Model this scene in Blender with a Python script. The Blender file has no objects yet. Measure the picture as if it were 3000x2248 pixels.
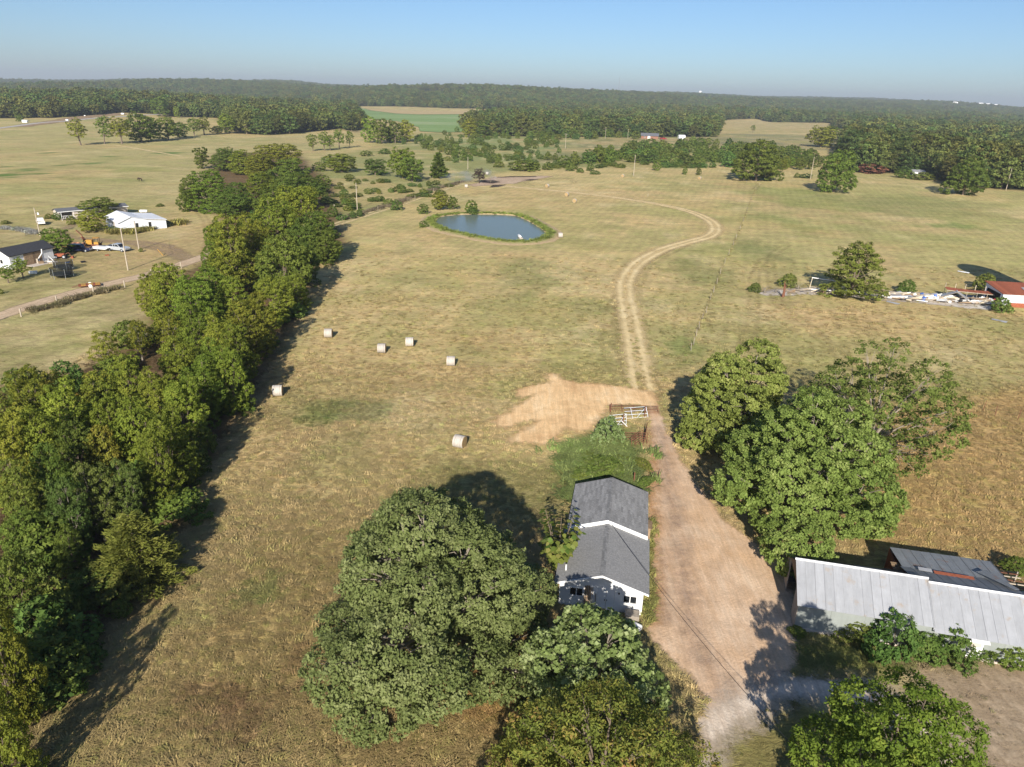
import bpy, math, random
import numpy as np
from mathutils import Vector, Matrix

scene = bpy.context.scene
COL = scene.collection
rng = np.random.default_rng(7)
random.seed(7)

# ------------------------------------------------------------------ camera
FPX, CAM_H = 2081.0, 38.0                      # focal length in pixels of a 3000 px wide frame, flying height
ROLL, PITCH = math.atan(0.0275), math.atan(847 / 2081.0)
F0 = np.array([0, math.cos(PITCH), -math.sin(PITCH)])
U0 = np.array([0, math.sin(PITCH), math.cos(PITCH)])
X0 = np.array([1.0, 0, 0])
CR = math.cos(ROLL) * X0 + math.sin(ROLL) * U0
CU = -math.sin(ROLL) * X0 + math.cos(ROLL) * U0
cam_data = bpy.data.cameras.new('camera')
cam_data.sensor_width = 36.0
cam_data.lens = 36.0 * FPX / 3000.0
cam_data.clip_start, cam_data.clip_end = 0.5, 40000
cam = bpy.data.objects.new('camera', cam_data)
COL.objects.link(cam)
cam.matrix_world = Matrix(((CR[0], CU[0], -F0[0], 0), (CR[1], CU[1], -F0[1], 0), (CR[2], CU[2], -F0[2], CAM_H), (0, 0, 0, 1)))
scene.camera = cam

# ------------------------------------------------------------------ sky, sun, exposure
SUN_EL, SUN_AZ = math.radians(26.9), math.radians(185.7)      # azimuth clockwise from +Y
world = bpy.data.worlds.new('World')
scene.world = world
world.use_nodes = True
wn = world.node_tree.nodes
wl = world.node_tree.links
wn.clear()
sky = wn.new('ShaderNodeTexSky')
sky.sky_type = 'NISHITA'
sky.sun_disc = False
sky.sun_elevation = SUN_EL
sky.sun_rotation = SUN_AZ
sky.altitude = 1200
sky.air_density = 1.0
sky.dust_density = 1.5
sky.ozone_density = 6.0
bg = wn.new('ShaderNodeBackground')
bg.inputs['Strength'].default_value = 0.072
wo = wn.new('ShaderNodeOutputWorld')
wl.new(sky.outputs[0], bg.inputs[0])
wl.new(bg.outputs[0], wo.inputs[0])
sun_data = bpy.data.lights.new('sun', 'SUN')
sun_data.energy = 5.0
sun_data.angle = math.radians(0.53)
sun_data.color = (1.0, 0.93, 0.82)
sun = bpy.data.objects.new('sun', sun_data)
COL.objects.link(sun)
SUNV = Vector((math.sin(SUN_AZ) * math.cos(SUN_EL), math.cos(SUN_AZ) * math.cos(SUN_EL), math.sin(SUN_EL)))
sun.rotation_euler = SUNV.to_track_quat('Z', 'Y').to_euler()
sun.location = (0, -30, 60)
scene.view_settings.view_transform = 'Standard'
scene.view_settings.look = 'None'
scene.view_settings.gamma = 1.0
scene.view_settings.exposure = 0.70
scene.view_settings.use_curve_mapping = False
scene.render.engine = 'CYCLES'
scene.cycles.max_bounces = 6
scene.cycles.transparent_max_bounces = 12
scene.cycles.volume_bounces = 0
scene.cycles.use_denoising = True

# ------------------------------------------------------------------ small tools
def lerp(a, b, t): return a + (b - a) * t
def sstep(a, b, x):
    t = np.clip((x - a) / (b - a), 0, 1)
    return t * t * (3 - 2 * t)

def vnoise(x, y, s, seed=0):
    """smooth value noise, vectorised"""
    x = np.asarray(x, float) / s; y = np.asarray(y, float) / s
    xi = np.floor(x).astype(np.int64); yi = np.floor(y).astype(np.int64)
    fx = x - xi; fy = y - yi
    fx = fx * fx * (3 - 2 * fx); fy = fy * fy * (3 - 2 * fy)
    def h(a, b):
        n = (a * 374761393 + b * 668265263 + seed * 1274126177) & 0x7fffffff
        n = ((n ^ (n >> 13)) * 1274126177) & 0x7fffffff
        return ((n ^ (n >> 16)) & 0xffff) / 65535.0
    return (h(xi, yi) * (1 - fx) + h(xi + 1, yi) * fx) * (1 - fy) + (h(xi, yi + 1) * (1 - fx) + h(xi + 1, yi + 1) * fx) * fy

def hz(x, y):
    """height of the land"""
    x = np.asarray(x, float); y = np.asarray(y, float)
    r = np.hypot(x, y)
    t = np.arctan2(x, np.maximum(y, 1e-3) + 0 * x)
    px = 1500 + 2247 * np.tan(np.clip(t, -1.2, 1.2))
    A = np.interp(px, [-800, 0, 400, 800, 1150, 1790, 2400, 2700, 3000, 3800], [10, 16, 40, 60, 50, 56, 58, 46, 20, 8])
    z = A * sstep(1500, 4300, r)
    z = z + 26 * np.exp(-((px - 1420) / 330.0) ** 2 - ((r - 2500) / 600.0) ** 2)
    z = z + 12 * np.exp(-((px - 250) / 420.0) ** 2 - ((r - 1300) / 420.0) ** 2)
    z = z + (vnoise(x, y, 420, 3) - 0.5) * 30 * sstep(1300, 2400, r)
    z = z + (vnoise(x, y, 900, 5) - 0.5) * 34 * sstep(2200, 3800, r)
    z = np.where(y < 50, z * 0, z)
    return z

def ray(px, py): return F0 * FPX + CR * (px - 1500) - CU * (py - 1124)
def nat(px, py, z=None, lift=0.0):
    """the place on the land (or on the level z) that the photograph shows at that pixel of its 3000 px frame"""
    d = ray(px, py)
    zz = 0.0 if z is None else z
    for _ in range(40):
        t = (zz - CAM_H) / min(d[2], -1.0)
        p = np.array([0, 0, CAM_H]) + t * d
        if z is not None: return p
        zn = float(hz(p[0], p[1])) + lift
        if abs(zn - zz) < 0.02: break
        zz = zz * 0.5 + zn * 0.5
    return np.array([p[0], p[1], zz])
SC = 3000 / 2212.0
def dsp(x, y, z=None, lift=0.0): return nat(x * SC, y * SC, z, lift)
def crp(ox, oy, k):
    return lambda x, y, z=None: nat(ox + x / k, oy + y / k, z)
def depth(p): return float(np.dot(np.asarray(p, float) - np.array([0, 0, CAM_H]), F0))

def poly_sd(pts, X, Y):
    """signed distance to a closed polygon, negative inside"""
    pts = np.asarray(pts, float)[:, :2]
    d = np.full(X.shape, 1e18); ins = np.zeros(X.shape, bool)
    n = len(pts)
    for i in range(n):
        ax, ay = pts[i]; bx, by = pts[(i + 1) % n]
        ex, ey = bx - ax, by - ay
        wx, wy = X - ax, Y - ay
        t = np.clip((wx * ex + wy * ey) / (ex * ex + ey * ey + 1e-12), 0, 1)
        d = np.minimum(d, (wx - ex * t) ** 2 + (wy - ey * t) ** 2)
        c = ((ay <= Y) & (by > Y)) | ((by <= Y) & (ay > Y))
        with np.errstate(divide='ignore', invalid='ignore'):
            xi = ax + (Y - ay) / (by - ay) * ex if by != ay else np.full(X.shape, 1e18)
        ins ^= c & (X < xi)
    d = np.sqrt(d)
    return np.where(ins, -d, d)

def line_d(pts, X, Y):
    pts = np.asarray(pts, float)[:, :2]
    d = np.full(X.shape, 1e18)
    for i in range(len(pts) - 1):
        ax, ay = pts[i]; bx, by = pts[i + 1]
        ex, ey = bx - ax, by - ay
        wx, wy = X - ax, Y - ay
        t = np.clip((wx * ex + wy * ey) / (ex * ex + ey * ey + 1e-12), 0, 1)
        d = np.minimum(d, (wx - ex * t) ** 2 + (wy - ey * t) ** 2)
    return np.sqrt(d)

def smooth_line(pts, k=6):
    pts = [np.asarray(p, float) for p in pts]
    P = [pts[0]] + pts + [pts[-1]]
    out = []
    for i in range(1, len(P) - 2):
        for j in range(k):
            t = j / k
            out.append(0.5 * ((2 * P[i]) + (-P[i - 1] + P[i + 1]) * t + (2 * P[i - 1] - 5 * P[i] + 4 * P[i + 1] - P[i + 2]) * t * t + (-P[i - 1] + 3 * P[i] - 3 * P[i + 1] + P[i + 2]) * t ** 3))
    out.append(pts[-1])
    return out

# ------------------------------------------------------------------ materials
class K:
    def __init__(s, name):
        s.m = bpy.data.materials.new(name); s.m.use_nodes = True
        s.t = s.m.node_tree; s.t.nodes.clear()
    def n(s, typ, **kw):
        nd = s.t.nodes.new(typ)
        for k, v in kw.items(): setattr(nd, k, v)
        return nd
    def put(s, sock, v):
        if v is None: return
        if isinstance(v, bpy.types.NodeSocket): s.t.links.new(v, sock)
        elif isinstance(v, (tuple, list)) and len(v) == 3 and sock.type == 'RGBA': sock.default_value = (*v, 1)
        else: sock.default_value = v
    def pos(s): return s.n('ShaderNodeNewGeometry').outputs['Position']
    def obj(s): return s.n('ShaderNodeTexCoord').outputs['Object']
    def scl(s, v, sc, rot=(0, 0, 0)):
        nd = s.n('ShaderNodeMapping'); s.put(nd.inputs[0], v); nd.inputs['Scale'].default_value = sc; nd.inputs['Rotation'].default_value = rot
        return nd.outputs[0]
    def noise(s, vec, scale, detail=3.0, rough=0.55, dist=0.0):
        nd = s.n('ShaderNodeTexNoise'); s.put(nd.inputs['Vector'], vec)
        nd.inputs['Scale'].default_value = scale; nd.inputs['Detail'].default_value = detail
        nd.inputs['Roughness'].default_value = rough; nd.inputs['Distortion'].default_value = dist
        return nd.outputs['Fac']
    def wave(s, vec, scale, dist=0.0, direction='X'):
        nd = s.n('ShaderNodeTexWave'); s.put(nd.inputs['Vector'], vec); nd.bands_direction = direction
        nd.inputs['Scale'].default_value = scale; nd.inputs['Distortion'].default_value = dist
        return nd.outputs['Fac']
    def math(s, op, a, b=None, clamp=False):
        nd = s.n('ShaderNodeMath', operation=op, use_clamp=clamp); s.put(nd.inputs[0], a); s.put(nd.inputs[1], b)
        return nd.outputs[0]
    def mr(s, v, a, b, c, d):
        nd = s.n('ShaderNodeMapRange'); s.put(nd.inputs[0], v)
        for i, q in enumerate((a, b, c, d)): nd.inputs[i + 1].default_value = q
        return nd.outputs[0]
    def mix(s, f, a, b, mode='MIX'):
        nd = s.n('ShaderNodeMix', data_type='RGBA', blend_type=mode)
        s.put(nd.inputs[0], f); s.put(nd.inputs[6], a); s.put(nd.inputs[7], b)
        return nd.outputs[2]
    def ramp(s, f, stops):
        nd = s.n('ShaderNodeValToRGB'); s.put(nd.inputs[0], f)
        el = nd.color_ramp.elements
        while len(el) < len(stops): el.new(0.5)
        for e, (p, c) in zip(el, stops): e.position = p; e.color = (*c, 1)
        return nd.outputs[0]
    def attr(s, name, kind='GEOMETRY'):
        nd = s.n('ShaderNodeAttribute', attribute_name=name, attribute_type=kind); return nd
    def rand(s): return s.n('ShaderNodeObjectInfo').outputs['Random']
    def bump(s, h, strength, distance):
        nd = s.n('ShaderNodeBump'); s.put(nd.inputs['Height'], h)
        nd.inputs['Strength'].default_value = strength; nd.inputs['Distance'].default_value = distance
        return nd.outputs[0]
    def bsdf(s, col, rough=0.8, spec=0.3, normal=None, metal=0.0, alpha=None):
        nd = s.n('ShaderNodeBsdfPrincipled'); s.put(nd.inputs['Base Color'], col); s.put(nd.inputs['Roughness'], rough)
        nd.inputs['Specular IOR Level'].default_value = spec; s.put(nd.inputs['Metallic'], metal)
        s.put(nd.inputs['Normal'], normal); s.put(nd.inputs['Alpha'], alpha)
        return nd.outputs[0]
    def out(s, sh):
        o = s.n('ShaderNodeOutputMaterial'); s.t.links.new(sh, o.inputs[0]); return s.m
    def mul(s, c, f):
        g = s.n('ShaderNodeCombineColor'); 
        for i in range(3): s.put(g.inputs[i], f)
        return s.mix(1.0, c, g.outputs[0], 'MULTIPLY')

def plain(name, col, rough=0.7, spec=0.3, metal=0.0, var=0.12, scale=3.0, dirt=None, rnd=0.0):
    k = K(name); p = k.obj()
    n = k.noise(p, scale, 4)
    c = k.mul(col, k.mr(n, 0.25, 0.75, 1 - var, 1 + var))
    if dirt is not None:
        d = k.noise(p, scale * 0.35, 5, 0.65)
        c = k.mix(k.mr(d, 0.5, 0.72, 0, 0.8), c, dirt)
    if rnd: c = k.mul(c, k.mr(k.rand(), 0, 1, 1 - rnd, 1 + rnd))
    return k.out(k.bsdf(c, rough, spec, None, metal))

def leaf_mat(name, stops, trans=0.28, hue=0.03, val=0.18, rough=0.55):
    k = K(name)
    tone = k.attr('tone').outputs['Fac']
    c = k.ramp(tone, stops)
    h = k.n('ShaderNodeHueSaturation'); r = k.rand()
    k.put(h.inputs['Color'], c)
    k.put(h.inputs['Hue'], k.mr(r, 0, 1, 0.5 - hue, 0.5 + hue * 0.6))
    r2 = k.math('FRACT', k.math('MULTIPLY', r, 17.31))
    k.put(h.inputs['Value'], k.mr(r2, 0, 1, 1 - val, 1 + val))
    c = h.outputs[0]
    a = k.bsdf(c, 0.75, 0.10)
    t = k.n('ShaderNodeBsdfTranslucent'); k.put(t.inputs[0], k.mix(1.0, c, (1.25, 1.2, 0.6), 'MULTIPLY'))
    m = k.n('ShaderNodeMixShader'); m.inputs[0].default_value = trans
    k.t.links.new(a, m.inputs[1]); k.t.links.new(t.outputs[0], m.inputs[2])
    return k.out(m.outputs[0])

# ------------------------------------------------------------------ mesh builder
class MB:
    def __init__(s): s.v = []; s.f = []
    def face(s, pts):
        i = len(s.v); s.v += [tuple(map(float, p)) for p in pts]; s.f.append(tuple(range(i, i + len(pts)))); return s
    def box(s, x0, y0, z0, x1, y1, z1):
        i = len(s.v)
        s.v += [(x0, y0, z0), (x1, y0, z0), (x1, y1, z0), (x0, y1, z0), (x0, y0, z1), (x1, y0, z1), (x1, y1, z1), (x0, y1, z1)]
        s.f += [(i, i + 3, i + 2, i + 1), (i + 4, i + 5, i + 6, i + 7), (i, i + 1, i + 5, i + 4), (i + 1, i + 2, i + 6, i + 5), (i + 2, i + 3, i + 7, i + 6), (i + 3, i, i + 4, i + 7)]
        return s
    def slab(s, a, b, c, d, th):
        """a thick sheet through four corners, thickened along -normal"""
        a, b, c, d = map(lambda q: np.asarray(q, float), (a, b, c, d))
        n = np.cross(b - a, d - a); n /= np.linalg.norm(n) + 1e-9
        if n[2] < -1e-6: n = -n
        i = len(s.v)
        for q in (a, b, c, d): s.v.append(tuple(q))
        for q in (a, b, c, d): s.v.append(tuple(q - n * th))
        s.f += [(i, i + 1, i + 2, i + 3), (i + 7, i + 6, i + 5, i + 4)]
        for k in range(4):
            j = (k + 1) % 4; s.f.append((i + k, i + 4 + k, i + 4 + j, i + j))
        return s
    def tube(s, pts, rad, n=6, caps=True):
        pts = [np.asarray(p, float) for p in pts]
        if not hasattr(rad, '__len__'): rad = [rad] * len(pts)
        i0 = len(s.v)
        for k, p in enumerate(pts):
            t = pts[min(k + 1, len(pts) - 1)] - pts[max(k - 1, 0)]
            t = t / (np.linalg.norm(t) + 1e-9)
            a = np.cross(t, (0, 0, 1.0)) if abs(t[2]) < 0.9 else np.cross(t, (1.0, 0, 0))
            a /= np.linalg.norm(a) + 1e-9; b = np.cross(t, a)
            for j in range(n):
                q = 2 * math.pi * j / n
                s.v.append(tuple(p + (a * math.cos(q) + b * math.sin(q)) * rad[k]))
        for k in range(len(pts) - 1):
            for j in range(n):
                j2 = (j + 1) % n
                s.f.append((i0 + k * n + j, i0 + k * n + j2, i0 + (k + 1) * n + j2, i0 + (k + 1) * n + j))
        if caps:
            s.f.append(tuple(i0 + j for j in range(n - 1, -1, -1)))
            e = i0 + (len(pts) - 1) * n
            s.f.append(tuple(e + j for j in range(n)))
        return s
    def prism(s, poly, axis, a, b):
        """polygon in the plane across `axis`, extruded from a to b"""
        def put(u, v, w):
            return {'x': (w, u, v), 'y': (u, w, v), 'z': (u, v, w)}[axis]
        i = len(s.v); n = len(poly)
        s.v += [put(u, v, a) for u, v in poly] + [put(u, v, b) for u, v in poly]
        s.f.append(tuple(i + k for k in range(n))); s.f.append(tuple(i + n + k for k in range(n - 1, -1, -1)))
        for k in range(n):
            j = (k + 1) % n; s.f.append((i + k, i + n + k, i + n + j, i + j))
        return s
    def mesh(s, name, mat):
        me = bpy.data.meshes.new(name)
        me.from_pydata(s.v, [], s.f)
        me.materials.append(mat)
        import bmesh
        bm = bmesh.new(); bm.from_mesh(me); bmesh.ops.recalc_face_normals(bm, faces=bm.faces); bm.to_mesh(me); bm.free()
        return me
    def build(s, name, mat, parent=None, smooth=False):
        me = s.mesh(name, mat)
        if smooth: me.polygons.foreach_set('use_smooth', [True] * len(me.polygons))
        return link(name, me, parent)

def link(name, me, parent=None):
    o = bpy.data.objects.new(name, me)
    COL.objects.link(o)
    if parent is not None: o.parent = parent
    return o
def tag(o, label=None, cat=None, group=None, kind=None):
    if label: o['label'] = label
    if cat: o['category'] = cat
    if group: o['group'] = group
    if kind: o['kind'] = kind
    return o
def thing(name, loc, rz, label, cat, group=None, scale=1.0):
    o = bpy.data.objects.new(name, None); COL.objects.link(o)
    o.location = tuple(map(float, loc)); o.rotation_euler = (0, 0, rz)
    o.scale = (scale,) * 3 if not hasattr(scale, '__len__') else scale
    o.empty_display_size = 0.3
    return tag(o, label, cat, group)
def dup(root, loc, rz=0.0, scale=1.0, label=None, group=None):
    c = root.copy(); COL.objects.link(c); c.location = tuple(map(float, loc)); c.rotation_euler = (0, 0, rz)
    c.scale = (scale,) * 3 if not hasattr(scale, '__len__') else scale
    if label: c['label'] = label
    if group: c['group'] = group
    for ch in list(root.children):
        k = ch.copy(); COL.objects.link(k); k.parent = c
        for g in list(ch.children):
            q = g.copy(); COL.objects.link(q); q.parent = k
    return c
def quads_mesh(name, V, mat, attrs=None, faces=None, n=4):
    V = np.ascontiguousarray(V, dtype=np.float32)
    me = bpy.data.meshes.new(name)
    if faces is None: faces = np.arange(len(V), dtype=np.int32).reshape(-1, n)
    faces = np.ascontiguousarray(faces, dtype=np.int32)
    me.vertices.add(len(V)); me.vertices.foreach_set('co', V.ravel())
    me.loops.add(faces.size); me.loops.foreach_set('vertex_index', faces.ravel())
    me.polygons.add(len(faces)); me.polygons.foreach_set('loop_start', np.arange(0, faces.size, faces.shape[1], dtype=np.int32))
    for nm, (typ, arr) in (attrs or {}).items():
        at = me.attributes.new(nm, typ, 'POINT')
        at.data.foreach_set('value' if typ == 'FLOAT' else 'color', np.ascontiguousarray(arr, dtype=np.float32).ravel())
    me.update(calc_edges=True)
    me.materials.append(mat)
    return me
# ================================================================== THE LAND
c1, c2, c5, c6 = crp(0, 200, 2.765), crp(800, 200, 2.765), crp(1500, 200, 2.765), crp(2200, 200, 2.765)
cL, c4, cH, cB = crp(0, 560, 3.95), crp(1350, 1000, 3.16), crp(1550, 1350, 3.316), crp(2200, 1550, 2.765)
cP, cR, cF = crp(1200, 550, 4.424), crp(2200, 750, 2.765), crp(1300, 480, 5.53)

OPEN = [nat(*p) for p in [(-900, 330), (-300, 345), (0, 348), (170, 346), (300, 336), (336, 330), (450, 334), (520, 343), (640, 346), (690, 392), (800, 397), (880, 391), (995, 378), (1050, 390), (1068, 362), (1045, 325), (1048, 311), (1160, 312), (1330, 318), (1512, 322), (1516, 336), (1440, 345), (1395, 362), (1350, 372), (1370, 390), (1400, 398), (1500, 400), (1750, 402), (1860, 402), (2040, 402), (2100, 402), (2118, 352), (2216, 348), (2250, 358), (2430, 361), (2462, 378), (2500, 380), (2498, 396), (2470, 420), (2462, 470), (2500, 505), (2600, 508), (2742, 520), (2765, 548), (2890, 552), (3000, 560), (3300, 590), (4200, 700)]]
OPEN = [p[:2] for p in OPEN] + [np.array([300., -300.]), np.array([-300., -300.])]

def axis_grid(lo, hi, mid=0.0, h0=1.5, g=0.015):
    a = h0 / g
    n1 = int(math.ceil(math.log(1 + (hi - mid) / a) / g)); n0 = int(math.ceil(math.log(1 + (mid - lo) / a) / g))
    return np.concatenate([mid - a * (np.exp(g * np.arange(n0, 0, -1)) - 1), mid + a * (np.exp(g * np.arange(0, n1 + 1)) - 1)])
gx = axis_grid(-8900, 8900, 0.0, 1.3); gy = axis_grid(-350, 9300, 40.0, 1.3)
GX, GY = np.meshgrid(gx, gy)
GZ = hz(GX, GY)

def blob(tint, c, rx, ry, col, k=1.0, soft=0.5):
    """c = place, rx and ry in metres"""
    d = np.hypot((GX - c[0]) / rx, (GY - c[1]) / ry) + (vnoise(GX, GY, max(rx, ry) * 0.4, 11) - 0.5) * 1.1 + (vnoise(GX, GY, max(rx, ry) * 0.12 + 1, 12) - 0.5) * 1.0
    w = (1 - sstep(1 - soft, 1 + soft * 0.4, d)) * k
    tint[:] = tint * (1 - w[..., None]) + np.array(col) * w[..., None]
def zone(tint, pts, col, soft=3.0, k=1.0, wob=1.0):
    d = poly_sd(pts, GX, GY) + (vnoise(GX, GY, 9, 5) - 0.5) * 3 * wob
    w = (1 - sstep(-soft, soft, d)) * k
    tint[:] = tint * (1 - w[..., None]) + np.array(col) * w[..., None]
def px_blob(tint, f, x, y, rx, ry, kpx, col, k=1.0):
    c = f(x, y); a = f(x, y - ry); b = f(x, y + ry)
    blob(tint, c, max(2.0, rx / kpx * depth(c) / FPX), max(2.0, abs(a[1] - b[1]) / 2), col, k)

STRAW, OLIVE, GREEN = (0.500, 0.378, 0.182), (0.37, 0.315, 0.130), (0.130, 0.175, 0.045)
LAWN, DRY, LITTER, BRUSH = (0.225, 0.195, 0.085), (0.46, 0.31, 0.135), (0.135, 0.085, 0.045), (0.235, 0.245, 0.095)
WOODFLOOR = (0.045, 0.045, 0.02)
tint = np.empty(GX.shape + (3,)); tint[:] = STRAW
m = vnoise(GX, GY, 26, 1) * 0.5 + vnoise(GX, GY, 9, 2) * 0.5
tint[:] = tint * (1 - 0.55 * sstep(0.4, 0.75, m)[..., None]) + np.array(OLIVE) * 0.55 * sstep(0.4, 0.75, m)[..., None]
Z = lambda pts: [dsp(*p) for p in pts]
def wash(s, seed, lo, hi, col, k_):
    w = sstep(lo, hi, vnoise(GX, GY, s, seed) * 0.6 + vnoise(GX, GY, s * 0.35, seed + 1) * 0.4)[..., None] * k_
    tint[:] = tint * (1 - w) + np.array(col) * w
# left pasture, mown yard, field beside the road
zone(tint, Z([(-400, 260), (380, 262), (480, 300), (700, 290), (760, 330), (480, 430), (440, 480), (300, 470), (0, 440), (-400, 480)]), (0.37, 0.315, 0.145), 8, 0.8)
zone(tint, Z([(-300, 460), (130, 470), (450, 480), (445, 565), (220, 625), (0, 690), (-300, 800)]), (0.30, 0.25, 0.115), 4, 0.9)
zone(tint, Z([(-500, 830), (0, 692), (200, 640), (320, 600), (330, 690), (130, 795), (0, 830), (-300, 1100)]), (0.31, 0.255, 0.12), 2, 0.95)
# brush land between the pond and the far field
zone(tint, Z([(690, 350), (900, 290), (1050, 275), (1400, 290), (1560, 300), (1640, 340), (1500, 365), (1250, 362), (1080, 372), (1000, 398), (740, 485), (690, 470), (660, 400)]), BRUSH, 6, 0.85)
zone(tint, Z([(930, 310), (1080, 290), (1380, 310), (1340, 330), (1120, 350), (1000, 345)]), (0.22, 0.26, 0.10), 12, 0.7)
zone(tint, Z([(1240, 300), (1560, 296), (1640, 320), (1480, 330), (1290, 345), (1120, 355)]), (0.19, 0.150, 0.085), 10, 0.5)
# right meadow
zone(tint, Z([(1640, 395), (2250, 400), (2300, 640), (1900, 620), (1700, 560), (1560, 560)]), (0.38, 0.335, 0.14), 12, 0.7)
zone(tint, Z([(1560, 258), (1840, 270), (1842, 292), (1560, 284)]), (0.42, 0.32, 0.155), 20, 0.9)
zone(tint, Z([(1550, 288), (1842, 294), (1820, 325), (1560, 320)]), (0.20, 0.19, 0.10), 20, 0.9)
wash(34, 61, 0.48, 0.70, (0.47, 0.335, 0.165), 0.6)
wash(22, 63, 0.52, 0.72, (0.285, 0.275, 0.100), 0.5)
wash(7, 65, 0.60, 0.80, (0.27, 0.25, 0.10), 0.45)
wash(12, 67, 0.60, 0.80, (0.58, 0.46, 0.25), 0.5)
# dry ground by the barn, swept yard, lawn in the corner
zone(tint, Z([(1880, 880), (2300, 820), (2500, 1300), (2150, 1230), (1900, 1180), (1840, 1000)]), DRY, 4, 0.9)
zone(tint, Z([(1940, 1420), (2300, 1420), (2500, 1800), (2150, 1800), (2050, 1600)]), (0.36, 0.265, 0.185), 2.5, 0.85)
zone(tint, Z([(1540, 1700), (1560, 1600), (1640, 1530), (1760, 1510), (1800, 1700)]), (0.205, 0.175, 0.065), 1.0, 1.0)
zone(tint, Z([(1700, 1380), (1900, 1390), (2000, 1430), (1900, 1450), (1730, 1440)]), (0.16, 0.17, 0.05), 1.0, 0.9)
# rough grass in the lower left, tall grass round the oak
zone(tint, Z([(430, 1150), (900, 1050), (1200, 1100), (1240, 1450), (1150, 1900), (-100, 1900), (150, 1500)]), (0.32, 0.235, 0.10), 12, 0.9)
zone(tint, Z([(1020, 1300), (1160, 1330), (1180, 1460), (1080, 1560), (980, 1480)]), (0.36, 0.20, 0.075), 2, 0.8)
zone(tint, Z([(880, 1080), (980, 990), (1240, 1010), (1230, 1100), (1150, 1130)]), (0.215, 0.195, 0.075), 3, 0.8)
zone(tint, Z([(1240, 950), (1330, 900), (1400, 930), (1400, 1080), (1320, 1030), (1230, 1060)]), (0.15, 0.17, 0.05), 1.5, 0.8)
# leaf litter under the hedgerow
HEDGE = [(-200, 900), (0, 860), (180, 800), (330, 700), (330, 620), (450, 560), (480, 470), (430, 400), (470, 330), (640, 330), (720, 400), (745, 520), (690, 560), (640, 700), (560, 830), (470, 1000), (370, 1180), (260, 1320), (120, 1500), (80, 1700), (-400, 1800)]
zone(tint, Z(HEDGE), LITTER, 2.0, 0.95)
for q in [(770, 890, 90, 30, (0.12, 0.165, 0.06)), (700, 885, 50, 25, GREEN), (860, 700, 70, 35, OLIVE), (1150, 600, 70, 40, (0.19, 0.20, 0.07)), (900, 600, 110, 40, OLIVE),
          (600, 1270, 50, 50, GREEN), (1500, 580, 70, 30, (0.19, 0.20, 0.07)), (1480, 745, 35, 25, (0.12, 0.19, 0.04)), (1740, 430, 100, 35, (0.20, 0.235, 0.06)), (1700, 480, 70, 20, (0.21, 0.23, 0.07)),
          (2075, 490, 65, 6, (0.10, 0.20, 0.03)), (1950, 440, 150, 25, (0.21, 0.22, 0.08)), (1230, 490, 100, 15, OLIVE), (1030, 760, 90, 20, OLIVE), (1560, 670, 60, 40, OLIVE), (1850, 740, 90, 30, OLIVE),
          (480, 1500, 80, 50, (0.20, 0.115, 0.06)), (560, 1560, 50, 30, (0.19, 0.11, 0.06)), (760, 1010, 90, 50, OLIVE), (690, 1430, 60, 60, (0.24, 0.15, 0.07)), (1240, 770, 60, 18, OLIVE),
          (1750, 640, 60, 25, OLIVE), (1640, 540, 60, 25, (0.2, 0.2, 0.08)), (420, 1330, 60, 40, OLIVE), (1600, 405, 30, 20, (0.42, 0.30, 0.15))]:
    px_blob(tint, dsp, q[0], q[1], q[2], q[3], 1 / SC, q[4], 0.55)
for q in [(60, 870, 150, 22), (200, 828, 90, 12), (490, 880, 70, 9), (470, 792, 65, 9), (745, 776, 62, 9), (920, 714, 90, 9), (430, 690, 130, 6), (600, 858, 60, 5), (350, 856, 80, 7), (420, 665, 40, 5), (20, 800, 30, 8), (1340, 690, 120, 9)]:
    px_blob(tint, c1, q[0], q[1], q[2], q[3], 2.765, (0.095, 0.16, 0.035), 0.95)
px_blob(tint, c1, 1150, 825, 300, 25, 2.765, (0.27, 0.27, 0.09), 0.7)
px_blob(tint, c1, 1000, 905, 400, 14, 2.765, (0.24, 0.24, 0.08), 0.6)
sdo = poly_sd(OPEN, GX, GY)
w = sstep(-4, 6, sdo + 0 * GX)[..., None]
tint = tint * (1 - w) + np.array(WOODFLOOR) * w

k = K('field_grass')
p = k.pos()
base = k.attr('tint').outputs['Color']
flow = k.mr(k.noise(p, 0.13, 3, 0.6, 0.8), 0.46, 0.54, 0, 1)
pw = k.n('ShaderNodeVectorMath', operation='ADD'); wn_ = k.n('ShaderNodeTexNoise'); k.put(wn_.inputs['Vector'], p); wn_.inputs['Scale'].default_value = 0.35; wn_.inputs['Detail'].default_value = 2
wsc = k.n('ShaderNodeVectorMath', operation='SCALE'); k.put(wsc.inputs[0], wn_.outputs['Color']); wsc.inputs['Scale'].default_value = 2.2
k.put(pw.inputs[0], p); k.put(pw.inputs[1], wsc.outputs[0]); pwv = pw.outputs[0]
def two(sx, sy, sc, det, ro):
    a = k.noise(k.scl(pwv, (sx, sy, 1), (0, 0, 0.5)), sc, det, ro, 0.5); b = k.noise(k.scl(pwv, (sx, sy, 1), (0, 0, -0.9)), sc * 1.13, det, ro, 0.5)
    return k.mix(flow, a, b)
fib = two(0.55, 3.0, 1.3, 5, 0.7)
fine = k.noise(p, 7.0, 4, 0.7)
big = k.noise(p, 0.06, 4, 0.6)
med = k.noise(p, 0.45, 4, 0.65)
c = k.mul(base, k.mr(fib, 0.3, 0.7, 0.62, 1.42))
strk = two(0.25, 0.9, 0.28, 6, 0.72)
c = k.mul(c, k.mr(strk, 0.3, 0.7, 0.74, 1.28))
coarse = k.noise(k.scl(p, (1, 0.55, 1)), 0.022, 7, 0.68, 0.3)
mow = k.wave(k.scl(p, (1, 1, 1), (0, 0, 0.3)), 0.11, 4.0, 'X')
c = k.mul(c, k.mr(mow, 0, 1, 0.95, 1.05))
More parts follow.
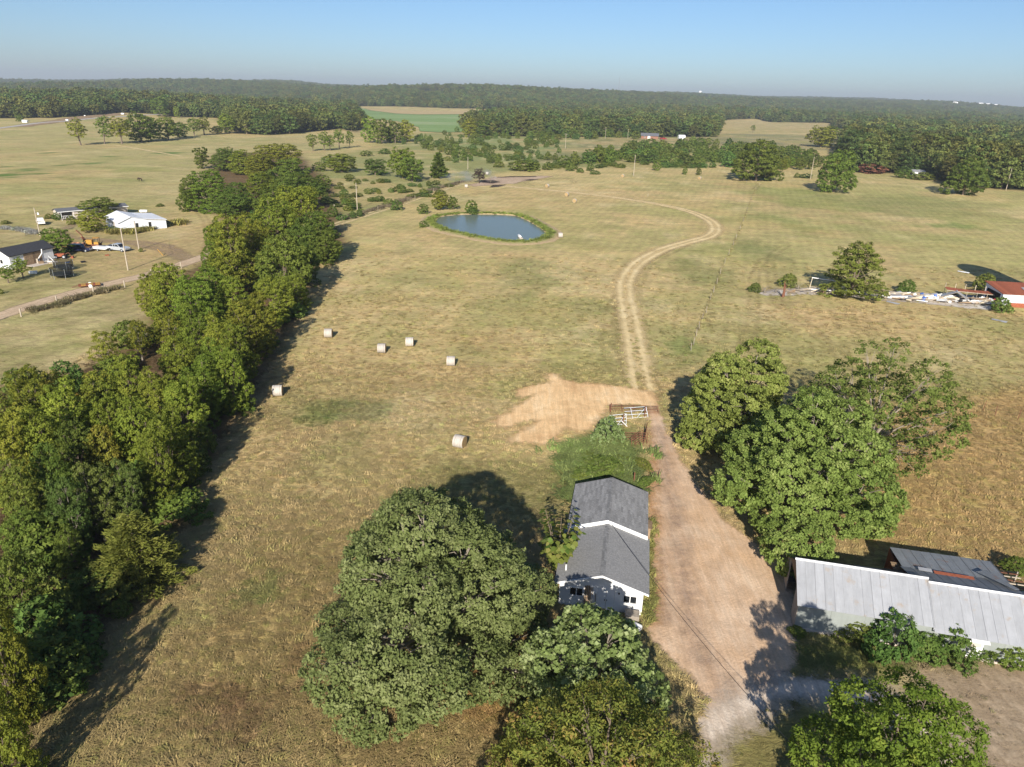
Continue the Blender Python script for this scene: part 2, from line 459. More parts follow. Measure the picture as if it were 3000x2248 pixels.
c = k.mix(k.mr(coarse, 0.44, 0.66, 0, 0.5), c, k.mix(1.0, c, (0.86, 0.95, 0.76), 'MULTIPLY'))
c = k.mul(c, k.mr(fine, 0.25, 0.75, 0.72, 1.28))
c = k.mix(k.mr(med, 0.46, 0.72, 0.0, 0.5), c, k.mix(1.0, c, (0.74, 0.98, 0.62), 'MULTIPLY'))
c = k.mix(k.mr(big, 0.5, 0.7, 0.0, 0.45), c, k.mix(1.0, c, (1.14, 1.0, 0.95), 'MULTIPLY'))
dark = two(0.8, 2.0, 1.7, 3, 0.6)
c = k.mul(c, k.mr(dark, 0.55, 0.75, 1.0, 0.55))
hgt_ = k.math('ADD', k.math('MULTIPLY', fib, 0.7), k.math('MULTIPLY', fine, 0.3))
MAT_GROUND = k.out(k.bsdf(c, 0.95, 0.1, k.bump(hgt_, 0.65, 0.3)))

nyy, nxx = GX.shape
V = np.stack([GX.ravel(), GY.ravel(), GZ.ravel()], 1)
idx = np.arange(nyy * nxx).reshape(nyy, nxx)
Fc = np.stack([idx[:-1, :-1].ravel(), idx[:-1, 1:].ravel(), idx[1:, 1:].ravel(), idx[1:, :-1].ravel()], 1)
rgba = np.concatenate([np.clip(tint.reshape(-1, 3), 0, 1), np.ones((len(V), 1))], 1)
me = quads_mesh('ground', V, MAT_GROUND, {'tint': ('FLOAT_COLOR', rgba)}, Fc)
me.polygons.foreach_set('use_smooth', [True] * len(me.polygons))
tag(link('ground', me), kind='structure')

def tint_at(x, y):
    i = np.clip(np.searchsorted(gx, x), 0, len(gx) - 1); j = np.clip(np.searchsorted(gy, y), 0, len(gy) - 1)
    return tint[j, i]

# ------------------------------------------------------------------ sheets that lie on the land
def sheet(name, sdf, bbox, cell, mat, lift, kind='structure', margin=1.0, extra=None):
    x0, y0, x1, y1 = bbox
    xs = np.arange(x0, x1 + cell, cell); ys = np.arange(y0, y1 + cell, cell)
    A, B = np.meshgrid(xs, ys); S = sdf(A, B)
    keep = (np.minimum.reduce([S[:-1, :-1], S[1:, :-1], S[:-1, 1:], S[1:, 1:]]) < margin)
    ii = np.arange(A.size).reshape(A.shape)
    F_ = np.stack([ii[:-1, :-1][keep], ii[:-1, 1:][keep], ii[1:, 1:][keep], ii[1:, :-1][keep]], 1)
    u, inv = np.unique(F_, return_inverse=True)
    Zz = hz(A, B) + lift
    Vv = np.stack([A.ravel()[u], B.ravel()[u], Zz.ravel()[u]], 1)
    at = {'sd': ('FLOAT', S.ravel()[u])}
    if extra: 
        for nm, fn in extra.items(): at[nm] = ('FLOAT', fn(A, B).ravel()[u])
    me = quads_mesh(name, Vv, mat, at, inv.reshape(-1, 4))
    return tag(link(name, me), kind=kind)
def bb(pts, m):
    a = np.array([q[:2] for q in pts]); return (a[:, 0].min() - m, a[:, 1].min() - m, a[:, 0].max() + m, a[:, 1].max() + m)

def edge_alpha(k, wob=1.2, soft=0.25, fscale=1.6):
    p = k.pos(); s = k.attr('sd').outputs['Fac']
    n1 = k.math('MULTIPLY', k.math('SUBTRACT', k.noise(p, fscale, 5, 0.7), 0.5), wob * 2)
    n2 = k.math('MULTIPLY', k.math('SUBTRACT', k.noise(p, fscale * 0.2, 2), 0.5), wob * 2)
    return k.mr(k.math('ADD', s, k.math('ADD', n1, n2)), -soft, soft, 1, 0)
def alpha_out(k, sh, a):
    t = k.n('ShaderNodeBsdfTransparent'); m = k.n('ShaderNodeMixShader')
    k.put(m.inputs[0], a); k.t.links.new(t.outputs[0], m.inputs[1]); k.t.links.new(sh, m.inputs[2])
    return k.out(m.outputs[0])

def dirt_mat(name, cols, wob=1.2, soft=0.3, tread=0.0, rot=0.2, fs=1.6, amax=1.0):
    k = K(name); p = k.pos()
    n1 = k.noise(p, 0.16, 4, 0.6, 0.4); n2 = k.noise(p, 5.0, 5, 0.75); n3 = k.noise(k.scl(p, (1.6, 0.16, 1), (0, 0, rot)), 1.0, 4, 0.6)
    c = k.ramp(k.math('ADD', k.math('MULTIPLY', n1, 0.6), k.math('MULTIPLY', n3, 0.4)), [(0.34, cols[0]), (0.5, cols[1]), (0.64, cols[2])])
    c = k.mul(c, k.mr(n2, 0.25, 0.75, 0.78, 1.2))
    blot = k.noise(p, 0.55, 5, 0.7, 1.2); c = k.mul(c, k.mr(blot, 0.3, 0.7, 0.84, 1.13))
    peb = k.noise(p, 11.0, 2, 0.5); c = k.mix(k.mr(peb, 0.69, 0.74, 0, 0.5), c, (0.72, 0.66, 0.58))
    h = k.math('ADD', k.math('MULTIPLY', n2, 0.5), k.math('MULTIPLY', blot, 0.5))
    if tread:
        w1 = k.wave(k.scl(p, (1, 1, 1), (0, 0, rot)), 1.5, 6.0, 'Y'); w2 = k.wave(k.scl(p, (1, 1, 1), (0, 0, rot + 0.9)), 1.1, 5.0, 'X')
        tr = k.mix(k.mr(k.noise(p, 0.3, 2), 0.45, 0.55, 0, 1), w1, w2)
        c = k.mul(c, k.mr(k.noise(k.scl(p, (5, 0.35, 1), (0, 0, rot)), 1.0, 4, 0.7), 0.3, 0.7, 0.86, 1.12))
        h = k.math('ADD', h, k.math('MULTIPLY', k.math('MULTIPLY', tr, k.mr(k.noise(p, 0.5, 3), 0.5, 0.65, 0, 1)), 0.10 * tread))
    sh = k.bsdf(c, 0.95, 0.1, k.bump(h, 0.6, 0.12))
    a = edge_alpha(k, wob, soft, fs)
    if amax < 1: a = k.math('MULTIPLY', a, k.mr(k.noise(p, 0.9, 4, 0.7), 0.35, 0.62, amax * 0.25, amax))
    return alpha_out(k, sh, a)

DRIVE = Z([(1398, 835), (1401, 900), (1408, 960), (1402, 1040), (1398, 1100), (1400, 1200), (1404, 1300), (1398, 1350), (1420, 1400), (1480, 1450), (1540, 1530), (1660, 1510), (1722, 1440), (1716, 1300), (1712, 1230), (1680, 1190), (1640, 1180), (1560, 1120), (1500, 1040), (1466, 980), (1440, 930), (1424, 880), (1412, 838)])
MAT_DIRT = dirt_mat('packed_dirt', [(0.55, 0.36, 0.21), (0.60, 0.42, 0.275), (0.66, 0.50, 0.355)], 0.8, 0.35, 1.0, 0.15)
sheet('dirt_drive', lambda a, b: poly_sd(DRIVE, a, b), bb(DRIVE, 3), 0.5, MAT_DIRT, 0.008)
STREAK = [smooth_line(Z(q)) for q in ([(1425, 930), (1445, 1040), (1462, 1150), (1478, 1260), (1500, 1380), (1560, 1470)], [(1432, 1180), (1428, 1260), (1440, 1330)])]
sheet('tyre_streak', lambda a, b: np.minimum.reduce([line_d(q, a, b) - 0.75 for q in STREAK]), bb([p for q in STREAK for p in q], 4), 0.5, dirt_mat('compacted_streak', [(0.36, 0.26, 0.19), (0.42, 0.31, 0.23), (0.46, 0.35, 0.26)], 0.6, 0.9, 0.3, 0.15, 1.2, 0.6), 0.012)
EDGE = [smooth_line(Z([(1400, 930), (1410, 1000), (1408, 1100), (1412, 1200), (1414, 1290), (1412, 1340)]))]
sheet('orange_edge', lambda a, b: line_d(EDGE[0], a, b) - 0.55, bb(EDGE[0], 4), 0.5, dirt_mat('orange_clay', [(0.50, 0.28, 0.13), (0.56, 0.34, 0.17), (0.58, 0.38, 0.21)], 0.5, 0.5, 0.3, 0.15, 1.2, 0.8), 0.016)
YDP = Z([(1950, 1425), (2060, 1440), (2300, 1430), (2500, 1800), (2180, 1800), (2080, 1620), (2000, 1520)])
sheet('bare_yard', lambda a, b: poly_sd(YDP, a, b), bb(YDP, 4), 0.6, dirt_mat('bare_yard_soil', [(0.34, 0.25, 0.155), (0.43, 0.325, 0.215), (0.50, 0.39, 0.27)], 1.4, 1.6, 0.3, 0.6, 0.9, 0.95), 0.007)
GRAV = Z([(1500, 1720), (1512, 1620), (1496, 1560), (1512, 1535), (1560, 1505), (1640, 1478), (1700, 1462), (1760, 1462), (1830, 1468), (1920, 1480), (2010, 1560), (2110, 1650), (2150, 1740), (2070, 1740), (1980, 1620), (1890, 1540), (1800, 1514), (1720, 1512), (1680, 1522), (1612, 1562), (1568, 1604), (1548, 1660), (1548, 1720)])
MAT_GRAV = dirt_mat('white_gravel', [(0.52, 0.41, 0.31), (0.60, 0.49, 0.385), (0.67, 0.58, 0.48)], 1.3, 1.1, 1.2, 1.2, 1.2)
sheet('gravel_drive', lambda a, b: poly_sd(GRAV, a, b), bb(GRAV, 3), 0.5, MAT_GRAV, 0.020)
SAND = [c4(*p) for p in [(320, 720), (340, 790), (430, 795), (600, 748), (735, 735), (600, 800), (460, 890), (480, 950), (620, 940), (780, 970), (850, 910), (990, 800), (1100, 833), (1195, 830), (1300, 710), (1365, 612), (1560, 590), (1680, 610), (1800, 640), (1820, 560), (1740, 470), (1500, 420), (1250, 395), (1100, 388), (940, 350), (880, 310), (790, 300), (820, 380), (700, 400), (570, 430), (505, 470), (560, 530), (690, 490), (500, 620), (430, 660)]]
SLOT = [c4(*p) for p in [(1020, 740), (1080, 750), (1150, 650), (1110, 650), (1060, 690)]]
MAT_SAND = dirt_mat('fresh_sand_fill', [(0.58, 0.36, 0.175), (0.74, 0.50, 0.26), (0.82, 0.60, 0.35)], 0.9, 0.8, 0.8, 1.9, 1.6)
sheet('sand_patch', lambda a, b: poly_sd(SAND, a, b) - 0.2, bb(SAND, 3), 0.4, MAT_SAND, 0.02)

TRACK = smooth_line(Z([(1392, 850), (1380, 800), (1374, 760), (1362, 690), (1351, 640), (1353, 603), (1380, 568), (1430, 540), (1490, 522), (1530, 511), (1546, 496), (1534, 477), (1490, 457), (1420, 441), (1330, 427), (1230, 415), (1140, 407), (1090, 402)]))
MAT_STRAW = dirt_mat('worn_straw', [(0.60, 0.46, 0.23), (0.68, 0.53, 0.28), (0.74, 0.60, 0.34)], 0.5, 0.6, 0.0, 0.1, 1.4)
sheet('farm_track', lambda a, b: np.abs(line_d(TRACK, a, b) - 1.05) - 0.75, bb(TRACK, 6), 0.5, MAT_STRAW, 0.013)
sheet('track_verge', lambda a, b: line_d(TRACK, a, b) - 2.3, bb(TRACK, 6), 0.5, dirt_mat('trodden_straw', [(0.54, 0.41, 0.20), (0.60, 0.465, 0.235), (0.64, 0.50, 0.26)], 0.7, 0.9, 0.0, 0.1, 1.0, 1.0), 0.008)
TR2 = [smooth_line(Z(q)) for q in ([(1330, 800), (1312, 740), (1316, 690), (1336, 640)], [(1366, 840), (1352, 780), (1340, 700), (1336, 640)], [(1590, 790), (1625, 700), (1630, 600), (1650, 560)], [(1640, 398), (1630, 410)], [(1850, 800), (1740, 700), (1680, 650), (1665, 560), (1700, 530)],
       [(1120, 404), (1060, 412), (1000, 425)], [(1180, 403), (1240, 396), (1215, 385), (1140, 392), (1150, 402)], [(700, 640), (730, 600), (760, 580)], [(2212, 890), (2150, 880), (2080, 870)], [(1480, 530), (1400, 575), (1372, 640)], [(430, 562), (452, 520), (446, 480), (428, 455)])]
MAT_FAINT = dirt_mat('faint_wheel_marks', [(0.22, 0.17, 0.08), (0.27, 0.20, 0.09), (0.34, 0.26, 0.12)], 0.4, 0.6, 0.0, 0.1, 1.4, 0.5)
sheet('wheel_marks', lambda a, b: np.minimum.reduce([np.abs(line_d(q, a, b) - 0.9) - 0.22 for q in TR2]), bb([p for q in TR2 for p in q], 4), 0.75, MAT_FAINT, 0.010)

ROAD = smooth_line([cL(*p) for p in [(-900, 1700), (-400, 1560), (0, 1445), (400, 1305), (900, 1165), (1300, 1065), (1700, 970), (2100, 850), (2500, 710)]])
MAT_ROAD = dirt_mat('pink_road_gravel', [(0.42, 0.30, 0.19), (0.50, 0.375, 0.25), (0.57, 0.44, 0.31)], 0.5, 0.4, 0.4, 1.3)
sheet('gravel_road', lambda a, b: line_d(ROAD, a, b) - 1.9, bb(ROAD, 5), 1.0, MAT_ROAD, 0.012)
YARD = [smooth_line([cL(*p) for p in q]) for q in ([(2180, 830), (1900, 690), (1500, 610), (1150, 560), (850, 540), (700, 470)], [(2200, 780), (1950, 640), (1600, 590), (1200, 590)], [(700, 470), (820, 410), (950, 330)])]
sheet('yard_lane', lambda a, b: np.minimum.reduce([line_d(q, a, b) - 1.3 for q in YARD]), bb([p for q in YARD for p in q], 5), 1.0, dirt_mat('yard_dirt', [(0.30, 0.22, 0.13), (0.36, 0.26, 0.17), (0.42, 0.31, 0.21)], 0.8, 0.8, 0.3, 1.3, 1.0, 0.8), 0.009)
LANE = smooth_line([c2(*p) for p in [(480, 1275), (560, 1250), (700, 1205), (940, 1130), (1100, 1080), (1300, 1005), (1520, 940), (1650, 905), (1800, 880)]])
sheet('fence_lane', lambda a, b: np.abs(line_d(LANE, a, b) - 1.1) - 0.5, bb(LANE, 5), 0.8, MAT_STRAW, 0.012)
FROAD = smooth_line([c1(*p) for p in [(-500, 540), (0, 487), (300, 447), (540, 430), (760, 407), (1000, 392), (1200, 379), (1440, 371)]])
k = K('pale_asphalt'); MAT_ASPH = alpha_out(k, k.bsdf(k.mul((0.40, 0.37, 0.33), k.mr(k.noise(k.pos(), 0.2, 4), 0.3, 0.7, 0.9, 1.1)), 0.9), k.mr(k.attr('sd').outputs['Fac'], -0.3, 0.3, 1, 0))
sheet('country_road', lambda a, b: line_d(FROAD, a, b) - 3.6, bb(FROAD, 9), 3.0, MAT_ASPH, 0.15, margin=3)
PATH = smooth_line([c1(*p) for p in [(830, 622), (950, 628), (1100, 650), (1300, 685), (1480, 715)]])
sheet('dirt_path', lambda a, b: line_d(PATH, a, b) - 1.0, bb(PATH, 5), 1.0, MAT_STRAW, 0.02)
CUT = smooth_line([c1(*p) for p in [(180, 470), (500, 425), (700, 395), (830, 385), (960, 372)]])
sheet('clay_bank', lambda a, b: line_d(CUT, a, b) - 9, bb(CUT, 20), 3.0, dirt_mat('clay_bank', [(0.24, 0.16, 0.10), (0.30, 0.21, 0.13), (0.34, 0.26, 0.15)], 6, 3, 0, 0.1, 0.2), 0.10, margin=6)
BARE = [cF(*p) for p in [(380, 345), (560, 312), (700, 250), (830, 215), (1100, 212), (1600, 195), (1760, 205), (1600, 235), (1400, 262), (1150, 320), (900, 335), (720, 350), (500, 372)]]
sheet('bare_soil', lambda a, b: poly_sd(BARE, a, b), bb(BARE, 8), 1.0, dirt_mat('bare_pink_soil', [(0.36, 0.25, 0.16), (0.45, 0.33, 0.23), (0.52, 0.40, 0.28)], 1.6, 1.0, 0, 1.3, 0.5), 0.016, margin=3)
BURN = [[cF(*p) for p in q] for q in ([(740, 385), (800, 345), (1000, 340), (990, 352), (870, 380)], [(850, 218), (1100, 205), (1500, 205), (1500, 216), (1100, 220), (870, 226)], [(1270, 268), (1400, 252), (1550, 256), (1400, 274)], [(600, 305), (640, 270), (800, 270), (900, 300), (780, 318)])]
sheet('burnt_ground', lambda a, b: np.minimum.reduce([poly_sd(q, a, b) for q in BURN]), bb([p for q in BURN for p in q], 8), 0.8, dirt_mat('burnt_ground', [(0.03, 0.025, 0.02), (0.05, 0.038, 0.03), (0.09, 0.06, 0.045)], 0.9, 0.5, 0, 1.3, 0.8), 0.024, margin=3)
CROP = [c2(*p) for p in [(690, 322), (1000, 360), (1200, 372), (1700, 366), (1975, 352), (1970, 380), (1780, 402), (1650, 440), (1535, 520), (1350, 522), (1190, 515), (1180, 480), (1000, 430), (790, 412), (730, 360)]]
k = K('green_crop'); p = k.pos()
rows = k.wave(k.scl(p, (1, 1, 1), (0, 0, 0.5)), 0.03, 1.5, 'X')
c = k.ramp(k.noise(k.scl(p, (0.4, 1, 1), (0, 0, 0.1)), 0.010, 4, 0.6, 0.5), [(0.36, (0.18, 0.25, 0.09)), (0.52, (0.20, 0.30, 0.10)), (0.66, (0.28, 0.34, 0.16))])
c = k.mul(c, k.mr(rows, 0, 1, 0.93, 1.07))
MAT_CROP = alpha_out(k, k.bsdf(c, 0.9, 0.1), k.mr(k.attr('sd').outputs['Fac'], -1, 1, 1, 0))
sheet('crop_field', lambda a, b: poly_sd(CROP, a, b), bb(CROP, 20), 12.0, MAT_CROP, 0.35, margin=12)
STUB = [c2(*p) for p in [(730, 325), (1000, 343), (1200, 353), (1700, 350), (1950, 342), (1975, 362), (1780, 374), (1200, 378), (1000, 371), (790, 345)]]
sheet('stubble_strip', lambda a, b: poly_sd(STUB, a, b), bb(STUB, 20), 8.0, dirt_mat('stubble', [(0.40, 0.30, 0.13), (0.46, 0.35, 0.17), (0.50, 0.39, 0.20)], 4, 3, 0, 0.1, 0.1), 0.7, margin=10)

# ------------------------------------------------------------------ pond
POND = [cP(*p) for p in [(345, 425), (400, 388), (500, 368), (700, 352), (900, 350), (1100, 352), (1350, 368), (1450, 400), (1560, 455), (1680, 530), (1748, 585), (1735, 620), (1660, 665), (1540, 690), (1350, 700), (1180, 680), (1000, 655), (800, 612), (600, 570), (480, 535), (400, 500), (355, 460)]]
Pc = np.mean([q[:2] for q in POND], 0)
def ring(offset, z, wob=0.0):
    out = []
    q = smooth_line([np.array([a[0], a[1], 0.0]) for a in POND + POND[:1]], 5)[:-1]
    for i, a in enumerate(q):
        t = q[(i + 1) % len(q)] - q[i - 1]; n = np.array([t[1], -t[0], 0]); n /= np.linalg.norm(n) + 1e-9
        if np.dot(n[:2], a[:2] - Pc) < 0: n = -n
        o = offset + wob * (random.random() - 0.5)
        out.append((a[0] + n[0] * o, a[1] + n[1] * o, z))
    return out
k = K('pond_water')
b_ = k.bump(k.noise(k.scl(k.pos(), (1, 2, 1)), 2.0, 3), 0.05, 0.05)
MAT_WATER = k.out(k.bsdf((0.135, 0.165, 0.135), 0.22, 0.15, b_))
mb = MB(); r0 = ring(0.25, 0.02); mb.face(r0)
tag(mb.build('pond_water', MAT_WATER), kind='structure')
k = K('pond_bank'); p = k.pos()
zc = k.n('ShaderNodeSeparateXYZ'); k.put(zc.inputs[0], p)
c = k.mix(k.mr(k.math('ADD', zc.outputs[2], k.math('MULTIPLY', k.noise(p, 1.5, 4), 0.35)), 0.28, 0.6, 0, 1), (0.42, 0.31, 0.18), (0.20, 0.23, 0.06))
MAT_BANK = k.out(k.bsdf(k.mul(c, k.mr(k.noise(p, 3, 4), 0.3, 0.7, 0.75, 1.25)), 0.95, 0.1))
mb = MB(); rings = [ring(-0.1, -0.25), ring(0.35, 0.06, 0.2), ring(0.8, 0.32, 0.3), ring(1.9, 0.45, 0.5), ring(3.6, 0.25, 0.8), ring(5.8, -0.06, 0.8)]
for a, b in zip(rings[:-1], rings[1:]):
    for i in range(len(a)):
        j = (i + 1) % len(a); mb.face([a[i], a[j], b[j], b[i]])
tag(mb.build('pond_bank', MAT_BANK, smooth=True), kind='structure')
# ================================================================== TREES
LEAF = {
 'oak':    leaf_mat('oak_leaf', [(0.0, (0.085, 0.11, 0.03)), (0.5, (0.165, 0.195, 0.062)), (1.0, (0.275, 0.295, 0.125))], 0.2),
 'maple':  leaf_mat('maple_leaf', [(0.0, (0.105, 0.16, 0.03)), (0.5, (0.2, 0.285, 0.066)), (0.85, (0.3, 0.38, 0.11)), (1.0, (0.46, 0.48, 0.2))], 0.3),
 'hedge':  leaf_mat('hedgerow_leaf', [(0.0, (0.1, 0.14, 0.018)), (0.5, (0.175, 0.225, 0.032)), (0.85, (0.245, 0.285, 0.043)), (1.0, (0.34, 0.315, 0.058))], 0.3, 0.035, 0.22),
 'hedged': leaf_mat('dark_hedgerow_leaf', [(0.0, (0.065, 0.1, 0.018)), (0.6, (0.125, 0.17, 0.03)), (1.0, (0.2, 0.24, 0.05))], 0.25, 0.02, 0.2),
 'yellow': leaf_mat('yellowing_leaf', [(0.0, (0.11, 0.14, 0.02)), (0.45, (0.21, 0.225, 0.035)), (0.8, (0.31, 0.28, 0.045)), (1.0, (0.36, 0.22, 0.05))], 0.3),
 'rust':   leaf_mat('rusty_leaf', [(0.0, (0.08, 0.12, 0.024)), (0.5, (0.155, 0.205, 0.04)), (0.75, (0.23, 0.235, 0.05)), (1.0, (0.38, 0.24, 0.08))], 0.3),
 'wood':   leaf_mat('woodland_leaf', [(0.0, (0.055, 0.08, 0.022)), (0.6, (0.108, 0.142, 0.036)), (1.0, (0.185, 0.2, 0.058))], 0.15, 0.055, 0.38),
 'cedar':  leaf_mat('cedar_leaf', [(0.0, (0.08, 0.11, 0.02)), (0.6, (0.15, 0.19, 0.036)), (1.0, (0.225, 0.255, 0.06))], 0.2),
 'bush':   leaf_mat('bush_leaf', [(0.0, (0.055, 0.095, 0.020)), (0.6, (0.105, 0.16, 0.035)), (1.0, (0.165, 0.21, 0.06))], 0.25, 0.04, 0.25),
 'silver': leaf_mat('pale_leaf', [(0.0, (0.1, 0.145, 0.04)), (0.5, (0.22, 0.29, 0.095)), (1.0, (0.47, 0.52, 0.28))], 0.3),
 'weed':   leaf_mat('weed_leaf', [(0.0, (0.075, 0.12, 0.022)), (0.6, (0.14, 0.19, 0.04)), (1.0, (0.22, 0.24, 0.07))], 0.3, 0.04, 0.2),
 'dead':   leaf_mat('dry_twig', [(0.0, (0.13, 0.095, 0.075)), (1.0, (0.24, 0.185, 0.155))], 0.0, 0.02, 0.2),
}
BARK = plain('bark', (0.16, 0.125, 0.095), 0.9, 0.1, var=0.25, scale=6)
PALEBARK = plain('pale_bark', (0.25, 0.215, 0.17), 0.85, 0.1, var=0.2, scale=5)
CHAR = plain('charred_bark', (0.065, 0.045, 0.038), 0.9, 0.1)

def unit(v): return v / (np.linalg.norm(v, axis=-1, keepdims=True) + 1e-9)

def leaves(R, cen, out, per, sig, size, asp, tone, flat=0.65, up=0.5, jit=0.8):
    """leaf-sized faces gathered in clumps round the points `cen`"""
    n = len(cen) * per
    C = np.repeat(cen, per, 0); O = np.repeat(out, per, 0)
    off = R.normal(size=(n, 3)) + O * 0.55
    rr = np.linalg.norm(off, axis=1, keepdims=True) + 1e-9
    lim = sig * 1.7
    off = off / rr * sig * R.uniform(0.35, 1.25, (n, 1)) ** 0.8 * np.array([1, 1, flat])
    off += O * sig * 0.25
    P = C + off
    N = unit(O * 0.6 + np.array([0, 0, up]) + R.normal(size=(n, 3)) * jit * 0.6)
    T = unit(np.cross(N, R.normal(size=(n, 3)))); B = np.cross(N, T)
    s = size * R.uniform(0.65, 1.35, (n, 1))
    a = T * s * 0.5; b = B * s * 0.5 * asp
    bend = N * s * 0.10
    V = np.stack([P - a, P + b * 1.0 - bend + a * 0.1, P + a, P - b * 1.0 - bend + a * 0.1], 1).reshape(-1, 3)
    t = np.clip(np.repeat(tone, per) * 0.6 + R.random(n) * 0.4, 0, 1)
    return V, np.repeat(t, 4)

def crown(seed, R0, H, base, nl, ncl, per, sig, size, asp=0.55, mat='hedge', shape='round', lobe=0.42, bark=BARK, twigs=3, trunk_r=None, limb=1.0, spread=0.62, segs=5, holes=0.0, lean=(0, 0), tpow=1.0, name='crown', vz=0.85, dm=1.45):
    """a crown of leaf clumps on the ends of limbs; returns crown mesh, trunk mesh"""
    R = np.random.default_rng(seed)
    hh = H - base
    L = []
    for i in range(nl):
        t = (i + 0.5) / nl
        if shape == 'round': env = math.sin(math.pi * (0.12 + 0.80 * t)) ** 0.6
        elif shape == 'wide': env = math.cos(t * math.pi * 0.5) ** 0.42
        elif shape == 'tall': env = math.sin(math.pi * (0.15 + 0.78 * t)) ** 0.8
        elif shape == 'cone': env = (1 - t) ** 0.8
        a = i * 2.39996 + R.uniform(-0.5, 0.5)
        rr = R0 * env * spread * R.uniform(0.55, 1.25)
        lr = R0 * lobe * R.uniform(0.7, 1.25) * (0.75 + 0.25 * env)
        z = base + lr * 0.4 + (hh - lr * 1.2) * t + R.uniform(-0.06, 0.06) * hh
        L.append((rr * math.cos(a) + lean[0] * t * H, rr * math.sin(a) + lean[1] * t * H, z, lr))
    L.append((lean[0] * H * 0.8, lean[1] * H * 0.8, base + hh * 0.70, R0 * lobe * 1.15))
    L = np.array(L)
    w = L[:, 3] ** 2; w /= w.sum()
    k = R.choice(len(L), int(ncl * 6), p=w)
    d = unit(R.normal(size=(len(k), 3)) + np.array([0, 0, 0.35]))
    d2 = unit(d + unit(np.stack([L[k, 0], L[k, 1], 0 * k], 1) + 1e-6) * 0.35)
    rad = L[k, 3][:, None] * R.uniform(0.78, 1.06, (len(k), 1)) ** 0.7
    c = L[k, :3] + d2 * rad * np.array([1, 1, vz])
    q = np.linalg.norm((c[:, None, :] - L[None, :, :3]) / np.array([1, 1, vz]), axis=2) / L[None, :, 3]
    inside = (q < 0.72).any(1)
    ok = ~inside & (c[:, 2] > base * 0.5)
    if holes: ok &= (np.sin(c[:, 0] * 2.1 / R0 * 3 + seed) + np.sin(c[:, 1] * 2.7 / R0 * 3) + np.sin(c[:, 2] * 2.3 / R0 * 3)) > -2.2 + holes * 2
    c = c[ok]; dd = d2[ok]; kk = k[ok]
    dmin = dm * sig; keep = []
    G = np.full((len(c), 3), 1e9); 
    for i_ in range(len(c)):
        if not keep or np.min(np.sum((G[:len(keep)] - c[i_]) ** 2, 1)) > dmin * dmin:
            G[len(keep)] = c[i_]; keep.append(i_)
            if len(keep) >= ncl: break
    c = c[keep]; dd = dd[keep]; kk = kk[keep]
    tone = np.clip(R.beta(2, 2, len(c)) ** tpow * 0.8 + 0.25 * R.random(len(L))[kk], 0, 1)
    V, T = leaves(R, c, dd, per, sig, size, asp, tone)
    cm = quads_mesh(name, V, LEAF[mat], {'tone': ('FLOAT', T)})
    mb = MB(); tr = trunk_r or H * 0.022
    fork = max(base * 0.8, H * 0.16)
    top = np.array([lean[0] * H * 0.7, lean[1] * H * 0.7, base + hh * 0.62])
    mb.tube([(0, 0, -0.2), (0.02 * H * lean[0], 0.02 * H * lean[1], fork * 0.5), (lean[0] * fork, lean[1] * fork, fork), tuple(top * 0.6 + np.array([0, 0, fork * 0.3])), tuple(top)], [tr * 1.35, tr * 1.05, tr * 0.95, tr * 0.55, tr * 0.2], segs + 1)
    for i, (x, y, z, lr) in enumerate(L[:-1]):
        s = np.array([lean[0] * fork, lean[1] * fork, min(fork * (0.9 + 0.9 * i / nl), z * 0.9)])
        e = np.array([x, y, z])
        m1 = s * 0.6 + e * 0.4 + np.array([0, 0, 0.06 * H]) * R.uniform(-0.4, 1)
        r_ = tr * 0.45 * limb
        mb.tube([s, m1, e], [r_, r_ * 0.7, r_ * 0.35], segs, False)
        cand = np.where(kk == i)[0]
        for j in cand[:twigs]:
            mb.tube([m1 * 0.3 + e * 0.7, (e + c[j]) / 2 + R.normal(size=3) * 0.08 * lr, e + (c[j] - e) * 0.85], [r_ * 0.30, r_ * 0.18, r_ * 0.06], max(3, segs - 2), False)
    tm = mb.mesh('trunk', bark)
    return cm, tm

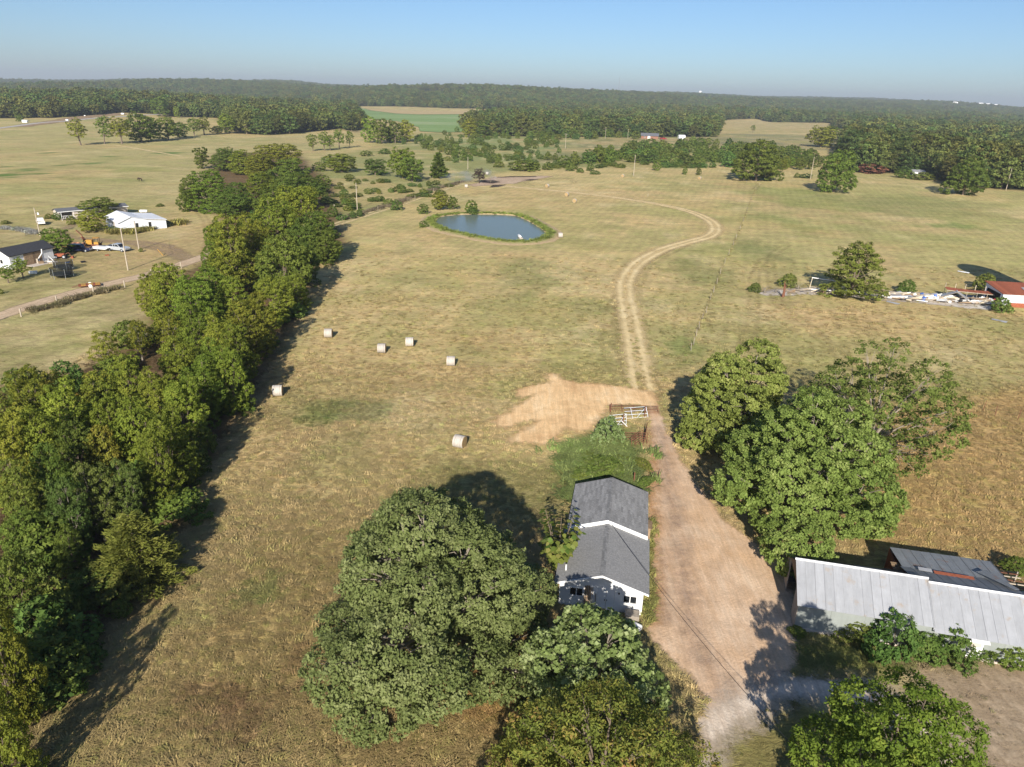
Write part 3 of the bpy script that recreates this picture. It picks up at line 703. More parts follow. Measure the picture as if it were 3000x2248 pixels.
def conifer(seed, R0, H, nb, per, size, mat='cedar', asp=0.3, name='crown', droop=0.25):
    R = np.random.default_rng(seed); cs = []; os_ = []; mb = MB()
    mb.tube([(0, 0, -0.2), (0, 0, H * 0.5), (0, 0, H * 0.97)], [H * 0.02, H * 0.013, H * 0.003], 6)
    for i in range(nb):
        t = (i + 0.5) / nb; z = H * (0.06 + 0.9 * t); a = i * 2.39996 + R.uniform(-0.3, 0.3)
        ln = R0 * (1 - t) ** 0.75 * R.uniform(0.75, 1.2) + 0.15 * R0
        e = np.array([math.cos(a) * ln, math.sin(a) * ln, z - droop * ln * 0.3 + R.uniform(0, 0.3) * ln * (0.6)])
        mb.tube([(0, 0, z * 0.97), tuple(e)], [H * 0.004, H * 0.001], 3, False)
        m_ = max(3, int(9 * ln / R0) + 2)
        for j in range(m_):
            u = 0.2 + 0.8 * (j + R.random()) / m_
            side = np.array([-math.sin(a), math.cos(a), 0]) * R.uniform(-1, 1) * 0.32 * ln * (1.15 - u)
            cs.append(np.array([0, 0, z]) * (1 - u) + e * u + side); os_.append(unit(np.array([math.cos(a), math.sin(a), 0.45]) + side * 0.4))
    cs = np.array(cs); os_ = np.array(os_)
    n = len(cs) * per
    C = np.repeat(cs, per, 0); O = np.repeat(os_, per, 0)
    P = C + R.normal(size=(n, 3)) * R0 * 0.055 * np.array([1, 1, 0.7])
    T = unit(O + R.normal(size=(n, 3)) * 0.45); Nn = unit(np.cross(T, R.normal(size=(n, 3)))); B = np.cross(Nn, T)
    s = size * R.uniform(0.7, 1.3, (n, 1))
    V = np.stack([P - T * s * 0.4, P + B * s * asp * 0.5, P + T * s * 0.8, P - B * s * asp * 0.5], 1).reshape(-1, 3)
    tone = np.repeat(np.clip(np.repeat(R.random(len(cs)), per) * 0.5 + R.random(n) * 0.5, 0, 1), 4)
    return quads_mesh(name, V, LEAF[mat], {'tone': ('FLOAT', tone)}), mb.mesh('trunk', BARK)

def tree(name, meshes, p, rz, label, cat='tree', group=None, s=1.0):
    r = thing(name, (p[0], p[1], p[2] - 0.05), rz, label, cat, group, s)
    link('crown', meshes[0], r); link('trunk', meshes[1], r)
    return r

def at_crown(dx, dy, zc):
    """foot of a tree whose crown centre, zc above the land, shows at that place"""
    z = 0.0
    for _ in range(6):
        p = dsp(dx, dy, z + zc); z = float(hz(p[0], p[1]))
    return np.array([p[0], p[1], z])

# ---- big trees in the foreground
oak = crown(11, 8.7, 14.2, 0.4, 34, 1500, 80, 0.45, 0.225, 0.55, 'oak', 'wide', 0.27, PALEBARK, 3, 0.42, 1.0, 0.76, 6, 0.0, tpow=0.9, dm=1.3)
tree('oak_tree', oak, at_crown(940, 1290, 6.4), 0.7, 'huge spreading oak with grey-green crown left of the shingled outbuilding')
mp1 = crown(21, 6.9, 13.0, 0.3, 22, 900, 75, 0.42, 0.24, 0.7, 'maple', 'round', 0.32, PALEBARK, 2, 0.3, 1, 0.70, 6, dm=1.3)
tree('maple_tree', mp1, at_crown(1588, 875, 6.2), 0.2, 'bright green maple beside the drive, the farther of the pair')
mp2 = crown(22, 8.3, 13.6, 0.6, 30, 1350, 80, 0.43, 0.23, 0.7, 'maple', 'wide', 0.29, PALEBARK, 2, 0.38, 1, 0.74, 6, dm=1.3)
tree('maple_tree', mp2, at_crown(1756, 1012, 6.4), 1.9, 'widest green maple overhanging the end of the metal barn roof')
sp = crown(31, 7.9, 15.0, 0.8, 28, 700, 34, 0.44, 0.25, 0.75, 'bush', 'round', 0.28, PALEBARK, 5, 0.30, 0.9, 0.74, 6, 0.1)
tree('thin_crowned_tree', sp, at_crown(1890, 905, 6.6), 0.4, 'sparse tree with bare pale limbs showing behind the maples')
slv = crown(41, 4.6, 8.4, 1.0, 16, 420, 46, 0.38, 0.25, 0.85, 'silver', 'wide', 0.40, PALEBARK, 6, 0.2, 1, 0.6, 6)
tree('pale_leaved_tree', slv, at_crown(1290, 1425, 5.0), 0.4, 'light leaved tree in front of the white gable wall')
elm = crown(42, 6.1, 9.2, 0.5, 28, 1000, 60, 0.40, 0.21, 0.4, 'rust', 'wide', 0.28, BARK, 3, 0.26, 1, 0.76, 6, 0.0)
tree('elm_tree', elm, at_crown(1300, 1660, 4.8), 1.4, 'brownish-green tree with turning leaves at the bottom centre')
btm = crown(51, 5.2, 10.5, 0.5, 24, 760, 66, 0.38, 0.21, 0.5, 'hedged', 'wide', 0.30, BARK, 3, 0.25, 1, 0.74, 6)
b2 = tree('bushy_tree', btm, at_crown(1930, 1645, 5.6), 0.9, 'dense dark green tree in the bottom right corner beside the gravel loop')
for ch in b2.children:
    if ch.name.startswith('crown'):
        ch.data = ch.data.copy(); ch.data.materials[0] = LEAF['hedge']

def big_leaf_tree(p, rz, label):
    """few stems carrying very large heart-shaped leaves"""
    R = np.random.default_rng(5); root = thing('catalpa_tree', p, rz, label, 'tree')
    mb = MB(); cs = []
    for i in range(9):
        a = i * 2.4; h = 4.6 + 2.2 * R.random(); e = np.array([math.cos(a) * 1.15, math.sin(a) * 1.9, h])
        mb.tube([(0, 0, 0), (e[0] * .4, e[1] * .4, h * .55), tuple(e)], [0.09, 0.06, 0.02], 5, False)
        for j in range(15):
            u = 0.3 + 0.7 * j / 14; cs.append((e[0] * u, e[1] * u, h * (0.25 + 0.75 * u)))
    cs = np.array(cs); n = len(cs) * 4
    C = np.repeat(cs, 4, 0) + R.normal(size=(n, 3)) * 0.26
    O = unit(C * np.array([1, 1, 0]) + 1e-6)
    T = unit(O + np.array([0, 0, -0.55]) + R.normal(size=(n, 3)) * 0.3); Nn = unit(np.cross(T, np.cross(T, np.array([0, 0, 1.0]))) * -1 + 0); B = np.cross(Nn, T)
    s = 0.46 * R.uniform(0.7, 1.2, (n, 1))
    P = C
    V = np.stack([P, P + T * s * .25 + B * s * .48, P + T * s * .7 + B * s * .32, P + T * s * 1.05, P + T * s * .7 - B * s * .32, P + T * s * .25 - B * s * .48], 1)
    V[:, 1:3] -= (Nn * s * 0.08)[:, None]; V[:, 4:6] -= (Nn * s * 0.08)[:, None]
    tone = np.repeat(R.random(n), 6)
    vis = np.argsort(-C[:, 2])[:240]; rest = np.setdiff1d(np.arange(n), vis)
    me = quads_mesh('crown', V[rest].reshape(-1, 3), LEAF['weed'], {'tone': ('FLOAT', np.repeat(tone[::6][rest], 6))}, n=6)
    tag(link('foliage', me, root), kind='stuff')
    for i in vis:
        one = quads_mesh('leaf', V[i] - C[i], LEAF['weed'], {'tone': ('FLOAT', tone[i * 6:i * 6 + 6])}, n=6)
        o = link('leaf', one, root); o.location = tuple(C[i])
    link('trunk', mb.mesh('trunk', BARK), root)
    return root
big_leaf_tree(at_crown(1208, 1165, 4.2), 0.3, 'large-leaved catalpa squeezed between the oak and the outbuilding roof')

def scatter_px(poly, n, seed):
    R = np.random.default_rng(seed); poly = np.array(poly, float); out = []
    lo, hi = poly.min(0), poly.max(0)
    while len(out) < n:
        q = R.uniform(lo, hi, (200, 2)); ok = poly_sd(poly, q[:, 0], q[:, 1]) < 0
        out += list(q[ok])
    return out[:n]
BUSH0 = [crown(62 + q_, 2.2, 3.2, 0.1, 8, 110, 34, 0.36, 0.32, 0.55, ['bush', 'hedged', 'weed'][q_], 'wide', 0.42, BARK, 1) for q_ in range(3)]
# ---- the hedgerow on the left
HV = {'g': [crown(100 + i, 3.6, 9.0 + 0.6 * (i % 2), 0.2, 18 + 2 * i, 420, 44, 0.38, 0.27, 0.5, 'hedge', ['round', 'wide', 'tall'][i % 3], 0.34, BARK, 2, spread=0.70) for i in range(5)],
      'd': [crown(110 + i, 3.6, 9.0, 0.2, 20, 420, 44, 0.38, 0.27, 0.5, 'hedged', ['round', 'wide', 'tall'][i % 3], 0.34, BARK, 2, spread=0.70) for i in range(3)],
      'y': [crown(120, 3.4, 8.0, 0.4, 10, 200, 52, 0.52, 0.34, 0.5, 'yellow', 'round', 0.42, BARK, 4)],
      's': [crown(130, 3.4, 8.5, 1.5, 10, 120, 36, 0.46, 0.32, 0.5, 'hedge', 'round', 0.36, PALEBARK, 6, holes=0.4)],
      'o': [crown(131, 3.6, 9.0, 1.0, 15, 220, 60, 0.46, 0.28, 0.5, 'bush', 'round', 0.40, PALEBARK, 6)]}
ORD = {}
HR = [# crown centre, half width (display px), height, kind, label
 (487, 338, 28, 11, 'd', 'rounded dark tree at the far left tip of the hedgerow'), (520, 348, 28, 10, 'g', 'second tree from the far tip of the hedgerow'),
 (560, 352, 30, 11, 'g', None), (600, 340, 38, 13, 'g', 'tallest light green crown at the far end of the hedgerow'), (625, 372, 40, 13, 'd', None), (640, 405, 38, 12, 'd', None),
 (447, 408, 42, 12, 'g', 'broad tree standing out to the left of the hedgerow above the yard lane'), (408, 412, 22, 11, 'd', 'narrow dark tree on the left side of the broad tree above the yard lane'),
 (508, 425, 34, 11, 'd', None), (560, 402, 34, 12, 'g', None), (590, 440, 36, 12, 'd', None), (660, 395, 26, 8, 'd', None),
 (598, 478, 46, 14, 'g', None), (645, 458, 42, 14, 'g', 'light crown in the middle of the hedgerow beside the dark ones'), (683, 500, 40, 12, 'd', 'darkest bushy tree on the pasture side of the hedgerow, level with the pond'), (700, 520, 30, 9, 'd', None),
 (500, 540, 46, 14, 'g', 'olive-yellow tree with a visible dark trunk above the road bend'), (545, 520, 40, 13, 'g', None), (610, 560, 42, 13, 'd', None), (470, 525, 28, 12, 'g', None), (655, 560, 34, 9, 'd', None),
 (370, 640, 48, 11, 'g', 'broad bright tree of the hedgerow nearest the roadside fence posts'), (330, 625, 30, 9, 'g', None), (415, 665, 42, 10, 'g', None), (455, 615, 38, 9, 'g', None),
 (540, 690, 46, 10, 'g', None), (505, 655, 36, 9, 'g', None), (478, 735, 40, 9, 'g', None), (590, 645, 34, 8, 'g', None), (640, 620, 24, 7, 'g', None), (425, 705, 34, 9, 'g', None),
 (298, 722, 28, 7, 's', 'thin see-through tree on the field side of the hedgerow'), (222, 745, 30, 7, 's', 'small sparse tree left of the see-through one, at the field edge'), (360, 705, 28, 7, 's', None),
 (385, 780, 42, 9, 'g', None), (470, 795, 42, 9, 'g', None), (515, 760, 34, 8, 'g', None), (430, 835, 40, 8.5, 'g', 'yellow-tinged tree halfway down the pasture side of the hedgerow'), (500, 820, 30, 8, 'g', None),
 (205, 835, 36, 8, 'y', 'golden-leaved tree at the field edge of the hedgerow'), (125, 835, 34, 8, 'y', 'orange and red tinted tree at the field edge'), (60, 870, 46, 8.5, 'g', None), (140, 885, 46, 9, 'g', None), (20, 900, 46, 8.5, 'y', 'yellowing tree cut by the left edge of the photo'), (85, 945, 48, 9, 'g', None), (15, 975, 44, 9, 'g', None),
 (285, 835, 42, 8.5, 'g', None), (345, 860, 42, 8.5, 'g', None), (395, 890, 36, 8, 'g', None), (300, 925, 44, 9, 'g', None), (360, 955, 46, 9, 'g', 'bright green tree bulging out of the hedgerow onto the pasture, upper one'), (345, 1010, 42, 8, 'g', 'yellow-green tree low on the pasture side of the hedgerow'), (235, 900, 34, 8, 'g', None), (215, 960, 36, 8.5, 'y', 'amber-topped tree in the middle of the hedgerow'), (160, 970, 40, 8, 'd', None),
 (45, 1065, 44, 8.5, 'd', None), (110, 1030, 40, 8.5, 'd', None), (205, 1070, 46, 8, 'o', 'grey-green oak at the lower end of the hedgerow'), (150, 1100, 42, 8, 'o', None), (270, 1060, 38, 7.5, 'o', None), (60, 1150, 46, 6, 'd', None), (150, 1180, 30, 5, 'd', None),
 (20, 1270, 60, 8, 'd', 'dark tree at the left edge below the hedgerow gap'), (0, 1440, 60, 9, 'g', 'bright tree at the left edge of the lower field'), (-10, 1580, 62, 8.5, 'g', 'lowest tree at the left edge, above the bottom corner')]
for i, (x, y, w_, h_, kd, lab) in enumerate(HR):
    p = at_crown(x, y, h_ * 0.60)
    hw = w_ * SC * depth((p[0], p[1], h_ * 0.6)) / FPX * (1.22 if y < 1000 else 1.05)
    v = HV[kd][i % len(HV[kd])]
    s_ = (hw / 3.6, hw / 3.6, h_ / 9.0)
    sq = random.uniform(0.92, 1.08)
    sd_ = 'pasture' if x > np.interp(y, [330, 470, 560, 700, 850, 1000, 1200, 1600], [590, 610, 590, 480, 330, 210, 120, 40]) else 'road'
    lvl = 'level with the far yard' if y < 470 else 'level with the pond' if y < 570 else 'level with the road fence' if y < 700 else 'level with the five pasture bales' if y < 850 else 'level with the sand patch' if y < 1000 else 'above the cedar' if y < 1110 else 'below the cedar'
    key_ = (kd, sd_, lvl); ORD[key_] = ORD.get(key_, 0) + (0 if lab else 1)
    num_ = ['', 'first', 'second', 'third', 'fourth', 'fifth', 'sixth', 'seventh'][min(ORD[key_], 7)]
    kind = {'g': 'green tree packed into the long hedgerow on the left', 'd': 'dark green tree packed into the long hedgerow on the left', 's': 'thin see-through tree packed into the long hedgerow on the left', 'o': 'grey-green oak packed into the lower end of the hedgerow', 'y': 'yellowing tree packed into the hedgerow'}[kd]
    tree('hedgerow_tree', v, p, random.uniform(0, 6.28), lab or (num_ + ' ' + {'g': 'green', 'd': 'dark green', 's': 'sparse', 'o': 'grey-green', 'y': 'yellowing'}[kd] + ' hedgerow tree on the ' + sd_ + ' side, ' + lvl), group='hedgerow trees' if True else ('hedgerow trees, ' + {'g': 'green', 'd': 'dark', 's': 'thin', 'o': 'oaks', 'y': 'yellowing'}[kd]), s=(s_[0] * sq, s_[1] / sq, s_[2]))
HP = np.array(HEDGE[1:-1], float)
for i, (x, y) in enumerate(scatter_px(HP * SC, 64, 77)):
    p = nat(x, y); w_ = random.uniform(1.6, 3.2)
    tree('hedgerow_shrub', BUSH0[i % 3], p, i, 'shrub filling the floor of the long hedgerow on the left', 'bush', 'shrubs on the hedgerow floor', (w_ / 2.2, w_ / 2.2, random.uniform(0.7, 1.5)))
ced = conifer(61, 3.4, 8.5, 95, 26, 0.34)
p = at_crown(292, 1190, 3.2); tree('cedar_tree', ced, p, 0.4, 'feathery light green cedar standing out onto the lower field', s=(0.98, 0.98, 0.80))
bs = crown(62, 2.2, 3.2, 0.1, 8, 150, 30, 0.26, 0.26, 0.6, 'bush', 'wide', 0.5, BARK, 2)
BUSH = [bs, crown(63, 2.2, 3.0, 0.1, 7, 150, 30, 0.30, 0.30, 0.5, 'weed', 'wide', 0.5, BARK, 2), crown(64, 2.0, 3.4, 0.1, 8, 150, 30, 0.26, 0.28, 0.5, 'hedged', 'round', 0.5, BARK, 2)]
DEADM = crown(65, 2.4, 4.0, 0.2, 16, 120, 5, 0.5, 0.12, 0.15, 'dead', 'wide', 0.5, PALEBARK, 16, 0.09, 0.8)
for x, y, w_, v, lab in [(262, 1330, 26, 2, 'dark bush in the shade below the cedar'), (150, 1320, 40, 2, 'dark bush in the shaded gully at the lower left'), (190, 1440, 34, 1, 'weedy bush in the shaded gully'), (100, 1240, 40, 0, 'green bush at the left under the oaks'),
                         (590, 620, 30, 0, 'bush at the foot of the hedgerow by the bare grey branches'), (640, 600, 26, 1, 'bush on the pasture side of the hedgerow beside the bare branches')]:
    p = dsp(x, y); hw = w_ * SC * depth(p) / FPX
    tree('bush', BUSH[v], p, random.uniform(0, 6), lab, 'bush', None, hw / 2.2)
for x, y, w_, lab in [(630, 590, 24, 'bare grey dead shrub among the hedgerow, the farther one'), (520, 750, 30, 'bare grey dead shrub among the hedgerow, the nearer one'), (610, 560, 14, 'twiggy dead sapling in the hedgerow')]:
    p = at_crown(x, y, 3.0); tree('dead_shrub', DEADM, p, 0.5, lab, 'dead shrub', None, (w_ * SC * depth(p) / FPX / 2.0,) * 2 + (1.5,))

# ---- shrubs near the buildings
for x, y, w_, hs, v, lab in [(1925, 1400, 72, 0.80, 0, 'rounded bush against the long side of the metal barn'), (2045, 1408, 62, 0.8, 1, 'feathery bush right of the rounded one at the barn wall'), (1988, 1412, 52, 0.7, 1, 'low feathery growth between the two barn bushes'),
                             (1852, 1378, 46, 0.7, 1, 'low feathery bush left of the rounded one at the barn wall'), (2180, 1430, 48, 0.7, 2, 'dark bush at the right edge against the barn'), (1722, 1372, 20, 0.7, 1, 'yellow-green bush at the open corner of the barn'), (2110, 1420, 26, 0.9, 1, 'small feathery bush beside the white door of the barn'),
                             (2190, 1240, 30, 0.9, 2, 'dark bush behind the wire pen at the right edge')]:
    p = dsp(x, y); hw = w_ * SC * depth(p) / FPX
    tree('bush', BUSH[v], p, random.uniform(0, 6), lab, 'bush', None, (hw / 2.2, hw / 2.2 * 0.8, hw / 2.2 * hs))
for x, y, w_, hs, v, lab in [(1310, 960, 30, 1.4, 0, 'pale sapling beside the white gates'), (1300, 1020, 52, 0.42, 1, 'low green thicket behind the outbuilding, main mass'), (1345, 1000, 26, 0.4, 1, 'low green growth right of the thicket behind the outbuilding'), (1255, 1040, 20, 0.6, 2, 'dark vine clump at the left back corner of the outbuilding'),
                             (1389, 1010, 13, 0.5, 1, 'narrow vine strip along the pen fence, far part'), (1391, 1050, 13, 0.5, 1, 'narrow vine strip along the pen fence, near part'), (1270, 990, 26, 0.35, 2, 'low dark growth at the left of the thicket')]:
    p = dsp(x, y); hw = w_ * SC * depth(p) / FPX
    t_ = tree('bush', BUSH[v], p, random.uniform(0, 6), lab, 'bush', None, (hw / 2.2, hw / 2.2 * (2.2 if w_ == 13 else 1.0), hw / 2.2 * hs * (2.2 if w_ == 13 else 1)))
    if 'sapling' in lab:
        for ch in t_.children:
            if ch.name.startswith('crown'): ch.data = ch.data.copy(); ch.data.materials[0] = LEAF['silver']

# ---- middle distance
MV = {'a': [crown(200 + i, 4.5, 12, 1.0, 10, 120, 40, 0.80, 0.60, 0.6, 'hedged' if i % 2 else 'hedge', 'round', 0.42, BARK, 2, segs=4) for i in range(4)],
      'w': [crown(210 + i, 5.5, 14, 1.0, 9, 90, 32, 1.15, 0.85, 0.6, 'wood', 'round', 0.42, BARK, 1, segs=3) for i in range(5)],
      'o': [crown(220 + i, 6, 11, 0.8, 14, 300, 44, 0.62, 0.44, 0.6, 'hedged', 'wide', 0.38, BARK, 3, segs=4) for i in range(2)],
      't': [crown(230 + i, 4.0, 13, 3.5, 9, 90, 20, 0.62, 0.60, 0.6, 'hedge', 'tall', 0.38, BARK, 3, segs=4, holes=0.25) for i in range(2)],
      'b': BUSH, 'c': [conifer(240, 2.6, 8, 46, 16, 0.62, 'hedged', 0.5)],
      'r': [crown(250, 2.2, 3.0, 0.1, 7, 60, 24, 0.4, 0.42, 0.6, 'weed', 'wide', 0.5, BARK, 1, segs=3), crown(251, 2.2, 3.2, 0.1, 7, 60, 24, 0.4, 0.42, 0.6, 'bush', 'round', 0.5, BARK, 1, segs=3), crown(252, 2.2, 3.4, 0.1, 7, 60, 24, 0.4, 0.42, 0.6, 'hedged', 'round', 0.5, BARK, 1, segs=3)]}
for k_ in MV['o'] + MV['a']: pass
DIM = {'a': (4.5, 12), 'w': (5.5, 14), 'o': (6, 11), 't': (4, 13), 'b': (2.2, 3.1), 'c': (2.6, 8), 'r': (2.2, 3.2)}
def based(f, x, y, top, hw, kpx, kd, lab, cat='tree', nm=None, i=0, group=None, lean=0):
    p = f(x, y); dpt = depth(p)
    H_ = max(1.0, (y - top) / kpx * dpt / FPX * 1.0 / math.cos(math.radians(8)))
    W_ = hw / kpx * dpt / FPX
    r0, h0 = DIM[kd]
    t_ = tree(nm or ('tree' if cat == 'tree' else 'bush'), MV[kd][i % len(MV[kd])], p, random.uniform(0, 6.28), lab, cat, group, (W_ / r0, W_ / r0, H_ / h0))
    if lean: t_.rotation_euler = (0, lean, 0)
    return t_
A = [(c1, 655, 625, 412, 75, 't', 'leaning tree at the left end of the pasture row', -0.10), (c1, 848, 615, 395, 58, 't', 'slim second tree of the pasture row', 0.08), (c1, 990, 615, 403, 88, 't', 'brownish open tree third in the pasture row', 0),
     (c1, 1150, 600, 380, 100, 'a', 'tallest rounded tree in the pasture row', 0), (c1, 1225, 592, 415, 80, 'a', 'dark tree right of the tallest in the pasture row', 0), (c1, 1365, 582, 398, 75, 'a', 'tree beyond the gap in the pasture row', 0), (c1, 1450, 565, 440, 70, 'a', 'low tree at the right of the gap in the pasture row', 0),
     (c1, 1575, 548, 410, 55, 't', 'pale thin tree near the wood end of the pasture row', 0), (c1, 1655, 542, 398, 60, 't', 'airy tree with open crown near the wood end of the row', 0), (c1, 1760, 535, 470, 50, 'a', 'low bushy tree joining the row to the wood', 0), (c1, 1835, 530, 375, 60, 'a', 'tall dark tree where the row meets the wood', 0),
     (c1, 1300, 392, 240, 65, 'a', 'tall light green tree beside the country road', 0), (c1, 1435, 400, 318, 24, 'a', 'small round tree beside the country road', 0), (c1, 1645, 815, 640, 62, 'a', 'lone round tree left of the hedgerow tip', 0), (c1, 165, 432, 385, 28, 'r', 'small tree by the left end of the road', 0),
     (c2, 325, 672, 540, 45, 't', 'first of the slim trees left of the ridge field', 0), (c2, 415, 670, 515, 50, 't', 'second of the slim trees, with the fullest crown', 0), (c2, 463, 667, 545, 36, 't', 'third of the slim trees, small and dark', 0), (c2, 537, 655, 495, 46, 't', 'fourth and tallest of the slim trees', 0), (c2, 622, 645, 512, 32, 't', 'last slim tree, apart on the right', 0),
     (c2, 790, 605, 408, 60, 'a', 'leftmost tree of the clump before the green crop', 0), (c2, 880, 612, 412, 62, 'a', 'second tree of the clump before the green crop', 0), (c2, 930, 602, 470, 40, 'a', 'dark low tree inside the clump before the crop', 0), (c2, 990, 608, 438, 60, 'a', 'fourth tree of the clump before the green crop', 0), (c2, 1085, 597, 432, 62, 'a', 'rightmost tree of the clump before the green crop', 0),
     (c2, 1340, 890, 690, 66, 'c', 'dark pointed conifer beyond the pond', 0), (c2, 1050, 895, 650, 95, 'a', 'grey-green broad tree left of the dark conifer', 0), (c2, 1130, 920, 730, 90, 'a', 'lower spreading tree between broad tree and conifer', 0), (c2, 560, 842, 700, 120, 'a', 'wide rounded tree right of the hedgerow tip', 0), (c2, 830, 870, 735, 95, 'a', 'dark rounded tree left of the grey-green one', 0),
     (c2, 1350, 1150, 1003, 62, 'a', 'leafy tree on the far left bank of the pond', 0), (c2, 1458, 1145, 1040, 42, 'a', 'darker tree touching the leafy one at the pond', 0),
     (c2, 1590, 560, 418, 55, 'a', 'light green tree at the left tip of the middle wood', 0), (c2, 1700, 552, 420, 60, 'a', 'second light tree at the left tip of the middle wood', 0),
     (c5, 1975, 915, 608, 185, 'o', 'big low-branched oak at the far field corner', 0), (c5, 2090, 910, 720, 90, 'o', 'smaller oak crown against the right side of the big field oak', 0),
     (c6, 670, 1005, 690, 152, 'o', 'round dark oak standing alone in the right meadow', 0), (c6, 1715, 1028, 742, 160, 'o', 'spreading oak in the right meadow nearest the pole', 0),
     (c6, 560, 640, 475, 100, 'a', 'rounded dark tree rising at the edge of the far right field', 0), (c6, 640, 620, 480, 80, 'a', 'tree joined to the rounded dark one by the far right field', 0),
     (c2, 1670, 932, 812, 48, 't', 'charred tree beside the smoking brush', 0), (cR, 800, 335, -90, 180, 'c', 'wide feathery tree growing out of the debris heap', 0),
     (c5, 630, 832, 765, 28, 'r', 'small round tree right of the clay strip', 0), (c5, 470, 832, 775, 36, 'r', 'pair-topped bush by the burnt strip', 0), (c5, 1165, 830, 757, 27, 'r', 'small dark tree at the far fence line', 0), (c5, 1400, 862, 803, 18, 'r', 'sapling on the far field edge, left one', 0), (c5, 1508, 865, 808, 20, 'r', 'sapling on the far field edge, right one', 0), (c5, 1950, 522, 462, 20, 't', 'lone small tree in the far right field', 0)]
for i, (f, x, y, top, hw, kd, lab, ln) in enumerate(A):
    kp = 2.765
    t_ = based(f, x, y, top, hw * 1.08, kp, kd, lab, i=i, lean=ln)
    if 'charred' in lab:
        for ch in t_.children: ch.data = ch.data.copy(); ch.data.materials[0] = CHAR
    if 'debris heap' in lab:
        for ch in list(t_.children): bpy.data.objects.remove(ch)
        m2 = crown(77, 3.3, 8.2, 0.2, 18, 330, 40, 0.42, 0.36, 0.35, 'cedar', 'wide', 0.30, BARK, 3, spread=0.72); link('crown', m2[0], t_); link('trunk', m2[1], t_)
Bq = [(c2, 1000, 1150, 1070, 45, 'round bush on the fence lane'), (c2, 1220, 1180, 1108, 42, 'dark bush left of the pond'), (c2, 1612, 1172, 1085, 40, 'bright bush on the far bank of the pond'), (c2, 1825, 803, 757, 42, 'bright low bush in the brush land'), (c2, 1755, 772, 720, 26, 'dark small bush in the brush land'),
      (c2, 630, 1110, 1055, 32, 'dark bush below the leaning pole'), (c2, 1045, 1012, 950, 38, 'bush among weeds above the lane'), (c2, 1215, 1290, 1240, 38, 'low dark bush on the near left of the pond'), (c2, 2020, 832, 762, 100, 'broad low bush by the burnt strip'), (c2, 440, 770, 715, 45, 'bush behind the wide rounded tree'), (c2, 380, 835, 770, 50, 'bush at the left foot of the wide rounded tree'),
      (c2, 760, 712, 675, 42, 'flat bush in the far brush'), (c2, 910, 695, 655, 50, 'flat-topped bush in the far brush'), (c2, 330, 1030, 960, 70, 'bush on the right flank of the hedgerow'), (c2, 390, 960, 880, 60, 'bush at the back of the hedgerow flank'), (c2, 1415, 750, 715, 26, 'bush above the dark conifer'), (c2, 1480, 765, 728, 28, 'bush right of the dark conifer'),
      (c5, 180, 830, 770, 45, 'bush beside the broad low one'), (c5, 290, 825, 765, 40, 'bush left of the pair-topped bush'), (c5, 665, 860, 832, 42, 'low brown bush on the far field edge'), (c5, 550, 845, 815, 30, 'low bush before the small round tree'), (c6, 370, 888, 850, 20, 'small bush left of the meadow pole'), (c6, 450, 890, 858, 50, 'low yellow-green bush at the meadow pole'),
      (c6, 1235, 890, 830, 62, 'yellow-green bush beside the small white shed'), (c6, 1400, 905, 850, 90, 'brownish bush in front of the small white shed'), (c6, 960, 850, 782, 120, 'wide rust-brown brush heap before the right wood'), (c2, 1440, 640, 600, 25, 'small bush in the far brush below the slope'), (c2, 1615, 1185, 1132, 40, 'yellow-green reedy bush at the pond edge')]
for i, (f, x, y, top, hw, lab) in enumerate(Bq):
    t_ = based(f, x, y, top, hw * 1.05, 2.765, 'r', lab, 'bush', i=i)
    if 'rust-brown' in lab:
        for ch in t_.children:
            if ch.name.startswith('crown'): ch.data = ch.data.copy(); ch.data.materials[0] = plain('rusty_brush', (0.17, 0.075, 0.045), 0.9, 0.1)
# bushes and small trees of the thicket and the brush land
THK = [(1620, 492), (1700, 462), (1800, 452), (1900, 432), (2100, 422), (2160, 430), (2220, 440), (2290, 440), (2400, 470), (2400, 490), (2290, 492), (2180, 495), (2000, 488), (1850, 486), (1740, 490)]
def LT(x, y): return ('left of the field-edge pole' if x < 1850 else 'behind the field-edge pole' if x < 1960 else 'below the far brick house' if x < 2080 else 'left of the big field oak' if x < 2180 else 'around the big field oak') + (', near side' if y > 468 else ', far side')
pts = sorted(scatter_px(THK, 140, 3), key=lambda q: q[1])
for i, (x, y) in enumerate(pts):
    p = nat(x, y); h_ = random.uniform(4.5, 8.0); w_ = random.uniform(3.0, 5.0)
    tree('thicket_tree', MV['r'][i % 3], p, random.uniform(0, 6.3), ('taller ' if h_ > 6.2 else 'lower ') + 'young thicket tree ' + LT(x, y), 'tree', 'thicket trees ' + LT(x, y), (w_ / 2.2, w_ / 2.2, h_ / 3.2))
def LB(x, y): return ('on the brush land ' + ('above the dark conifer' if x < 1340 else 'above the charred tree' if x < 1420 else 'left of the crossarm pole' if x < 1560 else 'around the crossarm pole')) + (', farther half' if y < 430 else ', nearer half')
BL = [(1280, 395), (1400, 380), (1560, 385), (1660, 395), (1640, 420), (1640, 470), (1560, 485), (1450, 478), (1330, 470), (1200, 430), (1120, 410)]
for i, (x, y) in enumerate(scatter_px(BL, 170, 5)):
    p = nat(x, y); h_ = random.uniform(1.8, 4.8) * (1.2 if y < 420 else 1); w_ = random.uniform(1.5, 3.4)
    tree('brush_shrub', MV['r'][i % 3], p, random.uniform(0, 6.3), ('taller shrub ' if h_ > 3.3 else 'low shrub ') + LB(x, y), 'bush', 'brush-land shrubs ' + LB(x, y), (w_ / 2.2, w_ / 2.2, h_ / 3.2))
BR = [(930, 520), (1100, 525), (1200, 545), (1330, 540), (1300, 570), (1180, 590), (1050, 640), (1000, 650), (960, 600), (930, 560)]
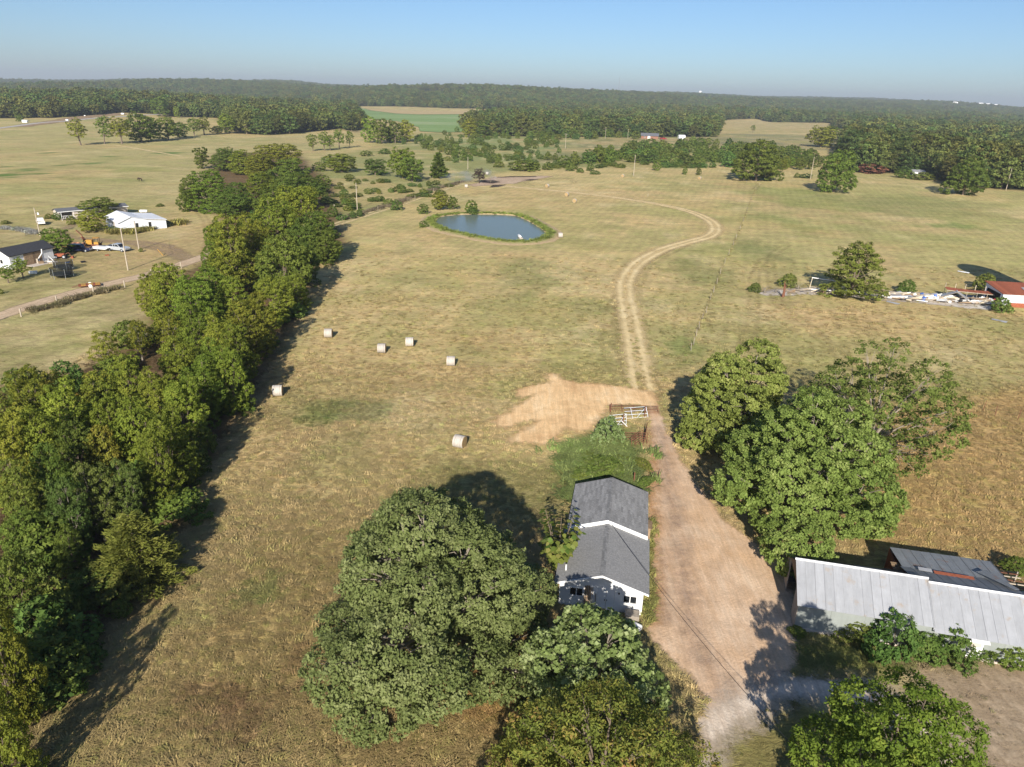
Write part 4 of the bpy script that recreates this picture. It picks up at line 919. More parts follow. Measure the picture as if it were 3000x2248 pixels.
for i, (x, y) in enumerate(scatter_px(BR, 64, 6)):
    p = nat(x, y); h_ = random.uniform(0.8, 2.2); w_ = random.uniform(0.9, 2.6)
    tree('weed_clump', MV['r'][i % 2], p, random.uniform(0, 6.3), 'weedy clump between the hedgerow and the fence lane', 'weeds', 'weedy clumps by the fence lane', (w_ / 2.2, w_ / 2.2, h_ / 3.2))
FRB = [(1540, 484), (1700, 474), (1860, 482), (2150, 486), (2230, 482), (2230, 494), (1900, 492), (1700, 496), (1540, 500)]
for i, (x, y) in enumerate(scatter_px(FRB, 40, 18)):
    p = nat(x, y); tree('bush', MV['r'][i % 3], p, i, 'low bush of the front row where thicket meets hay field', 'bush', 'low bushes along the thicket front', (1.3, 1.1, random.uniform(0.5, 1.0)))
WD = [(1530, 400), (1600, 398), (1880, 400), (1870, 412), (1740, 410), (1600, 412), (1520, 410)]
for i, (x, y) in enumerate(scatter_px(WD, 30, 8)):
    p = nat(x, y); h_ = random.uniform(4, 8)
    tree('saplings', MV['r'][i % 3], p, random.uniform(0, 6.3), 'sapling along the foot of the middle wood', 'tree', 'saplings along the middle wood', (1.8, 1.8, h_ / 3.2))
for i, (x, y) in enumerate(scatter_px([(2215, 490), (2300, 470), (2470, 480), (2480, 505), (2380, 500), (2300, 505)], 12, 9)):
    p = nat(x, y); tree('edge_tree', MV['a'][i % 4], p, i, 'small tree at the edge between meadow and right wood', 'tree', 'small trees at the meadow edge', (0.7, 0.7, 0.6))

# ---- the woods
R = np.random.default_rng(99)
def jit_grid(r0, r1, step):
    n = int(2 * r1 * 0.85 / step); xs = (np.arange(n) - n / 2) * step; ys = np.arange(r0 * 0.6, r1, step)
    A_, B_ = np.meshgrid(xs, ys); A_ = A_ + R.uniform(-.42, .42, A_.shape) * step; B_ = B_ + R.uniform(-.42, .42, A_.shape) * step
    r = np.hypot(A_, B_); t = np.abs(A_) / np.maximum(B_, 1)
    m_ = (r >= r0) & (r < r1) & (t < 0.80) & (poly_sd(OPEN, A_, B_) > 2.0)
    return A_[m_], B_[m_], r[m_]
wx, wy, wr = jit_grid(200, 1500, 9.6)
o_ = np.argsort(poly_sd(OPEN, wx, wy) * 1.0 + wr * 0.25 + 60 * (np.abs(wx) / wy > 0.74))
near, rest_ = o_[:290], o_[290:]
def zone_label(x, y):
    q = 1500 + 2247 * x / y
    if q > 2250:
        dd_ = float(poly_sd(OPEN, np.array([x]), np.array([y]))[0]); rw = 'front-row' if dd_ < 14 else 'second-row' if dd_ < 30 else 'deeper'
        w_ = 'behind the round meadow oaks' if q < 2460 else 'behind the rust-brown brush heap' if q < 2620 else 'behind the small white shed' if q < 2760 else 'behind the right-hand meadow oak' if q < 2880 else 'beyond the right-edge pole'
        return (rw + ' tree of the big right wood, ' + w_, 'trees of the right wood, ' + rw + ', ' + w_)
    if q > 1330: return ('woodland tree along the near edge of the middle wood', 'front trees of the middle wood')
    if q > 640: return ('woodland tree along the near edge of the left-centre wood', 'front trees of the left-centre wood')
    return ('woodland tree along the near edge of the far left wood', 'front trees of the far left wood')
for n_, i in enumerate(near):
    x, y = wx[i], wy[i]; lb, gr = zone_label(x, y)
    s_ = R.uniform(1.0, 1.55) if wr[i] < 1300 else R.uniform(0.9, 1.3)
    tree('woodland_tree', MV['w'][n_ % 5], (x, y, float(hz(x, y))), R.uniform(0, 6.28), lb, 'tree', gr, (s_, s_, s_ * R.uniform(0.75, 1.05)))
X2, Y2, R2 = jit_grid(1500, 4600, 13.5)
X3, Y3, R3 = jit_grid(4600, 8600, 30)
PX = np.concatenate([wx[rest_], X2, X3]); PY = np.concatenate([wy[rest_], Y2, Y3])
SCL = np.concatenate([R.uniform(0.9, 1.5, len(rest_)), R.uniform(1.0, 1.5, len(X2)), R.uniform(2.0, 3.0, len(X3))])
fld = (vnoise(PX, PY, 260, 21) < 0.26) & (np.hypot(PX, PY) > 1900)         # clearings
PX, PY, SCL = PX[~fld], PY[~fld], SCL[~fld]
HTS = np.where(SCL > 1.6, 1.1, SCL * 0.85) * R.uniform(0.8, 1.25, len(SCL))

def instancer(name, P, src_meshes, scl, rot, tintc=None, seed=1, label=None, kind='stuff', matname=None):
    """one mesh of points, each carrying one of the source meshes"""
    R_ = np.random.default_rng(seed); obs = []
    which = R_.integers(0, len(src_meshes), len(P))
    root = None
    for w_ in range(len(src_meshes)):
        pass
    me = bpy.data.meshes.new(name); me.vertices.add(len(P)); me.vertices.foreach_set('co', np.ascontiguousarray(P, np.float32).ravel())
    a = me.attributes.new('scl', 'FLOAT_VECTOR', 'POINT'); a.data.foreach_set('vector', np.ascontiguousarray(scl, np.float32).ravel())
    a = me.attributes.new('rot', 'FLOAT_VECTOR', 'POINT'); a.data.foreach_set('vector', np.ascontiguousarray(rot, np.float32).ravel())
    a = me.attributes.new('which', 'INT', 'POINT'); a.data.foreach_set('value', which.astype(np.int32))
    if tintc is not None:
        a = me.attributes.new('tint', 'FLOAT_COLOR', 'POINT'); a.data.foreach_set('color', np.concatenate([tintc, np.ones((len(P), 1))], 1).astype(np.float32).ravel())
    ob = link(name, me); tag(ob, label, None, None, kind)
    g = bpy.data.node_groups.new(name, 'GeometryNodeTree')
    g.interface.new_socket('Geometry', in_out='INPUT', socket_type='NodeSocketGeometry'); g.interface.new_socket('Geometry', in_out='OUTPUT', socket_type='NodeSocketGeometry')
    N_ = g.nodes; L_ = g.links
    gi = N_.new('NodeGroupInput'); go = N_.new('NodeGroupOutput'); jn = N_.new('GeometryNodeJoinGeometry')
    def at(nm, t):
        q = N_.new('GeometryNodeInputNamedAttribute'); q.data_type = t; q.inputs['Name'].default_value = nm; return q.outputs['Attribute']
    for i, sm in enumerate(src_meshes):
        so = bpy.data.objects.new(name + '_source', sm)
        oi = N_.new('GeometryNodeObjectInfo'); oi.inputs['Object'].default_value = so
        ip = N_.new('GeometryNodeInstanceOnPoints')
        cp = N_.new('FunctionNodeCompare'); cp.data_type = 'INT'; cp.operation = 'EQUAL'
        L_.new(at('which', 'INT'), cp.inputs[2]); cp.inputs[3].default_value = i
        L_.new(gi.outputs[0], ip.inputs['Points']); L_.new(cp.outputs[0], ip.inputs['Selection'])
        L_.new(oi.outputs['Geometry'], ip.inputs['Instance'])
        L_.new(at('scl', 'FLOAT_VECTOR'), ip.inputs['Scale'])
        er = N_.new('FunctionNodeEulerToRotation'); L_.new(at('rot', 'FLOAT_VECTOR'), er.inputs[0]); L_.new(er.outputs[0], ip.inputs['Rotation'])
        L_.new(ip.outputs[0], jn.inputs[0])
    L_.new(jn.outputs[0], go.inputs[0])
    md = ob.modifiers.new('scatter', 'NODES'); md.node_group = g
    return ob
FARM = [crown(300 + i, 5.5, 13, 0.5, 7, 70, 13, 1.0, 1.35, 0.7, 'wood', 'round', 0.46, BARK, 0, segs=3)[0] for i in range(5)]
n_ = len(PX)
instancer('distant_woods', np.stack([PX, PY, hz(PX, PY)], 1), FARM, np.stack([SCL, SCL, HTS * R.uniform(0.85, 1.15, n_)], 1), np.stack([0 * PX, 0 * PX, R.uniform(0, 6.28, n_)], 1), label='wooded country running back to the horizon')
print('far trees', n_)
# ================================================================== BUILT THINGS
def metal(name, col, streak=0.12, rust=None, rough=0.45, rib=0.0, spec=0.4, axis='X', met=0.0):
    k = K(name); p = k.obj()
    n = k.math('ADD', k.math('MULTIPLY', k.noise(k.scl(p, (2.5, 0.35, 0.35)), 1.2, 5, 0.7), 0.6), k.math('MULTIPLY', k.noise(p, 1.6, 5, 0.7), 0.4))
    c = k.mul(col, k.mr(n, 0.35, 0.65, 1 - streak * 1.5, 1 + streak))
    c = k.mul(c, k.mr(k.rand(), 0, 1, 0.93, 1.05))
    if rust is not None:
        c = k.mix(k.mr(k.noise(p, 0.9, 6, 0.7), 0.58, 0.68, 0, 0.75), c, rust)
    nrm = k.bump(k.wave(p, rib, 0, axis), 0.5, 0.03) if rib else None
    return k.out(k.bsdf(c, rough, spec, nrm, met))
M = {
 'white': plain('white_paint', (0.74, 0.75, 0.76), 0.6, 0.3, var=0.05, scale=0.8, dirt=(0.60, 0.60, 0.57)),
 'trim': plain('white_trim', (0.80, 0.80, 0.79), 0.5, 0.3, var=0.03),
 'glass': plain('dark_glass', (0.015, 0.018, 0.022), 0.08, 0.6, var=0.05),
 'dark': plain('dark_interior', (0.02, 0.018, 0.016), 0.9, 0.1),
 'wood': plain('weathered_board', (0.27, 0.19, 0.12), 0.85, 0.1, var=0.3, scale=4, rnd=0.3),
 'greywood': plain('grey_board', (0.33, 0.29, 0.24), 0.85, 0.1, var=0.25, scale=4, rnd=0.25),
 'palewood': plain('pale_board', (0.58, 0.50, 0.38), 0.8, 0.1, var=0.15, scale=4, rnd=0.25),
 'rust': plain('rusty_iron', (0.27, 0.085, 0.045), 0.8, 0.2, var=0.3, scale=5, rnd=0.15),
 'rustpipe': plain('rusty_pipe', (0.17, 0.075, 0.045), 0.8, 0.2, var=0.2, scale=5),
 'galv': metal('galvanised_roof', (0.35, 0.36, 0.38), 0.10, (0.33, 0.27, 0.21), 0.5, 5.0),
 'galvd': metal('old_galvanised_roof', (0.235, 0.25, 0.265), 0.14, (0.26, 0.15, 0.10), 0.55, 5.0),
 'blackroof': metal('dark_old_roof', (0.075, 0.07, 0.068), 0.2, None, 0.8, 5.0, 0.2),
 'wallmetal': metal('grey_wall_sheet', (0.29, 0.315, 0.30), 0.08, None, 0.5, 6.0),
 'whitemetal': metal('white_sheet_metal', (0.72, 0.76, 0.82), 0.03, None, 0.45, 4.0),
 'whiteroof': metal('white_roof_sheet', (0.80, 0.81, 0.83), 0.03, None, 0.4, 4.0),
 'char': plain('charcoal_shingle_roof', (0.045, 0.047, 0.055), 0.9, 0.15, var=0.25, scale=3),
 'grroof': plain('grey_shingle_roof', (0.12, 0.125, 0.14), 0.9, 0.15, var=0.15, scale=2),
 'beige': plain('beige_siding', (0.50, 0.44, 0.38), 0.7, 0.2, var=0.05),
 'brick': plain('red_brick', (0.25, 0.13, 0.09), 0.85, 0.1, var=0.15),
 'black': plain('black_rubber', (0.02, 0.02, 0.022), 0.7, 0.2),
 'silver': plain('silver_paint', (0.50, 0.53, 0.57), 0.3, 0.6, 0.3, var=0.03),
 'yellow': plain('machine_yellow', (0.45, 0.24, 0.04), 0.5, 0.3, var=0.15),
 'red': plain('red_paint', (0.26, 0.03, 0.03), 0.35, 0.5),
 'blue': plain('blue_plastic', (0.05, 0.13, 0.42), 0.4, 0.4),
 'plastic': plain('white_plastic', (0.76, 0.76, 0.74), 0.4, 0.4, var=0.05),
 'pole': plain('weathered_pole', (0.42, 0.36, 0.28), 0.85, 0.1, var=0.15),
 'concrete': plain('pale_concrete', (0.50, 0.44, 0.38), 0.85, 0.1, var=0.1),
 'net': None, 'bale': None, 'hay': plain('hay_end', (0.34, 0.24, 0.12), 0.95, 0.05, var=0.35, scale=9),
}
k = K('shingle'); p = k.pos()
c = k.mix(k.mr(k.noise(p, 7, 4, 0.7), 0.35, 0.65, 0, 1), (0.175, 0.175, 0.176), (0.27, 0.268, 0.265))
c = k.mul(c, k.mr(k.n('ShaderNodeNewGeometry').outputs['Random Per Island'], 0, 1, 0.80, 1.18))
M['shingle'] = k.out(k.bsdf(c, 0.9, 0.15))
k = K('dark_netting'); a = k.bsdf((0.012, 0.016, 0.016), 0.7, 0.2); t = k.n('ShaderNodeBsdfTransparent'); m_ = k.n('ShaderNodeMixShader'); m_.inputs[0].default_value = 0.55
k.t.links.new(t.outputs[0], m_.inputs[1]); k.t.links.new(a, m_.inputs[2]); M['net'] = k.out(m_.outputs[0])
k = K('bale_netwrap'); p = k.obj()
c = k.mix(k.mr(k.noise(k.scl(p, (6, 1, 1)), 3, 4), 0.4, 0.65, 0, 0.75), (0.47, 0.44, 0.40), (0.35, 0.30, 0.24))
c = k.mul(c, k.mr(k.rand(), 0, 1, 0.9, 1.08))
M['bale'] = k.out(k.bsdf(c, 0.6, 0.3, k.bump(k.noise(p, 8, 3), 0.4, 0.05)))

def wall_open(mb, x0, x1, y0, y1, topf, opens, extra=()):
    """upright wall in the plane of x and z, with real openings (x0,x1,z0,z1)"""
    br = sorted(set([x0, x1] + [o[0] for o in opens] + [o[1] for o in opens] + list(extra)))
    for a, b in zip(br[:-1], br[1:]):
        o = next((o for o in opens if o[0] <= a + 1e-6 and b <= o[1] + 1e-6), None)
        if o is None: mb.prism([(a, 0), (b, 0), (b, topf(b)), (a, topf(a))], 'y', y0, y1)
        else:
            if o[2] > 0.02: mb.prism([(a, 0), (b, 0), (b, o[2]), (a, o[2])], 'y', y0, y1)
            mb.prism([(a, o[3]), (b, o[3]), (b, topf(b)), (a, topf(a))], 'y', y0, y1)
    return mb
def window(parent, x0, x1, z0, z1, y, npane=2, fm='trim', gm='glass', yo=-0.03, t=0.06):
    f = MB(); f.box(x0, y + yo, z0, x0 + t, y + 0.12, z1).box(x1 - t, y + yo, z0, x1, y + 0.12, z1).box(x0 + t, y + yo, z0, x1 - t, y + 0.12, z0 + t).box(x0 + t, y + yo, z1 - t, x1 - t, y + 0.12, z1)
    w = (x1 - x0 - 2 * t) / npane
    for i in range(1, npane): f.box(x0 + t + w * i - t / 2, y + yo, z0 + t, x0 + t + w * i + t / 2, y + 0.12, z1 - t)
    fo = f.build('window', M[fm], parent)
    for i in range(npane):
        MB().box(x0 + t + w * i + (t / 2 if i else 0) + 0.002, y + 0.05, z0 + t + 0.002, x0 + t + w * (i + 1) - (t / 2 if i < npane - 1 else 0) - 0.002, y + 0.07, z1 - t - 0.002).build('pane', M[gm], fo)
    return fo

# ---- shingled outbuilding beside the drive
hb = thing('outbuilding', (4.24, 46.47, 0), -math.radians(9.7), 'white gabled outbuilding with stepped grey shingle roof beside the dirt drive', 'outbuilding')
WH, PK = 2.35, 3.45
topf = lambda x: WH + (PK - WH) * (1 - abs(x - 3.3) / 3.3)
mb = MB(); wall_open(mb, 0, 6.6, 0, 0.14, topf, [(0.80, 1.90, 1.0, 1.85), (5.05, 6.15, 0.95, 1.75), (3.05, 4.40, 0.0, 1.98)], (3.3,))
mb.build('wall', M['white'], hb)
MB().box(0, 0.145, 0, 0.14, 14.3, WH).build('wall', M['white'], hb)
MB().box(6.46, 0.145, 0, 6.6, 14.3, WH).build('wall', M['white'], hb)
MB().prism([(0.145, 0), (6.455, 0), (6.455, WH), (3.3, PK), (0.145, WH)], 'y', 14.1, 14.24).build('wall', M['white'], hb)
window(hb, 0.80, 1.90, 1.0, 1.85, 0); window(hb, 5.05, 6.15, 0.95, 1.75, 0)
for a, b in ((3.06, 3.715), (3.735, 4.39)):
    d_ = MB().box(a, 0.0, 0.02, b, 0.06, 1.97).build('door', M['white'], hb)
    MB().box(b - 0.12 if a < 3.5 else a + 0.05, -0.05, 0.95, b - 0.06 if a < 3.5 else a + 0.10, 0.0, 1.08).build('handle', M['black'], d_)
MB().box(4.65, -0.06, 1.75, 4.78, 0.0, 1.88).build('lamp', M['black'], hb)
def roof_slopes(x0, x1, y0, y1, zeave, zpk, side):
    xr = 3.3; s = (zpk - zeave) / (xr - 0.0)
    xe = x0 if side < 0 else x1
    ze = zpk - abs(xe - xr) * s
    return (xe, ze, xr, zpk)
pieces = []
for sec, (x0, x1, y0, y1, dz) in enumerate([(-0.38, 6.98, -0.40, 7.2, 0.08), (-0.18, 6.82, 7.0, 14.6, 0.42)]):
    zpk = PK + dz + 0.05; sl = (PK - WH) / 3.3
    for side in (-1, 1):
        xe = x0 if side < 0 else x1; L_ = abs(xe - 3.3)
        P_ = lambda u, y, up=0.0: (3.3 + side * u, y, zpk - u * sl + up)
        q = [P_(0, y0), P_(L_, y0), P_(L_, y1), P_(0, y1)]
        if side > 0: q = q[::-1]
        dk = MB().slab(*q, 0.07); dk.build('roof_deck', M['trim'], hb)
        ncr = 17; cw = L_ / ncr
        for r_ in range(ncr):
            u1 = L_ - cw * r_ + (0.03 if r_ == 0 else 0.0); u0 = u1 - cw * 1.18
            yy = y0 - 0.02 + (-(r_ % 3) * 0.30)
            while yy < y1:
                a = max(yy, y0 - 0.02); b = min(yy + 0.92, y1)
                if b - a > 0.05:
                    up0, up1 = 0.012, 0.034 + random.uniform(0, 0.010)
                    w0 = max(u0, 0.0)
                    pieces.append((sec, a, P_(w0, a, up0), P_(u1, a, up1), P_(u1, b - 0.012, up1), P_(w0, b - 0.012, up0)))
                yy += 0.92
    cap = MB()
    yy = y0 - 0.03
    while yy < y1:
        b = min(yy + 0.28, y1)
        cap.face([(3.3, yy, zpk + 0.065), (3.3, b, zpk + 0.045), (3.3 - 0.2, b, zpk - 0.01), (3.3 - 0.2, yy, zpk + 0.01)])
        cap.face([(3.3, yy, zpk + 0.065), (3.3 + 0.2, yy, zpk + 0.01), (3.3 + 0.2, b, zpk - 0.01), (3.3, b, zpk + 0.045)])
        yy += 0.28
    cap.build('ridge_cap', M['shingle'], hb)
    # barge boards / white stepped fascia
    hgt = 0.16 if sec == 0 else 0.44
    for side in (-1, 1):
        xe = x0 if side < 0 else x1
        ze = zpk - abs(xe - 3.3) * sl
        MB().prism([(3.3, zpk + 0.035), (xe, ze + 0.035), (xe, ze + 0.035 - hgt), (3.3, zpk + 0.035 - hgt)] if side > 0 else [(xe, ze + 0.035), (3.3, zpk + 0.035), (3.3, zpk + 0.035 - hgt), (xe, ze + 0.035 - hgt)], 'y', y0 - 0.07, y0 - 0.025).build('fascia', M['trim'], hb)
        if sec == 1: MB().prism([(3.3, zpk + 0.035), (xe, ze + 0.035), (xe, ze - 0.08), (3.3, zpk - 0.08)] if side > 0 else [(xe, ze + 0.035), (3.3, zpk + 0.035), (3.3, zpk - 0.08), (xe, ze - 0.08)], 'y', y1 + 0.0, y1 + 0.05).build('fascia', M['dark'], hb)
pieces.sort(key=lambda q: (q[1] + random.random() * 0.01))
shared = MB()
for n_, (sec, yk, a, b, c_, d_) in enumerate(pieces):
    if n_ < 295:
        o = np.array(a); m1 = MB().slab(np.array(a) - o, np.array(b) - o, np.array(c_) - o, np.array(d_) - o, 0.012)
        ob = m1.build('shingle', M['shingle'], hb); ob.location = tuple(o)
    else: shared.slab(a, b, c_, d_, 0.012)
tag(shared.build('shingles', M['shingle'], hb), kind='stuff')
MB().tube([(0.35, 1.0, 2.3), (0.35, 1.0, 3.15)], 0.07, 8).build('vent_pipe', M['plastic'], hb)
MB().slab((6.62, 10.2, 1.75), (7.35, 10.2, 1.45), (7.35, 11.6, 1.45), (6.62, 11.6, 1.75), 0.05).build('side_roof', M['wood'], hb)
MB().box(6.62, 10.3, 0, 7.2, 11.5, 1.42).build('side_cupboard', M['wood'], hb)
HBM = Matrix.Translation((4.24, 46.47, 0)) @ Matrix.Rotation(-math.radians(9.7), 4, 'Z')
def hbp(x, y, z=0): v = HBM @ Vector((x, y, z)); return (v.x, v.y, v.z)
for i, (x, w_, h_, ln) in enumerate([(2.02, 0.12, 2.15, .45), (2.16, 0.13, 2.2, .42), (2.31, 0.12, 2.2, .48), (2.45, 0.1, 2.05, .5), (2.62, 0.05, 2.1, .5), (2.88, 0.06, 1.5, .4)]):
    o = MB().slab((0, 0, h_), (w_, 0, h_), (w_, -ln, 0), (0, -ln, 0), 0.05).build('leaning_board', M['wood'], None)
    o.location = hbp(x, -0.05); o.rotation_euler = (0, 0, -math.radians(9.7))
    tag(o, ['wide brown board leaning on the white gable, next to the left window', 'second brown board leaning on the white gable', 'third brown board leaning on the white gable', 'fourth brown board leaning on the white gable', 'thin pole leaning beside the brown boards', 'short post standing apart from the leaning boards'][i], 'board', 'boards leaning on the gable wall')
o = MB().tube([(-0.35, 0, 0.28), (-0.3, 0, 0.28), (0.3, 0, 0.28), (0.35, 0, 0.28)], [0.18, 0.26, 0.26, 0.18], 12).build('tank', M['plastic'], None, True)
o.location = hbp(6.3, -1.7); o.rotation_euler = (0, 0, -0.7); tag(o, 'white plastic tank lying at the front corner of the outbuilding', 'tank')
o = MB().box(0, 0, 0, 1.1, 0.8, 0.7).build('wooden_bench', M['greywood'], None); o.location = hbp(5.3, -1.1); o.rotation_euler = (0, 0, -0.2); tag(o, 'grey slatted crate under the right window of the outbuilding', 'crate')
o = MB().tube([(0, 0, 0), (0, 0, 0.5)], 0.2, 10).build('bucket', M['blue'], None, True); o.location = hbp(5.7, -2.1); tag(o, 'blue bucket in the shade beside the white tank', 'bucket')

# ---- metal barn
ba = thing('barn', (22.45, 44.27, 0), -math.radians(12.5), 'long galvanised metal barn with an open end facing the drive', 'barn')
RY, RZ, EZ, BL_ = 3.1, 4.30, 2.50, 26.0
def strip_roof(mat, x0, x1, w_, pa, pb, name='roof_sheet', lift=0.0, skip=None, jit=0.0):
    x = x0
    while x < x1 - 0.05:
        b = min(x + w_, x1)
        if not (skip and skip(x)):
            dz = random.uniform(0, jit)
            MB().slab((x, pa[0], pa[1] + lift + dz), (b + 0.05, pa[0], pa[1] + lift + dz + 0.014), (b + 0.05, pb[0], pb[1] + lift + dz + 0.014), (x, pb[0], pb[1] + lift + dz), 0.012).build(name, mat, ba)
            MB().tube([(b + 0.02, pa[0], pa[1] + lift + dz + 0.02), (b + 0.02, pb[0], pb[1] + lift + dz + 0.02)], 0.018, 4, False).build('seam', mat, ba)
        x = b
strip_roof(M['galv'], -0.15, 9.45, 0.68, (-0.25, EZ - 0.14), (RY, RZ), lift=0.06)
strip_roof(M['galv'], 9.45, BL_, 0.70, (-0.45, EZ - 0.40), (RY - 0.12, RZ - 0.22), lift=0.04)
strip_roof(M['blackroof'], -0.15, 4.9, 0.7, (RY, RZ), (6.25, EZ), lift=0.04)
strip_roof(M['blackroof'], 7.2, 8.6, 0.7, (RY, RZ), (6.25, EZ + 0.1), lift=0.04)
strip_roof(M['galvd'], 8.6, 16.4, 0.78, (RY, RZ - 0.25), (6.4, 2.95), lift=0.03, jit=0.02)
strip_roof(M['galvd'], 8.75, 16.6, 0.78, (6.35, 2.96), (9.9, 2.45), lift=0.02, jit=0.03)
MB().slab((15.9, 4.0, 3.95), (16.3, 4.2, 3.9), (15.2, 7.2, 3.3), (14.4, 7.0, 3.15), 0.02).build('bent_sheet', M['galvd'], ba)
cap = MB().tube([(-0.2, RY, RZ + 0.08), (9.5, RY, RZ + 0.08)], 0.09, 6); cap.build('ridge_cap', M['trim'], ba)
MB().tube([(9.45, RY - 0.12, RZ - 0.14), (BL_, RY - 0.12, RZ - 0.14)], 0.08, 6).build('ridge_cap', M['trim'], ba)
MB().prism([(RY, RZ + 0.1), (RY - 3.3, EZ - 0.05), (RY - 3.3, EZ - 0.35), (RY, RZ - 0.25)], 'x', 9.40, 9.44).build('step_flashing', M['galv'], ba)
for y, z in ((3.6, 4.0), (4.4, 3.55), (5.2, 3.1), (6.0, 2.66)): MB().box(4.7, y, z - 0.12, 9.0, y + 0.1, z - 0.02).build('purlin', M['greywood'], ba)
for x in (5.0, 6.1, 7.2): MB().slab((x, RY, RZ - 0.1), (x + 0.07, RY, RZ - 0.1), (x + 0.07, 6.2, EZ - 0.1), (x, 6.2, EZ - 0.1), 0.14).build('rafter', M['greywood'], ba)
x = 0.0
while x < BL_:
    b = min(x + 2.4, BL_)
    if not (11.9 < x + 1 < 12.9): MB().box(x + 0.005, 0, 0.25, b - 0.005, 0.04, EZ - 0.22).build('wall_sheet', M['wallmetal'], ba)
    x = b
MB().box(0, -0.10, 0, BL_, 0.12, 0.25).build('footing', M['concrete'], ba)
for x in (0.0, 4.0, 8.0, 12.0, 16.0, 20.0, 24.0): MB().box(x, 0.06, 0.25, x + 0.15, 0.21, EZ - 0.2).build('post', M['greywood'], ba)
MB().box(0, 6.15, 0, BL_ * 0.36, 6.2, EZ - 0.05).build('wall_sheet', M['blackroof'], ba)
MB().prism([(0.0, 0), (1.6, 0), (1.6, 3.28), (0.0, EZ - 0.12)], 'x', -0.06, 0.0).build('end_wall', M['greywood'], ba)
MB().prism([(4.8, 0), (6.2, 0), (6.2, EZ - 0.1), (4.8, 3.25)], 'x', -0.06, 0.0).build('end_wall', M['greywood'], ba)
MB().prism([(1.6, 3.0), (4.8, 3.0), (4.8, 3.25), (RY, RZ - 0.06), (1.6, 3.28)], 'x', -0.055, 0.0).build('gable_board', M['wood'], ba)
MB().prism([(0.1, 0), (6.1, 0), (6.1, 2.4), (RY, 4.0), (0.1, 2.4)], 'x', 6.0, 6.06).build('interior_shade', M['dark'], ba)  # near-black sheet across the barn, painted stand-in for the shade inside
MB().box(2.0, 5.2, 0, 2.6, 5.9, 0.9).build('stored_timber', M['greywood'], ba)
for y in (9.8,):
    for x in (8.9, 11.4, 13.9, 16.4): MB().box(x, y - 0.1, 0, x + 0.14, y + 0.04, 2.4).build('post', M['greywood'], ba)
MB().box(8.8, 9.82, 0.2, 16.5, 9.86, 2.3).build('wall_sheet', M['rust'], ba)
MB().box(8.7, 6.4, 0.0, 8.75, 9.8, 2.4).build('wall_sheet', M['rust'], ba)
for i in range(5): MB().box(8.2, 6.5 + i * 0.22, 2.5 + i * 0.01, 9.3, 6.62 + i * 0.22, 2.54 + i * 0.01).build('lath', M['wood'], ba)
df = MB().box(12.05, -0.08, 0.1, 13.0, 0.0, 2.25); d_ = df.build('door', M['trim'], ba)
MB().box(12.2, -0.12, 1.2, 12.85, -0.085, 2.1).build('pane', M['beige'], d_)
MB().slab((11.9, -0.7, 2.05), (13.1, -0.7, 2.05), (13.1, -0.02, 2.28), (11.9, -0.02, 2.28), 0.05).build('door_hood', M['trim'], ba)
BAM = Matrix.Translation((22.45, 44.27, 0)) @ Matrix.Rotation(-math.radians(12.5), 4, 'Z')
def bap(x, y, z=0): v = BAM @ Vector((x, y, z)); return (v.x, v.y, v.z)
def at_barn(o, x, y, z, rz=0): o.location = bap(x, y, z); o.rotation_euler = (0, 0, -math.radians(12.5) + rz); return o
o = MB().slab((0, 0, 0.0), (2.9, -0.1, 0.0), (2.9, 0.28, 0.03), (0, 0.35, 0.03), 0.02).build('loose_sheet', M['rust'], None)
tag(at_barn(o, 10.9, 5.6, 3.30, -0.0), 'orange rusty strip of sheet metal lying on the lean-to roof', 'metal sheet')
o = MB().slab((0, 0, 0.0), (1.0, -0.05, 0.0), (1.0, 0.35, 0.04), (0, 0.4, 0.04), 0.02).build('loose_sheet', M['galv'], None)
tag(at_barn(o, 9.8, 5.8, 3.27), 'pale bent piece of sheet metal at the left end of the rusty strip', 'metal sheet')
cp_ = thing('wire_pen', bap(16.9, 7.4), -math.radians(12.5), 'wire-topped pen with wooden slats behind the barn', 'pen')
for i in range(6): MB().box(0.2, 0.2 + i * 0.5, 1.4, 2.2, 0.32 + i * 0.5, 1.44).build('slat', M['rustpipe'] if i % 2 else M['palewood'], cp_)
for x, y in ((0.1, 0.1), (2.2, 0.1), (2.2, 3.0), (0.1, 3.0)): MB().box(x, y, 0, x + 0.1, y + 0.1, 1.5).build('post', M['greywood'], cp_)
MB().box(0.1, 0.1, 0.02, 2.3, 3.1, 0.5).build('bedding', M['wood'], cp_)
MB().box(0.12, 3.12, 0.0, 2.3, 3.14, 1.45).build('netting', M['net'], cp_)
o = MB().tube([(0, 0, 0), (0.3, 0.5, 2.6)], [0.07, 0.06], 6).build('leaning_post', M['palewood'], None); tag(at_barn(o, 18.6, 6.6, 2.0), 'pale post sticking up behind the barn ridge at the right edge', 'post')

